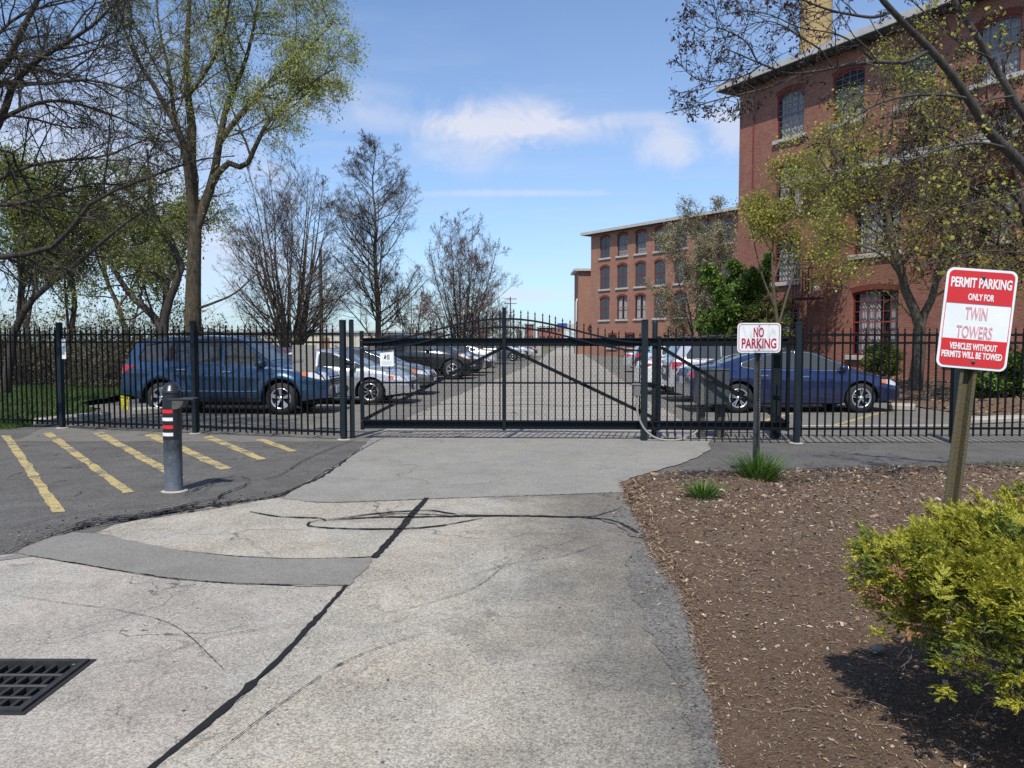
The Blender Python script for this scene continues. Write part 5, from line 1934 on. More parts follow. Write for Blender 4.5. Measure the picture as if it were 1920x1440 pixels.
def build_body(shape, name, mat, parent, res=1.0):
    sp = shape.sp
    tops = sp['top']
    # unique increasing stations through the profile (tail and nose overhang folded in)
    k0 = min(range(len(tops)), key=lambda i: tops[i][0])
    k1 = max(range(len(tops)), key=lambda i: tops[i][0])
    prof = tops[k0:k1 + 1]
    zt = interp(prof)
    xs = list(np.linspace(prof[0][0], prof[-1][0], int(56 * res)))
    for (xa, za), (xb, zb) in zip(prof[:-1], prof[1:]):
        n = max(2, int((abs(zb - za) / .06 + 1) * res))
        xs += list(np.linspace(xa, xb, n))
    R_ = sp['r'] + sp['ra']
    wheels = (sp['fx'], sp['fx'] - sp['wb'])
    for xw in wheels:
        for k in range(int(20 * res) + 1):
            xs.append(xw - R_ * math.cos(math.pi * k / int(20 * res)))
        xs += [xw - R_ - .002, xw + R_ + .002]
    xs = np.array(sorted(set(round(float(x), 4) for x in xs)))
    zb = np.full(len(xs), sp['rocker'])
    # bumper undersides
    zb = np.where(xs > sp['fx'] + R_, sp['rocker'] + .02 + .06 * np.clip((xs - sp['fx'] - R_) / .4, 0, 1), zb)
    zb = np.where(xs < wheels[1] - R_, sp['rocker'] + .05 + .10 * np.clip((wheels[1] - R_ - xs) / .4, 0, 1), zb)
    for xw in wheels:
        d = np.abs(xs - xw)
        inn = d <= R_ + 1e-4
        zb = np.where(inn, np.maximum(zb, sp['r'] + np.sqrt(np.maximum(0, R_ ** 2 - d ** 2))), zb)
    zz = np.maximum(zt(xs), zb + .03)
    rc = np.minimum(.055, (zz - zb) * .3)
    ze = zz - rc
    b = np.minimum(shape.bl(xs), zb + (ze - zb) * .72)
    cols = []
    for t in np.linspace(0, 1, 12):
        cols.append((zb + (b - zb) * t, None))
    for t in np.linspace(0, 1, 7)[1:]:
        cols.append((b + (ze - b) * t, None))
    V = []
    for z, _ in cols:
        y = shape.W(xs, z)
        V.append(np.stack([xs, y, z], 1))
    we = shape.W(xs, ze)
    for s in (.985, .95, .88, .75, .5, .25, 0.0):
        V.append(np.stack([xs, we * s, zz - rc * s ** 5], 1))
    V = np.stack(V, 1)
    nx, ns = V.shape[:2]
    Vm = V.copy()
    Vm[:, :, 1] *= -1
    full = np.concatenate([V, Vm[:, -2::-1]], 1)
    m = full.shape[1]
    idx = np.arange(nx * m).reshape(nx, m)
    q = np.stack([idx[:-1, :-1], idx[1:, :-1], idx[1:, 1:], idx[:-1, 1:]], -1).reshape(-1, 4)
    me = np_mesh(name, full, quads=q[:, ::-1], smooth=True)
    # end caps
    import bmesh
    bm = bmesh.new()
    bm.from_mesh(me)
    bm.verts.ensure_lookup_table()
    for row in (idx[0], idx[-1]):
        try:
            bm.faces.new([bm.verts[i] for i in row])
        except ValueError:
            pass
    bmesh.ops.recalc_face_normals(bm, faces=bm.faces)
    bm.to_mesh(me)
    bm.free()
    me.materials.append(mat)
    try:
        me.set_sharp_from_angle(angle=R(38))
    except Exception:
        pass
    return link(name, me, None, parent), (xs, zt, zb)


def wheel(parent, x, y, r, w, style, side):
    t = bpy.data.objects.new('wheel', None)
    COL.objects.link(t)
    t.parent = parent
    t.location = (x, y, r)
    if side > 0:
        t.rotation_euler = (0, 0, math.pi)
    rr = r * (.64 if style != 'truck' else .60)
    mb = MB().lathe([(rr, -w / 2 + .01), (rr + .015, -w / 2), (r - .035, -w / 2 - .002), (r - .012, -w / 2 + .018), (r, -w / 2 + .05), (r, w / 2 - .05), (r - .02, w / 2), (rr, w / 2)], 28, (0, 0, 0), 'Y')
    mb.build('tyre', m_tyre, t)
    rb_ = MB()
    # lip, dark barrel and spokes; the outer side is -y
    rb_.lathe([(rr + .004, w / 2 - .03), (rr + .006, w / 2 + .004), (rr - .012, w / 2 + .006), (rr - .026, w / 2 - .022)], 36, (0, 0, 0), 'Y')
    ns, wd = {'five': (5, .105), 'ten': (5, .05), 'truck': (6, .08), 'multi': (9, .03)}[style]
    yo = -w / 2
    for k in range(ns):
        a0 = 2 * math.pi * k / ns + .31
        subs = [(-.16, wd * .5), (.16, wd * .5)] if style in ('ten', 'five') else [(0, wd)]
        for da, ww in subs:
            a = a0 + da * (1.0 if style == 'ten' else .8)
            ca, sa = math.cos(a), math.sin(a)
            a2 = a0 + da * .35
            cb, sb = math.cos(a2), math.sin(a2)
            p0 = Vector((cb * rr * .16, 0, sb * rr * .16))
            p1 = Vector((ca * rr * .97, 0, sa * rr * .97))
            d = (p1 - p0).normalized()
            nrm_ = Vector((-d.z, 0, d.x))
            w0, w1 = ww * .55, ww * .85
            vs = [p0 + nrm_ * w0 / 2, p0 - nrm_ * w0 / 2, p1 - nrm_ * w1 / 2, p1 + nrm_ * w1 / 2]
            top_ = [(v.x, yo + .012 - (.012 if i > 1 else 0), v.z) for i, v in enumerate(vs)]
            bot = [(v.x, yo + .06, v.z) for v in vs]
            rb_.add(top_ + bot, [(0, 1, 2, 3), (0, 4, 5, 1), (1, 5, 6, 2), (2, 6, 7, 3), (3, 7, 4, 0)])
    rb_.lathe([(.001, w / 2 + .004), (.035, w / 2 + .002), (.055, w / 2 - .018), (.055, w / 2 - .05)], 14, (0, 0, 0), 'Y')
    rb_.build('rim', m_rim, t)
    MB().lathe([(.001, w / 2 - .075), (rr * .98, w / 2 - .075), (rr * .98, w / 2 - .02)], 28, (0, 0, 0), 'Y').build('spoke_backing', m_rimdark, t)  # dark backing disc, shade between the spokes put into its colour
    return t


def side_patch(shape, xs, zlo, zhi, side, off, nz=4):
    V = []
    for x, a, b in zip(xs, zlo, zhi):
        for t in np.linspace(0, 1, nz):
            z = a + (b - a) * t
            V.append((x, side * (float(shape.W(x, z)) + off), z))
    n = len(xs)
    F = []
    for i in range(n - 1):
        for j in range(nz - 1):
            f = (i * nz + j, (i + 1) * nz + j, (i + 1) * nz + j + 1, i * nz + j + 1)
            F.append(f if side < 0 else f[::-1])
    return V, F


def top_patch(shape, xa, xb, margin, raise_, y0=None, y1=None, n=12, shrink=.06):
    xs = np.linspace(xa, xb, n)
    zt = shape.zt
    V, F = [], []
    ys = np.linspace(-1, 1, 9) if y0 is None else np.linspace(y0, y1, 5)
    for x in xs:
        z = float(zt(x))
        w = float(shape.W(x, z - .055)) - margin
        for s in ys:
            V.append((x, w * s, z - .055 * abs(w * s / (w + margin)) ** 5 + raise_))
    m = len(ys)
    for i in range(n - 1):
        for j in range(m - 1):
            F.append((i * m + j, (i + 1) * m + j, (i + 1) * m + j + 1, i * m + j + 1))
    return V, F


def face_patch(shape, nose, z0, z1, y0, y1, off, nz=5, ny=6):
    """patch on the upright nose or tail between two heights, y as a fraction of the half width"""
    tops = shape.sp['top']
    k = [p for p in tops if (p[0] > 1.2 if nose else p[0] < -1.2)]
    k = sorted(k, key=lambda p: p[1])
    zz = [p[1] for p in k]
    xx = [p[0] for p in k]
    V, F = [], []
    for z in np.linspace(z0, z1, nz):
        x = float(np.interp(z, zz, xx))
        for f in np.linspace(y0, y1, ny):
            w = float(shape.W(x, z))
            V.append((x + (off if nose else -off) - (1 if nose else -1) * .035 * abs(f) ** 4, w * f, z))
    for i in range(nz - 1):
        for j in range(ny - 1):
            f_ = (i * ny + j, i * ny + j + 1, (i + 1) * ny + j + 1, (i + 1) * ny + j)
            F.append(f_ if nose else f_[::-1])
    return V, F


def make_car(name, label, spec, paint, nose_at=None, loc=None, head=0.0, rim='five', res=1.0, scale=1.0, cladding=False, group='cars parked in the lot', detail=True, cat='car', shaded_tail=False):
    sp = SPECS[spec]
    sh = CarShape(sp)
    t = thing(name, label, cat, (loc[0], loc[1], 0.006), head, group)
    t.scale = (scale, scale, scale)
    body, (xs, ztf, zb) = build_body(sh, 'body', paint, t, res)
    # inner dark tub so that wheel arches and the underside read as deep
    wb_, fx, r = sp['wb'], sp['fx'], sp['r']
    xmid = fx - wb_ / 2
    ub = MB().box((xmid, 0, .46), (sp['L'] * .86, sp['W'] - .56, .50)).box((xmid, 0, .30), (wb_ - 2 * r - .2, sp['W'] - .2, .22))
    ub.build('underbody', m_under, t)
    for xw in (fx, fx - wb_):
        for s in (-1, 1):
            wheel(t, xw, s * (sp['W'] / 2 - .135), r, .215, rim, s)
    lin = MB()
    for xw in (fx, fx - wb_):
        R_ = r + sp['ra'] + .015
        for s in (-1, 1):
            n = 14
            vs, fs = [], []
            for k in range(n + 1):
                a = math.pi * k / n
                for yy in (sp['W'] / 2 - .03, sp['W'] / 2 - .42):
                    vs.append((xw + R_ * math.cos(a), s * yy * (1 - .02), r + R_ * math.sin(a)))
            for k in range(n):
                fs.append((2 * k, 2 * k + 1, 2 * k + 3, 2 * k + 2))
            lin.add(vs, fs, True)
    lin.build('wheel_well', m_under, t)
    # glazing
    for (xa, xb), lo, hi in sp['windows']:
        for s in (-1, 1):
            xs_ = sorted(set(list(np.linspace(xa, xb, 9)) + [p[0] for p in hi]))
            fl, fh = interp(lo), interp(hi)
            V, F = side_patch(sh, xs_, [float(fl(x)) for x in xs_], [float(fh(x)) for x in xs_], s, .006, 5)
            w_ = MB().add(V, F, True).build('window', m_carglass, t)
            if detail:
                ch = MB()
                edge = [(x, float(fl(x)) - .012) for x in xs_] + [(x, float(fh(x)) + .012) for x in reversed(xs_)]
                pts = [(x, s * (float(sh.W(x, z)) + .006), z) for x, z in edge]
                ch.tube(pts + [pts[0]], .012, 4, False)
                ch.build('window_trim', m_chrome if sp.get('chrome') else m_trim, w_)
    P = sp['top']
    roof_i = max(range(len(P)), key=lambda i: P[i][1])
    # windscreen and rear window from the profile slopes
    if spec == 'suv':
        ws, rw = (.40, 1.03), (-2.17, -1.93)
    elif spec == 'sedan':
        ws, rw = (.50, 1.30), (-1.74, -.84)
    else:
        ws, rw = (.36, 1.10), (-1.25, -1.13)
    V, F = top_patch(sh, ws[0], ws[1], .085, .009)
    MB().add(V, F, True).build('windscreen', m_windscreen, t)
    V, F = top_patch(sh, rw[0], rw[1], .11, .010)
    if spec != 'sedan':
        V = [(v[0] - .012, v[1], v[2]) for v in V]
    MB().add(V, F, True).build('rear_window', m_windscreen, t)
    # lamps
    zn = {'suv': (.74, .90), 'sedan': (.60, .74), 'pickup': (.86, 1.06)}[spec]
    zl = {'suv': (.86, 1.07), 'sedan': (.78, .95), 'pickup': (.82, 1.12)}[spec]
    xf = sh.xs_max
    xr = sh.xs_min
    for s in (-1, 1):
        hb = MB()
        V, F = face_patch(sh, True, zn[0], zn[1], s * .56, s * .97, .012)
        hb.add(V, F if s > 0 else [f[::-1] for f in F], True)
        hx = np.linspace(xf - .52, xf - .07, 8)
        lo = [zn[1] - .06 - .05 * k / 7 - (zn[1] - zn[0] - .10) * (k / 7) for k in range(8)]
        hi = [min(zn[1] + .02 - .03 * k / 7, float(sh.zt(x)) - .05) for k, x in enumerate(hx)]
        V, F = side_patch(sh, hx, lo, hi, s, .008, 3)
        hb.add(V, F, True)
        h_ = hb.build('headlight', m_head, t)
        V, F = side_patch(sh, hx[:3], lo[:3], hi[:3], s, .012, 3)
        MB().add(V, F, True).build('indicator', m_amber, h_)
        tb = MB()
        V, F = face_patch(sh, False, zl[0], zl[1], s * .62, s * .98, .012)
        tb.add(V, F if s > 0 else [f[::-1] for f in F], True)
        tx = np.linspace(xr + .05, xr + .34, 6)
        V, F = side_patch(sh, tx, [zl[0] + (zl[1] - zl[0]) * .75 * (k / 5) for k in range(6)], [zl[1] - .02 * k / 5 for k in range(6)], s, .009, 3)
        tb.add(V, F, True)
        tb.build('tail_light', m_tail, t)
        if detail:
            for xs_ in sp['seams']:
                bz = float(sh.bl(xs_))
                pts = [(xs_ + .04 * math.sin((z - .3) * 1.5), s * (float(sh.W(xs_, z)) + .0005), z) for z in np.linspace(sp['rocker'] + .04, bz - .01, 9)]
                MB().tube(pts, .0045, 4, False).build('door_seam', m_trim, t)
            for hx_, hz_ in sp['handles']:
                y_ = s * (float(sh.W(hx_, hz_)) + .02)
                MB().bevbox((hx_, y_, hz_), (.20, .025, .028), .008).build('door_handle', m_chrome, t)
            mx = {'suv': .88, 'sedan': .98, 'pickup': .92}[spec]
            mz = float(sh.bl(mx)) + .09
            my = s * (float(sh.W(mx, mz)) + .12)
            mm = MB()
            mm.lathe([(.001, -.10), (.06, -.09), (.085, -.02), (.085, .03), (.07, .055), (.001, .06)], 10, (0, 0, 0), 'Y')
            mir = mm.build('wing_mirror', paint if not cladding else m_trim, t, (mx, my, mz))
            mir.scale = (.75, 1.0, .9)
            mir.rotation_euler = (0, 0, R(90))
            MB().beam((mx + .02, s * (float(sh.W(mx, mz - .06)) - .02), mz - .07), (mx, my, mz - .04), .05, .03).build('mirror_arm', m_trim, t)
            # bright moulding along the doors
            if spec == 'suv':
                xa, xb = fx - wb_ + r + .12, fx - r - .16
                MB().tube([(x, s * (float(sh.W(x, .50)) + .004), .50) for x in np.linspace(xa, xb, 12)], .009, 4, False).build('side_moulding', m_chrome, t)
            # sill strip
            xa, xb = fx - wb_ + r + .14, fx - r - .14
            xs_ = np.linspace(xa, xb, 10)
            z0 = sp['rocker'] + .005
            V, F = side_patch(sh, xs_, [z0] * 10, [z0 + .085] * 10, s, .008, 2)
            MB().add(V, F, True).build('sill_trim', m_trim if spec == 'suv' else paint, t)
    # nose: grille and plate; tail: plate and bumper inset
    gz = {'suv': (.62, .80), 'sedan': (.40, .60), 'pickup': (.62, 1.0)}[spec]
    V, F = face_patch(sh, True, gz[0], gz[1], -.5, .5, .010)
    gr = MB().add(V, F, True).build('grille', m_trim, t)
    for k in range(3):
        z = gz[0] + (gz[1] - gz[0]) * (k + .7) / 3.4
        V, F = face_patch(sh, True, z - .008, z + .008, -.48, .48, .022, 2)
        MB().add(V, F, True).build('grille_bar', m_chrome if spec != 'pickup' else m_trim, gr)
    V, F = face_patch(sh, True, sp['rocker'] + .12, sp['rocker'] + .24, -.62, .62, .010)
    MB().add(V, F, True).build('lower_intake', m_trim, t)
    pz = {'suv': .50, 'sedan': .42, 'pickup': .60}[spec]
    xn = float(np.interp(pz, [p[1] for p in sorted([q for q in P if q[0] > 1.5], key=lambda q: q[1])], [p[0] for p in sorted([q for q in P if q[0] > 1.5], key=lambda q: q[1])]))
    MB().bevbox((xn + .03, 0, pz), (.02, .31, .155), .004).build('number_plate', m_plate, t)
    pz = {'suv': .80, 'sedan': .70, 'pickup': .66}[spec]
    MB().bevbox((xr - .01, 0, pz), (.02, .31, .155), .004).build('number_plate', m_plate, t)
    if shaded_tail or spec == 'suv':
        V, F = face_patch(sh, False, .44, .95 if shaded_tail else .66, -.93, .93, .014)  # black bumper; on the silver car carried up the tailgate as painted shadow
        MB().add(V, F, True).build('bumper_and_tail_shade', m_trim, t)
    if sp['rails']:
        for s in (-1, 1):
            pts = [(x, s * (float(sh.W(x, float(sh.zt(x)) - .06)) - .05), float(sh.zt(x)) + (.065 if 0.05 < k < .95 else .0)) for k, x in zip(np.linspace(0, 1, 12), np.linspace(-1.65, .12, 12))]
            MB().tube(pts, .018, 6).build('roof_rail', m_trim, t)
    if spec == 'pickup':
        MB().box((-2.1, 0, 1.195), (1.5, 1.66, .03)).build('bed_cover', m_trim, t)
    return t


P_blue = paint_mat('paint_blue', (0.016, 0.060, 0.130), rough=.32, metal=.5)
P_navy = paint_mat('paint_navy', (0.005, 0.019, 0.09), rough=.25, metal=.5)
P_silver = paint_mat('paint_silver', (0.52, 0.52, 0.54), rough=.34, metal=.55)
P_grey = paint_mat('paint_grey', (0.11, 0.125, 0.13), rough=.33, metal=.5)
P_black = paint_mat('paint_black', (0.008, 0.008, 0.009), rough=.25, metal=.2)
P_white = paint_mat('paint_white', (0.72, 0.72, 0.72), rough=.3, metal=.0)
P_dark = paint_mat('paint_charcoal', (0.022, 0.025, 0.03), rough=.3, metal=.4)
P_maroon = paint_mat('paint_maroon', (0.13, 0.015, 0.02), rough=.3, metal=.4)

LOT = R(-4.4)
def by_wheel(spec, px, py, Y, which='front', head=LOT, scale=1.0):
    """car origin so that its near-side wheel stands at the surveyed spot"""
    sp = SPECS[spec]
    x = AT(px, py, Y)[0]
    wx = sp['fx'] if which == 'front' else sp['fx'] - sp['wb']
    lx, ly = wx * scale, -(sp['W'] / 2 - .03) * scale - .04
    c, s = math.cos(head), math.sin(head)
    return (x - (lx * c - ly * s), Y - (lx * s + ly * c))

G1 = 'cars parked nose-out along the left row'
G2 = 'cars parked along the right row'
make_car('estate_car', 'blue sport utility car with roof rails parked behind the left fence', 'suv', P_blue, loc=by_wheel('suv', 525, 752, 16.62, scale=1.02), head=LOT, rim='five', scale=1.02, group=G1)
make_car('saloon_car', 'silver saloon parked nose-out just beyond the blue utility car', 'sedan', P_silver, loc=by_wheel('sedan', 693, 742, 19.2, scale=.97), head=LOT, rim='multi', scale=.97, group=G1)
make_car('saloon_car', 'dark grey saloon nose showing past the silver saloon bonnet', 'sedan', P_grey, loc=(-4.75, 23.6), head=LOT, rim='multi', group=G1)
make_car('pickup_truck', 'black pickup truck with silver wheels behind the gate', 'pickup', P_black, loc=by_wheel('pickup', 848, 690, 32.0), head=LOT, rim='truck', group=G1, cat='truck')
make_car('estate_car', 'black utility car nosing out just past the black pickup', 'suv', P_dark, loc=(-3.55, 36.2), head=LOT, rim='five', res=.7, group=G1)
make_car('saloon_car', 'black saloon third past the pickup in the left row', 'sedan', P_black, loc=(-3.35, 39.4), head=LOT, res=.7, rim='multi', group=G1, detail=False)
make_car('saloon_car', 'white saloon with red lamp showing left of the gate centre post', 'sedan', P_white, loc=(-3.45, 47.5), head=LOT + math.pi, res=.7, rim='multi', group=G1)
make_car('saloon_car', 'mid grey saloon seen whole behind the gate centre post', 'sedan', P_grey, loc=by_wheel('sedan', 961, 670, 62.0), head=LOT, res=.7, rim='ten', group=G1)
make_car('estate_car', 'silver utility car behind the mid grey saloon', 'suv', P_silver, loc=(-1.1, 68.0), head=LOT, res=.6, rim='ten', group=G1, detail=False)
make_car('saloon_car', 'small silver saloon beside the pale pier at the row end', 'sedan', P_silver, loc=(-.15, 75.0), head=LOT, res=.6, rim='ten', group=G1, detail=False)
make_car('estate_car', 'dark utility car nearest the pale pier', 'suv', P_dark, loc=(.4, 80.0), head=LOT, res=.6, group=G1, detail=False)
make_car('saloon_car', 'maroon saloon glimpsed behind the silver saloon windows', 'sedan', P_maroon, loc=(-7.9, 24.6), head=LOT + math.pi, res=.6, group=G1, detail=False)
# right row
make_car('saloon_car', 'dark blue saloon with chrome window line behind the NO PARKING sign', 'sedan', P_navy, loc=by_wheel('sedan', 1617, 750, 17.05, head=R(1.0), scale=.99), head=R(1.0), rim='ten', scale=.99, group=G2)
make_car('estate_car', 'silver utility car with dark lower tail behind the dark blue saloon', 'suv', P_silver, loc=(6.42, 20.7), head=R(-1.5), rim='five', group=G2, shaded_tail=True)
make_car('saloon_car', 'white saloon with red tail lamp right of the gate roller post', 'sedan', P_white, loc=(6.30, 23.6), head=R(-2), rim='multi', group=G2)
make_car('estate_car', 'white utility car behind the white saloon, mostly hidden by gate posts', 'suv', P_white, loc=(7.0, 26.9), head=R(-2), rim='five', res=.7, group=G2)
make_car('estate_car', 'black utility car tail just left of the gate roller post', 'suv', P_black, loc=(7.75, 34.6), head=R(-3), res=.7, group=G2)
make_car('saloon_car', 'silver saloon farthest in the right row by the far mill', 'sedan', P_silver, loc=(8.3, 40.0), head=R(-4), res=.7, rim='multi', group=G2)
make_car('saloon_car', 'small white car parked at the left corner of the far mill', 'sedan', P_white, loc=(11.2, 96.5), head=R(-4), res=.6, group=G2, detail=False)
# ------------------------------------------------------------------ trees and shrubs
def unit(v):
    return v / (np.linalg.norm(v, axis=-1, keepdims=True) + 1e-9)


def tubes(groups):
    """groups: (P (B,K,3), R (B,K), sides) -> one vertex / quad array"""
    Vs, Qs, base = [], [], 0
    for P, Rr, n in groups:
        B, K = P.shape[:2]
        T = np.empty_like(P)
        T[:, 1:-1] = P[:, 2:] - P[:, :-2]
        T[:, 0] = P[:, 1] - P[:, 0]
        T[:, -1] = P[:, -1] - P[:, -2]
        T = unit(T)
        main = unit(P[:, -1] - P[:, 0])
        ref = np.where(np.abs(main[:, 2:3]) < .8, np.array([[0, 0, 1.0]]), np.array([[1.0, .3, 0]]))
        a = unit(np.cross(T, ref[:, None, :]))
        b = np.cross(T, a)
        if n == 1:
            ring = np.stack([P - a * Rr[..., None] * 1.25, P + a * Rr[..., None] * 1.25], 2)
            idx = np.arange(B * K * 2).reshape(B, K, 2) + base
            Vs.append(ring.reshape(-1, 3))
            Qs.append(np.stack([idx[:, :-1, 0], idx[:, 1:, 0], idx[:, 1:, 1], idx[:, :-1, 1]], -1).reshape(-1, 4))
            base += B * K * 2
            continue
        th = np.arange(n) * 2 * math.pi / n
        ring = P[:, :, None] + (a[:, :, None] * np.cos(th)[None, None, :, None] + b[:, :, None] * np.sin(th)[None, None, :, None]) * Rr[:, :, None, None]
        idx = np.arange(B * K * n).reshape(B, K, n) + base
        nx = np.roll(idx, -1, axis=2)
        q = np.stack([idx[:, :-1], idx[:, 1:], nx[:, 1:], nx[:, :-1]], -1).reshape(-1, 4)
        Vs.append(ring.reshape(-1, 3))
        Qs.append(q)
        base += B * K * n
    return np.concatenate(Vs), np.concatenate(Qs)


def lines(polys, K=14):
    """hand-laid limbs [(points, r0, r1)] -> P, R arrays of the same length"""
    Ps, Rs = [], []
    for pts, r0, r1 in polys:
        sp = np.array(spline3(pts, 8))
        d = np.concatenate([[0], np.cumsum(np.linalg.norm(np.diff(sp, axis=0), axis=1))])
        t = np.linspace(0, d[-1], K)
        Ps.append(np.stack([np.interp(t, d, sp[:, i]) for i in range(3)], 1))
        Rs.append(r0 + (r1 - r0) * np.linspace(0, 1, K) ** .8)
    return np.array(Ps), np.array(Rs)


def sprout(P, Rr, r_, n, frac=(.25, 1.0), ang=(45, 12), ratio=.5, length=None, K=5, wander=.12, up=.15, env=None, rk=.55, rmin=.003, taper=.35, falloff=.5, rlen=.012, keepmin=.42):
    """n children on every branch"""
    B, Kp = P.shape[:2]
    plen = np.linalg.norm(np.diff(P, axis=1), axis=2).sum(1)
    f = frac[0] + (frac[1] - frac[0]) * (np.arange(n)[None] + r_.random((B, n))) / n
    x = f * (Kp - 1)
    i0 = np.clip(x.astype(int), 0, Kp - 2)
    u = (x - i0)[..., None]
    bi = np.arange(B)[:, None]
    p0 = P[bi, i0] * (1 - u) + P[bi, i0 + 1] * u
    tan = unit(P[bi, i0 + 1] - P[bi, i0])
    rad = Rr[bi, i0] * (1 - u[..., 0]) + Rr[bi, i0 + 1] * u[..., 0]
    rv = unit(r_.normal(0, 1, (B, n, 3)))
    side = unit(np.cross(tan, rv))
    a = np.radians(r_.normal(ang[0], ang[1], (B, n)))[..., None]
    d = unit(tan * np.cos(a) + side * np.sin(a))
    L = (plen[:, None] * ratio if length is None else np.full((B, 1), length)) * (1 - falloff * f) * r_.uniform(.65, 1.25, (B, n))
    p0, d, L, rad = p0.reshape(-1, 3), d.reshape(-1, 3), L.reshape(-1), rad.reshape(-1)
    L0 = L.copy()
    if env is not None:
        for _ in range(3):
            out = ~env(p0 + d * L[:, None])
            L = np.where(out, L * .62, L)
        keep = (env(p0 + d * L[:, None] * .6) & (L > L0 * keepmin)) | (r_.random(len(L)) < .07)
        p0, d, L, rad = p0[keep], d[keep], L[keep], rad[keep]
    m = len(L)
    pts = [p0]
    cur, dd = p0, d
    for k in range(K - 1):
        dd = unit(dd + r_.normal(0, wander, (m, 3)) + np.array([0, 0, up]))
        cur = cur + dd * (L / (K - 1))[:, None]
        pts.append(cur)
    Pn = np.stack(pts, 1)
    r0 = np.maximum(rmin, np.minimum(rad * rk, L * rlen + rmin))
    Rn = r0[:, None] * (1 - (1 - taper) * np.linspace(0, 1, K))[None]
    return Pn, np.maximum(Rn, rmin * .6)


def leaves(P, r_, n, size, droop=.0, narrow=.45, spread=.06, frac=(.2, 1.0), flat=0.0, pick=None):
    """small kite-shaped leaves along the twigs P"""
    B, K = P.shape[:2]
    b = r_.integers(0, B, n) if pick is None else r_.choice(pick, n)
    x = r_.uniform(frac[0], frac[1], n) * (K - 1)
    i0 = np.clip(x.astype(int), 0, K - 2)
    u = (x - i0)[:, None]
    p = P[b, i0] * (1 - u) + P[b, i0 + 1] * u + r_.normal(0, spread, (n, 3))
    d = unit(r_.normal(0, 1, (n, 3)) * np.array([1, 1, 1 - flat]) + np.array([0, 0, -droop]))
    s = unit(np.cross(d, unit(r_.normal(0, 1, (n, 3)) + np.array([0, 0, flat * 2]))))
    L = size * r_.uniform(.55, 1.3, n)[:, None]
    W = L * narrow
    nr = np.cross(d, s) * L * .12
    V = np.stack([p, p + d * L * .5 + s * W * .5 + nr, p + d * L, p + d * L * .5 - s * W * .5 + nr], 1)
    return V.reshape(-1, 3), np.arange(n * 4).reshape(-1, 4)


def profile_env(cx, cy, prof, lobe=.16, seed=0):
    """crown outline: radius as a function of height around an upright axis, with uneven lobes"""
    zs = np.array([p[0] for p in prof])
    rs = np.array([p[1] for p in prof])
    def f(P):
        dx, dy = P[:, 0] - cx, P[:, 1] - cy
        th = np.arctan2(dy, dx)
        k = 1 + lobe * (np.sin(3 * th + P[:, 2] * .9 + seed) + .7 * np.sin(5 * th - P[:, 2] * 1.7 + seed * 2.1))
        r = np.interp(P[:, 2], zs, rs, left=0, right=0)
        return np.hypot(dx, dy) < r * k
    return f


def bark(name, c, c2):
    """furrowed bark: noise drawn out along the height"""
    if name in MATS:
        return MATS[name]
    m = bpy.data.materials.new(name)
    m.use_nodes = True
    t = NT(m.node_tree)
    b = t.n['Principled BSDF']
    g = t.node('ShaderNodeNewGeometry')
    mp = t.node('ShaderNodeMapping')
    mp.inputs['Scale'].default_value = (1, 1, .16)
    t.l.new(g.outputs['Position'], mp.inputs[0])
    n1 = t.noise(mp.outputs[0], 22, 6, .7, .6)
    n2 = t.noise(g.outputs['Position'], 2.5, 4, .6)
    f = t.math('ADD', t.math('MULTIPLY', n1, 1.3), t.math('MULTIPLY', n2, .5))
    col = t.mix(t.remap(f, .65, 1.15), c4(c2), c4(tuple(x * 1.15 for x in c)))
    t.l.new(col, b.inputs['Base Color'])
    b.inputs['Roughness'].default_value = .95
    b.inputs['Specular IOR Level'].default_value = .15
    bn = t.node('ShaderNodeBump')
    bn.inputs['Strength'].default_value = .9
    bn.inputs['Distance'].default_value = .03
    t.l.new(n1, bn.inputs['Height'])
    t.l.new(bn.outputs[0], b.inputs['Normal'])
    MATS[name] = m
    return m
b_grey = bark('bark_grey', (.19, .167, .135), (.085, .074, .061))
b_dark = bark('bark_dark', (.080, .068, .056), (.030, .026, .022))
b_willow = bark('bark_willow', (.115, .095, .066), (.030, .025, .019))
b_twig = bark('bark_twig', (.19, .152, .128), (.105, .084, .072))
b_red = bark('bark_reddish', (.19, .125, .105), (.11, .072, .062))
b_olive = bark('bark_olive', (.17, .15, .10), (.09, .078, .052))
b_near = bark('bark_near', (.10, .092, .084), (.05, .045, .04))
b_maple = bark('bark_maple', (.125, .108, .080), (.07, .06, .045))


def tree(name, label, parts, foliage=(), group=None):
    """parts: (part name, tube groups, material); foliage: (part name, V, Q, material)"""
    first = parts[0][1][0][0][0, 0]
    t = thing(name, label, 'tree' if 'shrub' not in name and 'bush' not in name else 'shrub', (float(first[0]), float(first[1]), 0), 0, group)
    off = np.array([first[0], first[1], 0])
    for pn, groups, mat in parts:
        V, Q = tubes(groups)
        link(pn, np_mesh(pn, V - off, quads=Q, smooth=True), mat, t)
    for pn, V, Q, mat in foliage:
        o = link(pn, np_mesh(pn, V - off, quads=Q), mat, t)
    return t


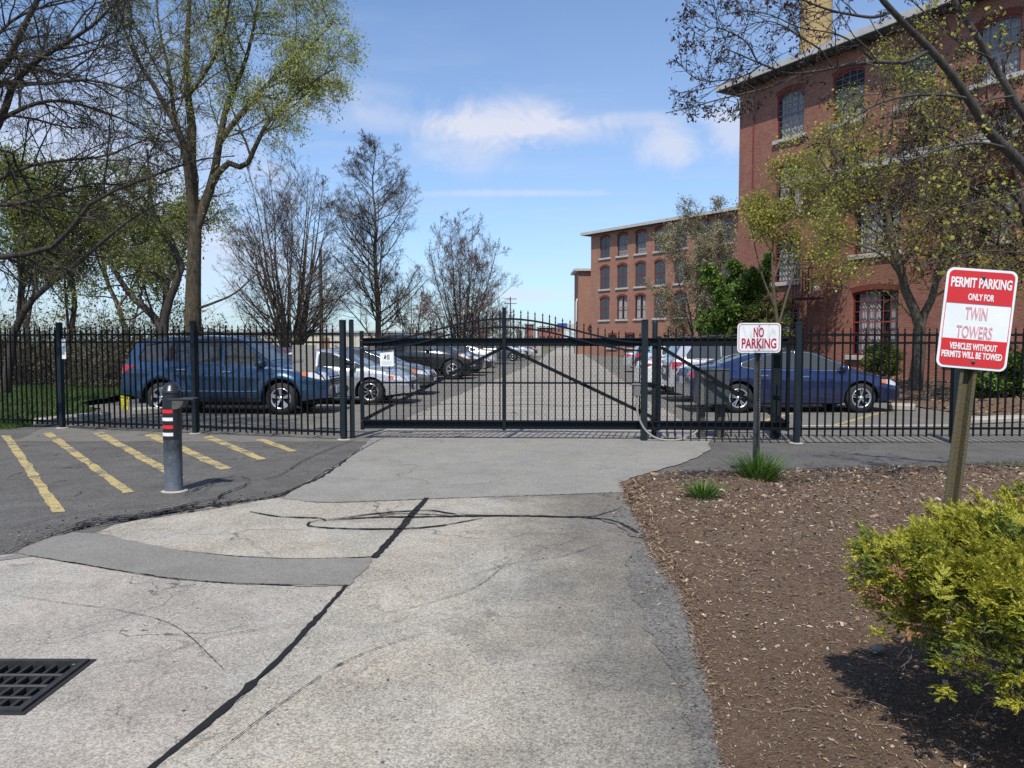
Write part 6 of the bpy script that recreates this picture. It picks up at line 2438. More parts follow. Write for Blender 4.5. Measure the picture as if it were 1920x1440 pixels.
def fan_tree(name, label, px, base_d, prof, stems, seed, bark_m, twig_m, nb=(9, 9, 8, 5), ang=32, up=.16, spread=.26, stem_r=.11, leaf=None, low=0.05, wander=.07, tw=1.0):
    """bare tree whose stems rise from one base and fan out"""
    r_ = np.random.default_rng(seed)
    x, y, _ = AT(px, 640, base_d)
    H = prof[-1][0]
    env = profile_env(x, y, prof, .13, seed)
    limbs = []
    if stems == 1:
        pts = [(x, y, 0)]
        for k in range(1, 7):
            pts.append((x + r_.normal(0, .10), y + r_.normal(0, .12), H * k / 6.5))
        limbs.append((pts, stem_r, .012))
    else:
        for k in range(stems):
            a = 2 * math.pi * (k + r_.random() * .6) / stems
            tilt = spread * (0.25 + .75 * r_.random())
            h = H * r_.uniform(.72, .97) * (1 - .22 * tilt / spread)
            pts = []
            for j in range(7):
                f = j / 6
                rr = .12 + tilt * h * (f ** 1.15) * (1 - .25 * f)
                pts.append((x + rr * math.cos(a) + r_.normal(0, .05), y + rr * math.sin(a) + r_.normal(0, .05), h * f))
            limbs.append((pts, stem_r * r_.uniform(.7, 1.05), .010))
    P0, R0 = lines(limbs, 14)
    P1, R1 = sprout(P0, R0, r_, nb[0], (low, .97), (ang + 14, 10), .46, K=7, wander=wander, up=up, env=env, rmin=.010 * tw, falloff=.3, rlen=.010, keepmin=.10)
    P2, R2 = sprout(P1, R1, r_, nb[1], (.12, 1.0), (ang, 11), .50, K=5, wander=wander * 1.2, up=up * .7, env=env, rmin=.008 * tw, rlen=.008)
    P3, R3 = sprout(P2, R2, r_, nb[2], (.15, 1.0), (ang, 12), .55, K=3, wander=.1, up=up * .4, env=env, rmin=.0062 * tw, rlen=.006)
    crown = [(P1, R1, 5), (P2, R2, 3), (P3, R3, 1)]
    last = P3
    if nb[3]:
        P4, R4 = sprout(P3, R3, r_, nb[3], (.2, 1.0), (ang + 4, 14), .62, K=2, wander=.12, up=up * .3, rmin=.0052 * tw, rlen=.005)
        crown.append((P4, R4, 1))
        last = P4
    fol = []
    if leaf:
        V, Q = leaves(last, r_, leaf['n'], leaf['size'], leaf.get('droop', .1), leaf.get('narrow', .5), leaf.get('spread', .05))
        fol.append(('foliage', V, Q, leaf['mat']))
    return tree(name, label, [('trunk', [(P0, R0, 10)], bark_m), ('branches', crown, twig_m)], fol, 'bare trees along the far side of the car park')


L_willow = island_mat('leaf_willow', [(0.0, (.27, .31, .085)), (.5, (.40, .45, .13)), (1.0, (.55, .58, .22))], .5, .45)
L_yellow = island_mat('leaf_maple', [(0.0, (.24, .24, .045)), (.5, (.42, .40, .075)), (1.0, (.60, .54, .14))], .5, .45)
L_green = island_mat('leaf_green', [(0.0, (.06, .115, .020)), (.55, (.13, .22, .040)), (1.0, (.24, .33, .08))], .4, .4)
L_mid = island_mat('leaf_mid', [(0.0, (.10, .125, .028)), (.5, (.20, .235, .055)), (1.0, (.34, .35, .11))], .5, .45)
L_bud = island_mat('bud_dark', [(0.0, (.020, .010, .010)), (.6, (.055, .026, .024)), (1.0, (.12, .06, .05))], .6, .1)
L_brown = island_mat('leaf_brown', [(0.0, (.035, .020, .016)), (.5, (.075, .042, .030)), (1.0, (.14, .09, .05))], .7, .15)
L_redbud = island_mat('bud_red', [(0.0, (.13, .07, .06)), (.6, (.20, .11, .085)), (1.0, (.29, .18, .12))], .7, .25)
L_pale = island_mat('bud_pale', [(0.0, (.20, .18, .11)), (.5, (.31, .28, .17)), (1.0, (.44, .41, .26))], .7, .25)

# bare trees behind the left car row
fan_tree('bare_tree', 'broad many-stemmed bare tree behind the silver saloon', 545, 40, [(0, .5), (.6, 2.6), (2.2, 4.5), (4.5, 4.7), (7, 4.1), (9.2, 3.1), (11.0, 1.9), (12.4, .4)], 14, 101, b_grey, b_twig, (9, 8, 6, 11), 36, .06, .44, .12, dict(n=900, size=.035, mat=L_redbud, spread=.03))
fan_tree('bare_tree', 'tall oval bare tree with a single straight trunk, just right of the brown wooden pole', 706, 44, [(0, .3), (1.6, .9), (2.2, 2.8), (4.5, 3.7), (7.5, 3.7), (10, 3.0), (12.3, 1.9), (13.8, .5)], 1, 102, b_grey, b_grey, (54, 11, 8, 13), 42, .075, .2, .22, dict(n=2500, size=.05, mat=L_pale, spread=.03), low=.10)
fan_tree('bare_tree', 'bushy reddish bare tree with spreading base, last large one in the row', 866, 52, [(0, 1.4), (.8, 3.3), (2.5, 4.5), (5, 4.3), (7.5, 3.4), (9.5, 2.2), (11.2, .4)], 14, 103, b_olive, b_red, (8, 8, 6, 10), 36, .06, .44, .09, dict(n=4500, size=.05, mat=L_redbud, spread=.05), tw=1.15)
for k, (px, d, H, lab) in enumerate([(905, 75, 7.2, 'low rusty bare tree between the bushy tree and the utility pole'), (945, 95, 6.4, 'small brown tree beneath the distant utility pole'),
                                     (975, 120, 5.2, 'tiny reddish tree just right of the distant utility pole'), (775, 60, 7.0, 'low grey bare tree half hidden behind the oval bare tree')]):
    fan_tree('bare_tree', lab, px, d, [(0, 1.5), (H * .35, H * .46), (H * .7, H * .34), (H, .2)], 6, 110 + k, b_olive, b_red if k < 3 else b_twig, (7, 6, 5, 5), 36, .08, .36, .09, dict(n=2600, size=.12, mat=L_redbud if k != 1 else L_brown, spread=.12), tw=2.0)


def hand_tree(name, label, limbs, seed, bark_m, twig_m, levels, env=None, leaf=(), K=14, group=None, sides=9, kind_parts=None):
    r_ = np.random.default_rng(seed)
    P, Rr = lines(limbs, K)
    crown, lv = [], (P, Rr)
    allP = []
    for L_ in levels:
        L_ = dict(L_)
        n = L_.pop('n')
        s = L_.pop('sides', 4)
        src = L_.pop('src', None)
        a, b = lv if src is None else src
        lv = sprout(a, b, r_, n, env=env, **L_)
        crown.append((lv[0], lv[1], s))
        allP.append(lv[0])
    fol = []
    for lf in leaf:
        src = allP[lf.get('level', -1)]
        pick = None
        if 'where' in lf:
            pick = np.nonzero(lf['where'](src[:, -1]))[0]
            if len(pick) == 0:
                continue
        V, Q = leaves(src, r_, lf['n'], lf['size'], lf.get('droop', .1), lf.get('narrow', .5), lf.get('spread', .05), lf.get('frac', (.2, 1.0)), pick=pick)
        fol.append((lf.get('name', 'foliage'), V, Q, lf['mat']))
    return tree(name, label, [('trunk', [(P, Rr, sides)], bark_m), ('branches', crown, twig_m)], fol, group)


def PX(Y, pts):
    """limb laid through photo directions at distance Y (or one Y per point)"""
    ys = [Y] * len(pts) if not hasattr(Y, '__len__') else np.linspace(Y[0], Y[-1], len(pts))
    return [AT(p[0], p[1], yy) for p, yy in zip(pts, ys)]


# big willow-like tree behind the blue car
D = 25.0
base = AT(362, 640, D)
limbs = [([(base[0] - .1, D, -.1), (base[0] - .03, D, .8)] + PX(D, [(362, 560), (364, 480), (366, 400)]) + PX((D, D + .6), [(356, 330), (362, 260), (352, 180), (350, 90), (356, 0), (352, -70)]), .33, .04),
         (PX((D, D - 1.2), [(366, 430), (358, 370), (350, 310), (338, 255), (300, 180), (262, 120), (235, 60), (215, -20)]), .16, .02),
         (PX((D, D + .8), [(368, 425), (382, 385), (400, 335), (412, 262), (428, 190), (455, 130), (474, 60), (490, -40)]), .18, .02),
         (PX((D, D - .8), [(398, 345), (418, 312), (440, 305), (458, 318), (474, 285), (505, 225), (545, 185), (590, 150), (625, 130)]), .12, .02),
         (PX((D, D + 1.4), [(410, 268), (445, 222), (490, 170), (540, 120), (590, 80), (625, 40)]), .11, .02),
         (PX((D, D + 1.0), [(360, 300), (330, 230), (318, 140), (300, 60), (290, -30)]), .10, .02),
         (PX((D, D - 1.0), [(352, 180), (395, 120), (420, 60), (430, 0), (440, -50)]), .08, .02),
         (PX((D, D - .6), [(362, 470), (332, 440), (300, 420), (262, 385), (230, 345)]), .06, .015),
         (PX((D, D - .6), [(366, 580), (400, 568), (440, 550), (480, 515), (520, 490)]), .05, .012)]
def env_w(P):
    s = P[:, 1] / 1443.0
    px_ = 960 + P[:, 0] / s
    py_ = 640 - (P[:, 2] - CAM_H) / s
    right = 690 - 0.0011 * (np.abs(py_ - 150)) ** 2 * .9
    low = np.where(px_ > 480, 305 - (px_ - 480) * .02, 330)
    left = np.where(py_ < 320, 190, 215)
    return (px_ < right) & (py_ < np.where((px_ > 225) & (px_ < 470), 560, low)) & (px_ > left) & (P[:, 1] > 19) & (P[:, 1] < 31)
hand_tree('willow_tree', 'tall willow-like tree with thick forked trunk and fresh pale green leaves', limbs, 201, b_willow, b_olive,
          [dict(n=10, frac=(.3, 1.0), ang=(48, 14), length=2.6, K=6, wander=.16, up=.05, rmin=.013, sides=5),
           dict(n=9, frac=(.15, 1.0), ang=(44, 14), ratio=.6, K=5, wander=.14, up=-.02, rmin=.009),
           dict(n=7, frac=(.15, 1.0), ang=(42, 14), ratio=.65, K=4, wander=.12, up=-.08, rmin=.006, sides=3),
           dict(n=5, frac=(.2, 1.0), ang=(36, 14), ratio=.8, K=3, wander=.12, up=-.14, rmin=.0042, sides=1)],
          env_w, [dict(n=17000, size=.13, mat=L_willow, droop=.7, narrow=.24, spread=.17, where=lambda p: p[:, 0] / p[:, 1] > -.375),
                  dict(n=15000, size=.12, mat=L_willow, droop=.6, narrow=.24, spread=.18)], sides=12)

# dark leaning trunks left of it
D = 21.5
hand_tree('forked_tree', 'dark crooked two-stemmed tree left of the willow trunk', [
    (PX(D, [(318, 690), (303, 618), (278, 583), (246, 556), (232, 534), (208, 496), (198, 456), (190, 400)]), .15, .03),
    (PX(D, [(318, 690), (306, 616), (320, 555), (336, 518), (341, 486), (327, 468), (302, 435), (285, 388), (280, 336), (276, 280)]), .16, .03),
    (PX(D, [(320, 552), (300, 520), (280, 505), (262, 470), (240, 430)]), .07, .02)], 202, b_dark, b_dark,
    [dict(n=9, frac=(.25, 1.0), ang=(50, 14), length=1.7, K=6, wander=.18, up=.04, rmin=.01, sides=5), dict(n=7, ang=(45, 14), ratio=.55, K=5, wander=.16, up=-.02, rmin=.006),
     dict(n=6, ang=(42, 14), ratio=.6, K=4, wander=.14, up=-.04, rmin=.004, sides=3)], None, [dict(n=4500, size=.10, mat=L_mid, droop=.3, narrow=.45)])

# near dark tree at the left edge, its limbs reach into the frame
D = 12.5
hand_tree('overhanging_tree', 'dark bare tree at the left edge with long limbs hanging over the fence', [
    ([(-10.6, 13.2, 0), (-10.5, 13.1, 1.6), (-10.2, 12.9, 3.0), (-9.6, 12.7, 4.4)] + PX(D, [(-120, 250), (-60, 190), (4, 130), (40, 60), (80, -20)]), .18, .035),
    ([(-10.1, 12.9, 2.4)] + PX((D, D - 1.2), [(-60, 488), (0, 482), (86, 469), (129, 435), (163, 387), (215, 357), (293, 327), (366, 301), (440, 292)]), .075, .008),
    (PX((D, D - 1), [(-110, 330), (-40, 290), (6, 215), (17, 172), (39, 142), (65, 116), (129, 77), (180, 43), (230, -10)]), .09, .014),
    (PX((D, D - 1.5), [(-110, 280), (-30, 200), (0, 157), (78, 157), (164, 150), (240, 170), (300, 205)]), .05, .008),
    (PX((D, D - 2), [(-110, 250), (-20, 130), (0, 114), (56, 103), (107, 112), (170, 95), (240, 70)]), .04, .008),
    (PX((D, D + 1.5), [(-90, 400), (0, 335), (60, 310), (130, 300), (200, 292), (270, 262), (330, 240)]), .045, .008),
    (PX((D, D + 1), [(-110, 300), (10, 280), (30, 310), (60, 360), (95, 420), (120, 470)]), .035, .008),
    (PX((D, D + 2), [(-100, 200), (0, 60), (60, 20), (140, 0), (220, -30)]), .045, .008),
    (PX((D, D + 2.5), [(-60, 260), (50, 200), (120, 190), (210, 215), (280, 250)]), .05, .01),
    (PX((D, D + .5), [(-100, 380), (0, 385), (90, 370), (170, 345), (250, 350)]), .05, .01)], 203, b_dark, b_dark,
    [dict(n=17, frac=(.25, 1.0), ang=(48, 15), length=1.6, K=6, wander=.17, up=.02, rmin=.008, sides=5, falloff=.4), dict(n=8, ang=(44, 14), ratio=.55, K=4, wander=.15, up=-.03, rmin=.005),
     dict(n=5, ang=(44, 16), ratio=.62, K=3, wander=.14, up=-.05, rmin=.0036, sides=3), dict(n=3, ang=(40, 16), ratio=.7, K=2, wander=.14, up=-.05, rmin=.0026, sides=1)],
    lambda P: (P[:, 0] / P[:, 1] < -.40) & (P[:, 2] > 2.2), [dict(n=1500, size=.05, mat=L_mid, spread=.02, where=lambda p: p[:, 2] > 5.5)], group=None)
# slender leaning trunk behind the left fence
D = 18.0
hand_tree('leaning_tree', 'slender dark tree leaning right behind the left fence post', [
    (PX(D, [(10, 735), (22, 650), (30, 612), (65, 556), (116, 517), (172, 470), (241, 414), (300, 380)]), .12, .02),
    (PX(D, [(34, 608), (38, 540), (45, 470), (40, 400)]), .06, .02)], 204, b_dark, b_dark,
    [dict(n=12, frac=(.3, 1.0), ang=(52, 14), length=1.5, K=6, wander=.16, up=.03, rmin=.008, sides=5), dict(n=8, ang=(45, 14), ratio=.55, K=5, wander=.15, up=-.02, rmin=.005), dict(n=6, ang=(42, 14), ratio=.6, K=4, wander=.14, rmin=.0035, sides=3)],
    None, [dict(n=3500, size=.08, mat=L_mid, droop=.3)])
# thicket trees further back, with young yellow-green leaves
for k, (px, D, pts, lab) in enumerate([
        (40, 31, [(55, 720), (50, 620), (40, 540), (60, 470), (50, 390), (70, 300)], 'leafy olive-green tree at the far left behind the lawn thicket'),
        (140, 33, [(120, 720), (130, 640), (140, 560), (128, 480), (150, 400), (160, 320)], 'leafy yellow-green tree behind the white plate fence post'),
        (225, 36, [(262, 720), (240, 640), (222, 575), (205, 540), (190, 470), (200, 390), (230, 320)], 'pale barked leaning tree between the fence posts at left'),
        (300, 34, [(290, 720), (300, 620), (310, 540), (296, 460), (310, 380)], 'thin leafy tree just left of the willow trunk')]):
    r2 = np.random.default_rng(300 + k)
    l2 = [(pts[i][0] + r2.uniform(-90, 90), pts[-1][1] + r2.uniform(0, 160)) for i in (1, 2, 3, 3)]
    limbs = [(PX(D, pts), .17, .03)] + [(PX((D, D + r2.uniform(-2, 2)), [pts[1 + i], ((pts[1 + i][0] * .5 + q[0] * .5), (pts[1 + i][1] * .6 + q[1] * .4)), q]), .07, .015) for i, q in enumerate(l2)]
    hand_tree('thicket_tree', lab, limbs, 210 + k, b_dark if k != 2 else bark('bark_pale', (.30, .25, .19), (.17, .14, .10)), b_dark,
              [dict(n=9, frac=(.3, 1.0), ang=(50, 14), length=2.1, K=6, wander=.18, up=.05, rmin=.010, sides=4), dict(n=7, ang=(45, 14), ratio=.55, K=5, wander=.16, rmin=.007, sides=3), dict(n=6, ang=(42, 14), ratio=.6, K=4, wander=.14, rmin=.006, sides=1)],
              None, [dict(n=17000 if k < 2 else 9000, size=.13, mat=L_mid, droop=.2, spread=.25)], group='leafy trees in the thicket at left')

L_under = island_mat('leaf_under', [(0.0, (.07, .05, .035)), (.5, (.13, .095, .06)), (.75, (.13, .14, .045)), (1.0, (.25, .22, .12))], .8, .2)
# undergrowth: tangle of stems and dead leaves behind the lawn
def thicket(name, poly_pts, n, h, seed, mat, leafmat, nleaf, lsize=.09, rmin=.005):
    r_ = np.random.default_rng(seed)
    xs = [p[0] for p in poly_pts]
    ys = [p[1] for p in poly_pts]
    b = np.stack([r_.uniform(min(xs), max(xs), n), r_.uniform(min(ys), max(ys), n), np.zeros(n)], 1)
    b = b[inside_poly(b[:, :2], poly_pts)]
    m = len(b)
    d = unit(r_.normal(0, .55, (m, 3)) + np.array([0, 0, 1.0]))
    L = h * r_.uniform(.5, 1.15, m)
    pts, cur, dd = [b], b, d
    for k in range(5):
        dd = unit(dd + r_.normal(0, .22, (m, 3)) - np.array([0, 0, .06 * k]))
        cur = cur + dd * (L / 5)[:, None]
        cur[:, 2] = np.maximum(cur[:, 2], .03)
        pts.append(cur)
    P = np.stack(pts, 1)
    Rr = np.maximum(rmin, r_.uniform(.006, .018, m))[:, None] * np.linspace(1, .5, 6)[None]
    P1, R1 = sprout(P, Rr, r_, 5, (.15, 1), (55, 18), .5, K=3, wander=.2, up=0, rmin=rmin * .8)
    P2, R2 = sprout(P1, R1, r_, 3, (.15, 1), (50, 18), .6, K=2, wander=.2, up=0, rmin=rmin * .7)
    V, Q = tubes([(P, Rr, 4), (P1, R1, 3), (P2, R2, 1)])
    o = link(name, np_mesh(name, V, quads=Q), mat)
    o['kind'] = 'stuff'
    if nleaf:
        V, Q = leaves(np.concatenate([P1]), r_, nleaf, lsize, .3, .6, .12)
        o2 = link(name + '_leaves', np_mesh(name + '_leaves', V, quads=Q), leafmat)
        o2['kind'] = 'stuff'
thicket('undergrowth', [(-26, 25.2), (-11.2, 24.6), (-11, 27.5), (-24, 29.5)], 850, 2.7, 401, b_dark, L_under, 11000, .10, .008)
thicket('undergrowth', [(-11.5, 26.5), (-9, 30), (-8, 46), (-10, 46), (-13, 30)], 200, 1.5, 402, b_twig, L_brown, 5000, .1, .008)
thicket('undergrowth', [(-34, 34), (-14, 34), (-12, 40), (-34, 42)], 330, 4.2, 403, b_twig, L_mid, 9000, .15, .012)

# trees around the mills
fan_tree('hazy_tree', 'fine-twigged olive grey tree in front of the far mill', 1312, 60, [(0, .4), (1.6, 2.0), (3.2, 4.0), (6.5, 4.6), (9.5, 3.9), (12, 2.3), (13.7, .4)], 6, 501, b_grey, b_olive, (11, 8, 6, 10), 42, .05, .42, .14, dict(n=26000, size=.14, mat=L_pale, spread=.16), tw=1.5)
bpy.data.objects['hazy_tree']['group'] = 'trees around the mills'


def leafy_shrub(name, label, c, rad, n, size, mat, seed, group=None, squash=1.0, stems=5, narrow=.5, droop=.2):
    r_ = np.random.default_rng(seed)
    limbs = []
    for k in range(stems):
        a = 6.28 * k / stems + r_.random()
        e = (c[0] + rad[0] * .75 * math.cos(a) * r_.uniform(.3, 1), c[1] + rad[1] * .75 * math.sin(a) * r_.uniform(.3, 1), c[2] + rad[2] * r_.uniform(-.1, .85))
        limbs.append(([(c[0] + .08 * math.cos(a), c[1] + .08 * math.sin(a), 0), ((c[0] * 2 + e[0]) / 3, (c[1] * 2 + e[1]) / 3, e[2] * .5), e], .045, .012))
    P, Rr = lines(limbs, 9)
    def env(p):
        d = (p - np.array(c)) / np.array(rad)
        th = np.arctan2(d[:, 1], d[:, 0])
        return np.linalg.norm(d, axis=1) < 1 + .14 * np.sin(4 * th + d[:, 2] * 5 + seed)
    ln = max(rad) * .62
    P1, R1 = sprout(P, Rr, r_, 10, (.2, 1), (60, 18), length=ln, K=5, wander=.16, up=.06, env=env, rmin=.006)
    P2, R2 = sprout(P1, R1, r_, 8, (.2, 1), (52, 16), .5, K=4, wander=.16, up=.03, env=env, rmin=.004)
    P3, R3 = sprout(P2, R2, r_, 4, (.2, 1), (50, 16), .55, K=3, wander=.16, env=env, rmin=.003)
    V, Q = leaves(P3, r_, n, size, droop, narrow, .06)
    return tree(name, label, [('stems', [(P, Rr, 6)], b_twig), ('branches', [(P1, R1, 4), (P2, R2, 3), (P3, R3, 1)], b_twig)], [('foliage', V, Q, mat)], group)
x, y, _ = AT(1392, 600, 34)
leafy_shrub('evergreen_shrub', 'dense dark green leafy shrub at the corner of the tall mill', (x - .25, y, 2.9), (1.9, 1.6, 3.1), 34000, .17, L_green, 601, 'shrubs beside the mill')
x, y, _ = AT(1440, 600, 32.5)
leafy_shrub('evergreen_shrub', 'thin dark shrub between the leafy corner shrub and the iron gallery', (x, y, 2.2), (.95, .9, 2.0), 4500, .14, L_mid, 602, 'shrubs beside the mill')
x, y, _ = AT(1655, 660, 27.5)
leafy_shrub('evergreen_shrub', 'rounded olive shrub in front of the red-framed barred window', (x, y, 1.1), (.80, .75, 1.15), 9000, .10, L_mid, 603, 'shrubs beside the mill')
x, y, _ = AT(1880, 690, 19.5)
leafy_shrub('rhododendron_bush', 'glossy broad-leaved bush behind the fence right of the permit sign', (x, y, .75), (1.05, .9, .9), 4200, .16, L_green, 604, 'shrubs beside the mill', narrow=.38)
x, y, _ = AT(1985, 680, 20.5)
leafy_shrub('rhododendron_bush', 'glossy broad-leaved bush cut off by the right picture edge', (x, y, .9), (1.0, .9, 1.0), 3200, .16, L_green, 605, 'shrubs beside the mill', narrow=.38)

# young yellow-green tree at the mill corner
D = 31.0
hand_tree('young_maple', 'slim tree with sparse yellow-green leaves in front of the mill corner', [
    (PX(D, [(1462, 700), (1462, 640), (1452, 560), (1448, 480), (1455, 400), (1462, 330)]), .10, .02),
    (PX(D, [(1460, 610), (1480, 540), (1505, 470), (1540, 400), (1560, 350)]), .06, .015),
    (PX(D, [(1455, 580), (1430, 520), (1415, 460), (1402, 400)]), .05, .015),
    (PX(D, [(1452, 520), (1480, 440), (1500, 370), (1520, 310)]), .05, .015)], 701, b_maple, b_olive,
    [dict(n=15, frac=(.25, 1.0), ang=(58, 16), length=1.9, K=6, wander=.14, up=.04, rmin=.009, sides=4), dict(n=9, ang=(50, 16), ratio=.55, K=4, wander=.14, up=.02, rmin=.007, sides=3), dict(n=5, ang=(46, 14), ratio=.65, K=3, wander=.14, rmin=.005, sides=3)],
    lambda P: (P[:, 2] > 3.6) & ((P[:, 2] > 5.6) | (P[:, 0] / P[:, 1] > .352)), [dict(n=8500, size=.095, mat=L_yellow, droop=.2, spread=.2, narrow=.8), dict(n=3500, size=.095, mat=L_mid, spread=.16, narrow=.7)], group='maples in young leaf')
# maple with forked trunk behind the right fence
D = 23.0
xb, yb, _ = AT(1722, 640, D)
hand_tree('forked_maple', 'grey forked maple with bright yellow-green young leaves behind the right fence', [
    ([(xb - .06, D, 0.1), (xb - .02, D, .7)] + PX(D, [(1724, 660), (1724, 600), (1702, 560), (1690, 510), (1672, 450), (1662, 380), (1650, 310), (1655, 230)]), .215, .03),
    (PX(D, [(1725, 640), (1728, 600), (1748, 558), (1762, 500), (1790, 430), (1810, 360), (1835, 290)]), .14, .03),
    (PX((D, D - 1), [(1700, 556), (1680, 505), (1640, 470), (1590, 455), (1540, 430)]), .05, .012),
    (PX((D, D - 1), [(1690, 500), (1720, 450), (1752, 400), (1770, 340)]), .05, .012),
    (PX((D, D + 1), [(1672, 450), (1620, 420), (1570, 370), (1530, 330)]), .045, .012),
    (PX((D, D + 1), [(1662, 380), (1620, 320), (1590, 270), (1575, 220)]), .045, .012),
    (PX((D, D + .5), [(1655, 300), (1680, 220), (1700, 150), (1690, 90)]), .045, .012),
    (PX((D, D - .5), [(1672, 450), (1630, 400), (1560, 330), (1510, 250)]), .04, .010),
    (PX((D, D + .5), [(1800, 400), (1760, 320), (1740, 230), (1750, 150)]), .04, .010),
    (PX((D, D - 1), [(1765, 490), (1820, 470), (1880, 430), (1940, 400)]), .05, .012),
    (PX((D, D - 1), [(1745, 560), (1800, 530), (1850, 520), (1900, 500)]), .04, .012)], 702, b_maple, b_olive,
    [dict(n=13, frac=(.25, 1.0), ang=(56, 16), length=1.7, K=6, wander=.15, up=.04, rmin=.008, sides=4), dict(n=9, ang=(50, 16), ratio=.56, K=4, wander=.15, up=.0, rmin=.0055, sides=3), dict(n=7, ang=(46, 14), ratio=.65, K=3, wander=.14, rmin=.004, sides=3)],
    lambda P: P[:, 2] > 2.5, [dict(n=13000, size=.08, mat=L_yellow, droop=.25, spread=.15, narrow=.85), dict(n=5000, size=.07, mat=L_mid, spread=.12, narrow=.7)], group='maples in young leaf')
# brown-leaved tree at the right edge in front of the annex
D = 19.0
xb = AT(1960, 640, D)[0]
hand_tree('brown_tree', 'dark brown-leaved tree with dense thin twigs at the right edge before the annex', [
    ([(xb, D, 0), (xb, D, 1.4)] + PX(D, [(1955, 560), (1940, 480), (1920, 400), (1900, 310), (1890, 210), (1880, 110)]), .16, .03),
    (PX((D, D - 1.2), [(1945, 520), (1890, 470), (1830, 440), (1770, 430), (1710, 440)]), .06, .012),
    (PX((D, D + 1.2), [(1930, 440), (1870, 380), (1810, 350), (1740, 340), (1670, 350)]), .06, .012),
    (PX((D, D - 1), [(1920, 390), (1860, 320), (1800, 270), (1740, 240), (1680, 230)]), .055, .012),
    (PX((D, D - 1), [(1945, 500), (1900, 500), (1850, 520), (1800, 500)]), .05, .012),
    (PX((D, D + 1), [(1905, 330), (1880, 250), (1830, 180), (1780, 150)]), .05, .012)], 703, b_dark, b_twig,
    [dict(n=15, frac=(.2, 1.0), ang=(54, 16), length=1.6, K=6, wander=.18, up=.0, rmin=.007, sides=4), dict(n=9, ang=(50, 16), ratio=.58, K=4, wander=.18, up=-.02, rmin=.005, sides=3), dict(n=6, ang=(46, 16), ratio=.65, K=3, wander=.16, rmin=.0038, sides=3)],
    lambda P: P[:, 2] > 2.6, [dict(n=15000, size=.075, mat=L_brown, droop=.5, spread=.05, narrow=.6), dict(n=2500, size=.08, mat=L_yellow, spread=.05, narrow=.8)])

# foreground tree reaching in from the right
def near_tree():
    A = PX((7.6, 6.6), [(1990, 400), (1920, 308), (1870, 268), (1838, 220), (1800, 160), (1762, 112), (1725, 72), (1690, 40), (1655, 0), (1615, -60)])
    B = PX((7.8, 7.6), [(2010, 330), (1960, 262), (1920, 215), (1880, 150), (1850, 96), (1820, 50), (1795, 12), (1765, -50)])
    limbs = [([(6.25, 8.3, 0), (6.2, 8.25, 1.2), (6.0, 8.1, 2.2), (5.7, 7.8, 2.75)] + A, .115, .020),
             ([(6.0, 8.1, 2.3), (5.75, 7.95, 2.9)] + B, .058, .024),
             (PX((7.0, 6.2), [(1745, 92), (1700, 116), (1650, 116), (1600, 120), (1560, 128), (1520, 135), (1480, 138), (1440, 125), (1400, 108), (1362, 92)]), .022, .005),
             (PX((6.8, 6.0), [(1672, 20), (1640, 32), (1600, 28), (1560, 20), (1520, 6), (1480, -12)]), .016, .006),
             (PX((7.2, 6.2), [(1815, 185), (1770, 178), (1700, 180), (1640, 198), (1590, 228), (1540, 262)]), .016, .004),
             (PX((7.4, 6.4), [(1890, 278), (1840, 268), (1780, 275), (1720, 295), (1660, 322), (1600, 334), (1540, 346)]), .015, .004),
             (PX((6.6, 6.0), [(1500, 137), (1460, 158), (1410, 172), (1350, 186), (1300, 200), (1248, 212)]), .010, .003),
             (PX((6.6, 6.0), [(1430, 120), (1400, 140), (1360, 150), (1310, 150), (1275, 122)]), .008, .003),
             (PX((6.7, 6.1), [(1420, 116), (1400, 80), (1372, 62), (1340, 52), (1312, 68)]), .008, .003),
             (PX((6.7, 6.3), [(1560, 128), (1540, 95), (1500, 70), (1470, 50), (1440, 40), (1390, 48)]), .009, .003),
             (PX((7.0, 6.4), [(1640, 117), (1600, 80), (1560, 62), (1500, 52), (1450, 30), (1400, 20), (1350, 30)]), .009, .003),
             (PX((7.6, 7.4), [(1860, 110), (1800, 80), (1730, 20), (1690, -20)]), .013, .005),
             (PX((7.6, 7.2), [(1900, 180), (1850, 190), (1790, 230), (1740, 240)]), .012, .004),
             (PX((7.6, 7.2), [(1985, 300), (1930, 350), (1860, 372), (1780, 390), (1700, 405)]), .011, .003),
             (PX((7.6, 7.0), [(2000, 420), (1930, 470), (1850, 470), (1780, 485), (1720, 500)]), .010, .003)]
    def env(P):
        px_ = 960 + P[:, 0] / P[:, 1] * 1443
        py_ = 640 - (P[:, 2] - CAM_H) / P[:, 1] * 1443
        lo = np.where(px_ > 1690, 520, np.where(px_ > 1480, 375, 235))
        return (px_ > 1243) & (py_ < lo) & (P[:, 2] > 2.2)
    return hand_tree('budding_tree', 'near bare tree with thick grey limbs and dark bud clusters at upper right', limbs, 801, b_near, b_near,
                     [dict(n=12, frac=(.25, 1.0), ang=(48, 14), length=.62, K=5, wander=.17, up=.0, rmin=.0036, sides=4, rlen=.008),
                      dict(n=5, frac=(.25, 1.0), ang=(45, 14), ratio=.52, K=4, wander=.16, up=.0, rmin=.0026, sides=4),
                      dict(n=3, frac=(.35, 1.0), ang=(45, 14), ratio=.45, K=3, wander=.14, up=.02, rmin=.0019, sides=3)],
                     env, [dict(n=5200, size=.034, mat=L_bud, droop=.8, narrow=.42, spread=.012, frac=(.8, 1.0), name='buds'),
                           dict(n=900, size=.045, mat=L_yellow, droop=.3, narrow=.7, spread=.02, frac=(.6, 1.0), where=lambda p: p[:, 0] / p[:, 1] > .52)], K=20)
near_tree()

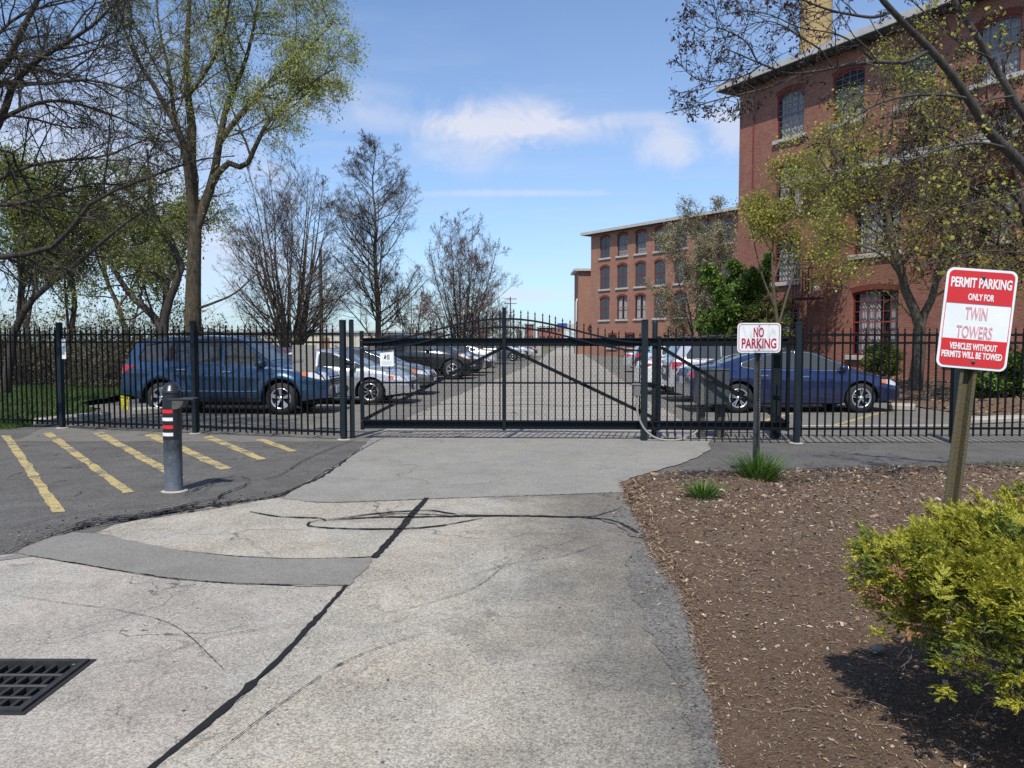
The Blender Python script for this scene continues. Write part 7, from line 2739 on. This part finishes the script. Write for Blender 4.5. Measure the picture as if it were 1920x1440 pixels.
# ------------------------------------------------------------------ golden juniper, near right
def juniper():
    r_ = np.random.default_rng(901)
    c = np.array([2.62, 2.82])
    rx, ry = 1.26, .84
    t = thing('juniper_bush', 'low spreading golden-green juniper bush in the mulch, near right corner', 'shrub', (c[0], c[1], .07))
    L_gold = island_mat('juniper_gold', [(0.0, (.22, .24, .030)), (.45, (.42, .41, .045)), (.8, (.58, .53, .070)), (1.0, (.66, .58, .11))], .55, .35)
    L_deep = island_mat('juniper_green', [(0.0, (.06, .10, .018)), (.6, (.15, .19, .03)), (1.0, (.26, .28, .05))], .6, .3)
    L_rust = island_mat('juniper_dead', [(0.0, (.16, .075, .035)), (.6, (.30, .16, .08)), (1.0, (.42, .27, .16))], .8, .1)

    def surf(u, v):
        """unit disc -> top height; mounded with hollows"""
        r = np.hypot(u, v)
        th = np.arctan2(v, u)
        z = .84 - .06 * r ** 4 + .055 * np.sin(5.1 * u + 2.2 * v + 1) + .045 * np.sin(7.3 * v - 3 * u) + .03 * np.sin(13 * u + 4 * v) + .03 * np.sin(11 * v + 2)
        return z
    def rim_(th):
        return 1 + .04 * np.sin(3 * th + .6) + .035 * np.sin(7 * th + 2) + .03 * np.sin(13 * th)

    def tips(n, layer, q):
        """ends of the foliage-bearing shoots and the way they point"""
        rr = np.sqrt(q.random(n))
        th = q.random(n) * 6.283
        if layer == 'top':
            k = rr * .97
            zz, up = 0.0, .75
        elif layer == 'rim':
            k = q.uniform(.84, 1.0, n)
            zz, up = -q.random(n) ** .8 * np.where(np.sin(th) < .2, .36, .26), .10
        else:
            k = rr * .9
            zz, up = -.10 - q.random(n) * .12, .2
        u, v = k * np.cos(th) * rim_(th), k * np.sin(th) * rim_(th)
        z = surf(u, v) + zz
        if layer == 'top':
            z = z + q.normal(0, .028, n)
        p = np.stack([c[0] + u * rx, c[1] + v * ry, z], 1)
        d = unit(np.stack([u * .8 + q.normal(0, .5, n), v * .8 - .12 + q.normal(0, .5, n), np.full(n, up) + q.normal(0, .12, n)], 1))
        return p, d

    def plates(p, d, q, nf=20, Lb=.095, L0=.044, nleaf=9, lw=.0033, ll=.0165):
        """every shoot carries side sprays in two ranks, each spray set with tiny pointed scale leaves"""
        n = len(p)
        s = unit(np.cross(d, np.array([0, 0, 1.0]) + q.normal(0, .25, (n, 3))))
        nr = np.cross(s, d)
        k = np.arange(nf)
        f = (k + .5) / nf
        sg = np.where(k % 2 == 0, 1.0, -1.0)
        start = p[:, None] - d[:, None] * (Lb * (1 - f))[None, :, None] + q.normal(0, .008, (n, nf, 3))
        fd = unit(d[:, None] * (.55 + .6 * f)[None, :, None] + s[:, None] * (sg * (1.0 - .6 * f))[None, :, None] + nr[:, None] * q.normal(.12, .38, (n, nf, 1)) + q.normal(0, .2, (n, nf, 3)))
        fl = (L0 * (1.25 - .55 * f))[None] * q.uniform(.65, 1.25, (n, nf))
        S = start.reshape(-1, 3)
        D = fd.reshape(-1, 3)
        FL = fl.reshape(-1)
        m = len(S)
        sd = unit(np.cross(D, np.repeat(nr, nf, 0) + q.normal(0, .2, (m, 3))))
        g = (np.arange(nleaf) + .3) / nleaf
        sgn = np.where(np.arange(nleaf) % 2 == 0, 1.0, -1.0)
        b = S[:, None] + D[:, None] * (FL[:, None] * g[None])[..., None]
        ld = unit(D[:, None] + sd[:, None] * (sgn * .62)[None, :, None] + q.normal(0, .20, (m, nleaf, 3)))
        LL = (ll * (1.15 - .6 * g))[None] * q.uniform(.7, 1.3, (m, nleaf))
        w = unit(np.cross(ld, np.repeat(nr, nf, 0)[:, None] + q.normal(0, .5, (m, nleaf, 3)))) * lw
        V = np.stack([b - w, b + w, b + ld * LL[..., None]], 2)
        return V.reshape(-1, 3), m * nleaf

    def put(name, sets, mat):
        V = np.concatenate([s_[0] for s_ in sets]) - np.array([c[0], c[1], .07])
        link(name, np_mesh(name, V, tris=np.arange(len(V)).reshape(-1, 3)), mat, t)
    q = np.random.default_rng(5)
    p, d = tips(1500, 'top', q)
    hol = np.sin(4.3 * p[:, 0] + 2) + np.sin(6.1 * p[:, 1] + p[:, 0] * 2.7) + q.normal(0, .6, len(p))
    gold = hol > -1.0
    p2, d2 = tips(960, 'rim', q)
    p3, d3 = tips(230, 'under', q)  # inner sprays in deeper green, the bush's interior shadow put into their colour
    put('golden_foliage', [plates(p[gold], d[gold], q), plates(p2[:690], d2[:690], q)], L_gold)
    put('green_foliage', [plates(p[~gold], d[~gold], q), plates(p3, d3, q, 22, .17, .075, 12, .0048, .024), plates(p2[690:915], d2[690:915], q)], L_deep)
    ex = np.stack([c[0] - rx * q.uniform(.94, 1.04, 3), c[1] + .05 + q.normal(0, .2, 3), .64 + q.normal(0, .05, 3)], 1)
    ed = unit(np.stack([-np.ones(3), q.normal(0, .4, 3), q.normal(0, .2, 3)], 1))
    put('dead_foliage', [plates(p2[915:], d2[915:], q, 16, .10, .045, 12), plates(ex, ed, q, 14, .12, .05, 14)], L_rust)
    # woody stems
    limbs = []
    for k in range(26):
        a = 6.283 * k / 26 + r_.random() * .3
        e = (c[0] + math.cos(a) * rx * r_.uniform(.6, .95), c[1] + math.sin(a) * ry * r_.uniform(.6, .95), r_.uniform(.45, .68))
        limbs.append(([(c[0] + .12 * math.cos(a), c[1] + .10 * math.sin(a), .05), ((c[0] + e[0]) / 2, (c[1] + e[1]) / 2, .22 + r_.random() * .1), e], .020, .006))
    P, Rr = lines(limbs, 10)
    P1, R1 = sprout(P, Rr, r_, 7, (.3, 1), (45, 15), .4, K=4, wander=.2, up=.06, rmin=.003)
    P2, R2 = sprout(P1, R1, r_, 3, (.2, 1), (45, 15), .5, K=3, wander=.2, up=.0, rmin=.002)
    V, Q = tubes([(P, Rr, 6), (P1, R1, 4), (P2, R2, 3)])
    link('stems', np_mesh('stems', V - np.array([c[0], c[1], .07]), quads=Q, smooth=True), M('juniper_wood', (.17, .12, .09), .9, var=.5, vscale=25), t)
juniper()
# small juniper clump further right, behind
# grass-like tufts (day lilies) at the signs
def tuft(name, label, px, py, n, h, spread, seed, group='leafy tufts in the mulch'):
    r_ = np.random.default_rng(seed)
    x, y = G(px, py, .06)
    a = r_.random(n) * 6.283
    rr = spread * r_.random(n) ** .7
    b = np.stack([x + rr * .45 * np.cos(a), y + rr * .45 * np.sin(a), np.full(n, .05)], 1)
    out = np.stack([np.cos(a), np.sin(a), np.zeros(n)], 1) + r_.normal(0, .25, (n, 3)) * np.array([1, 1, 0])
    L = h * r_.uniform(.55, 1.15, n)
    lean = (rr / spread) * .75 + r_.uniform(0, .25, n)
    s = np.stack([-np.sin(a), np.cos(a), np.zeros(n)], 1)
    K = 5
    V = []
    for k in range(K):
        f = k / (K - 1)
        c_ = b + out * (L * lean * f ** 1.5)[:, None] + np.array([0, 0, 1.0]) * (L * (f - .38 * lean * f ** 2.4))[:, None]
        w = .0075 * (1 - f) ** .6 + .0006
        V += [c_ - s * w, c_ + s * w]
    V = np.stack(V, 1)
    q = np.array([[2 * k, 2 * k + 1, 2 * k + 3, 2 * k + 2] for k in range(K - 1)])
    Q = (q[None] + (np.arange(n) * 2 * K)[:, None, None]).reshape(-1, 4)
    me = np_mesh(name, V - np.array([x, y, 0]), quads=Q, smooth=True)
    o = link(name, me, island_mat('tuft_green', [(0.0, (.05, .11, .015)), (.6, (.10, .19, .03)), (1.0, (.20, .28, .07))], .45, .3), None, (x, y, 0))
    return tag(o, label, 'plant', group)
tuft('grass_tuft', 'large green grassy tuft at the foot of the NO PARKING post', 1423, 902, 420, .36, .42, 1)
tuft('grass_tuft', 'small green grassy tuft alone in the mulch left of the NO PARKING post', 1318, 940, 200, .24, .24, 2)
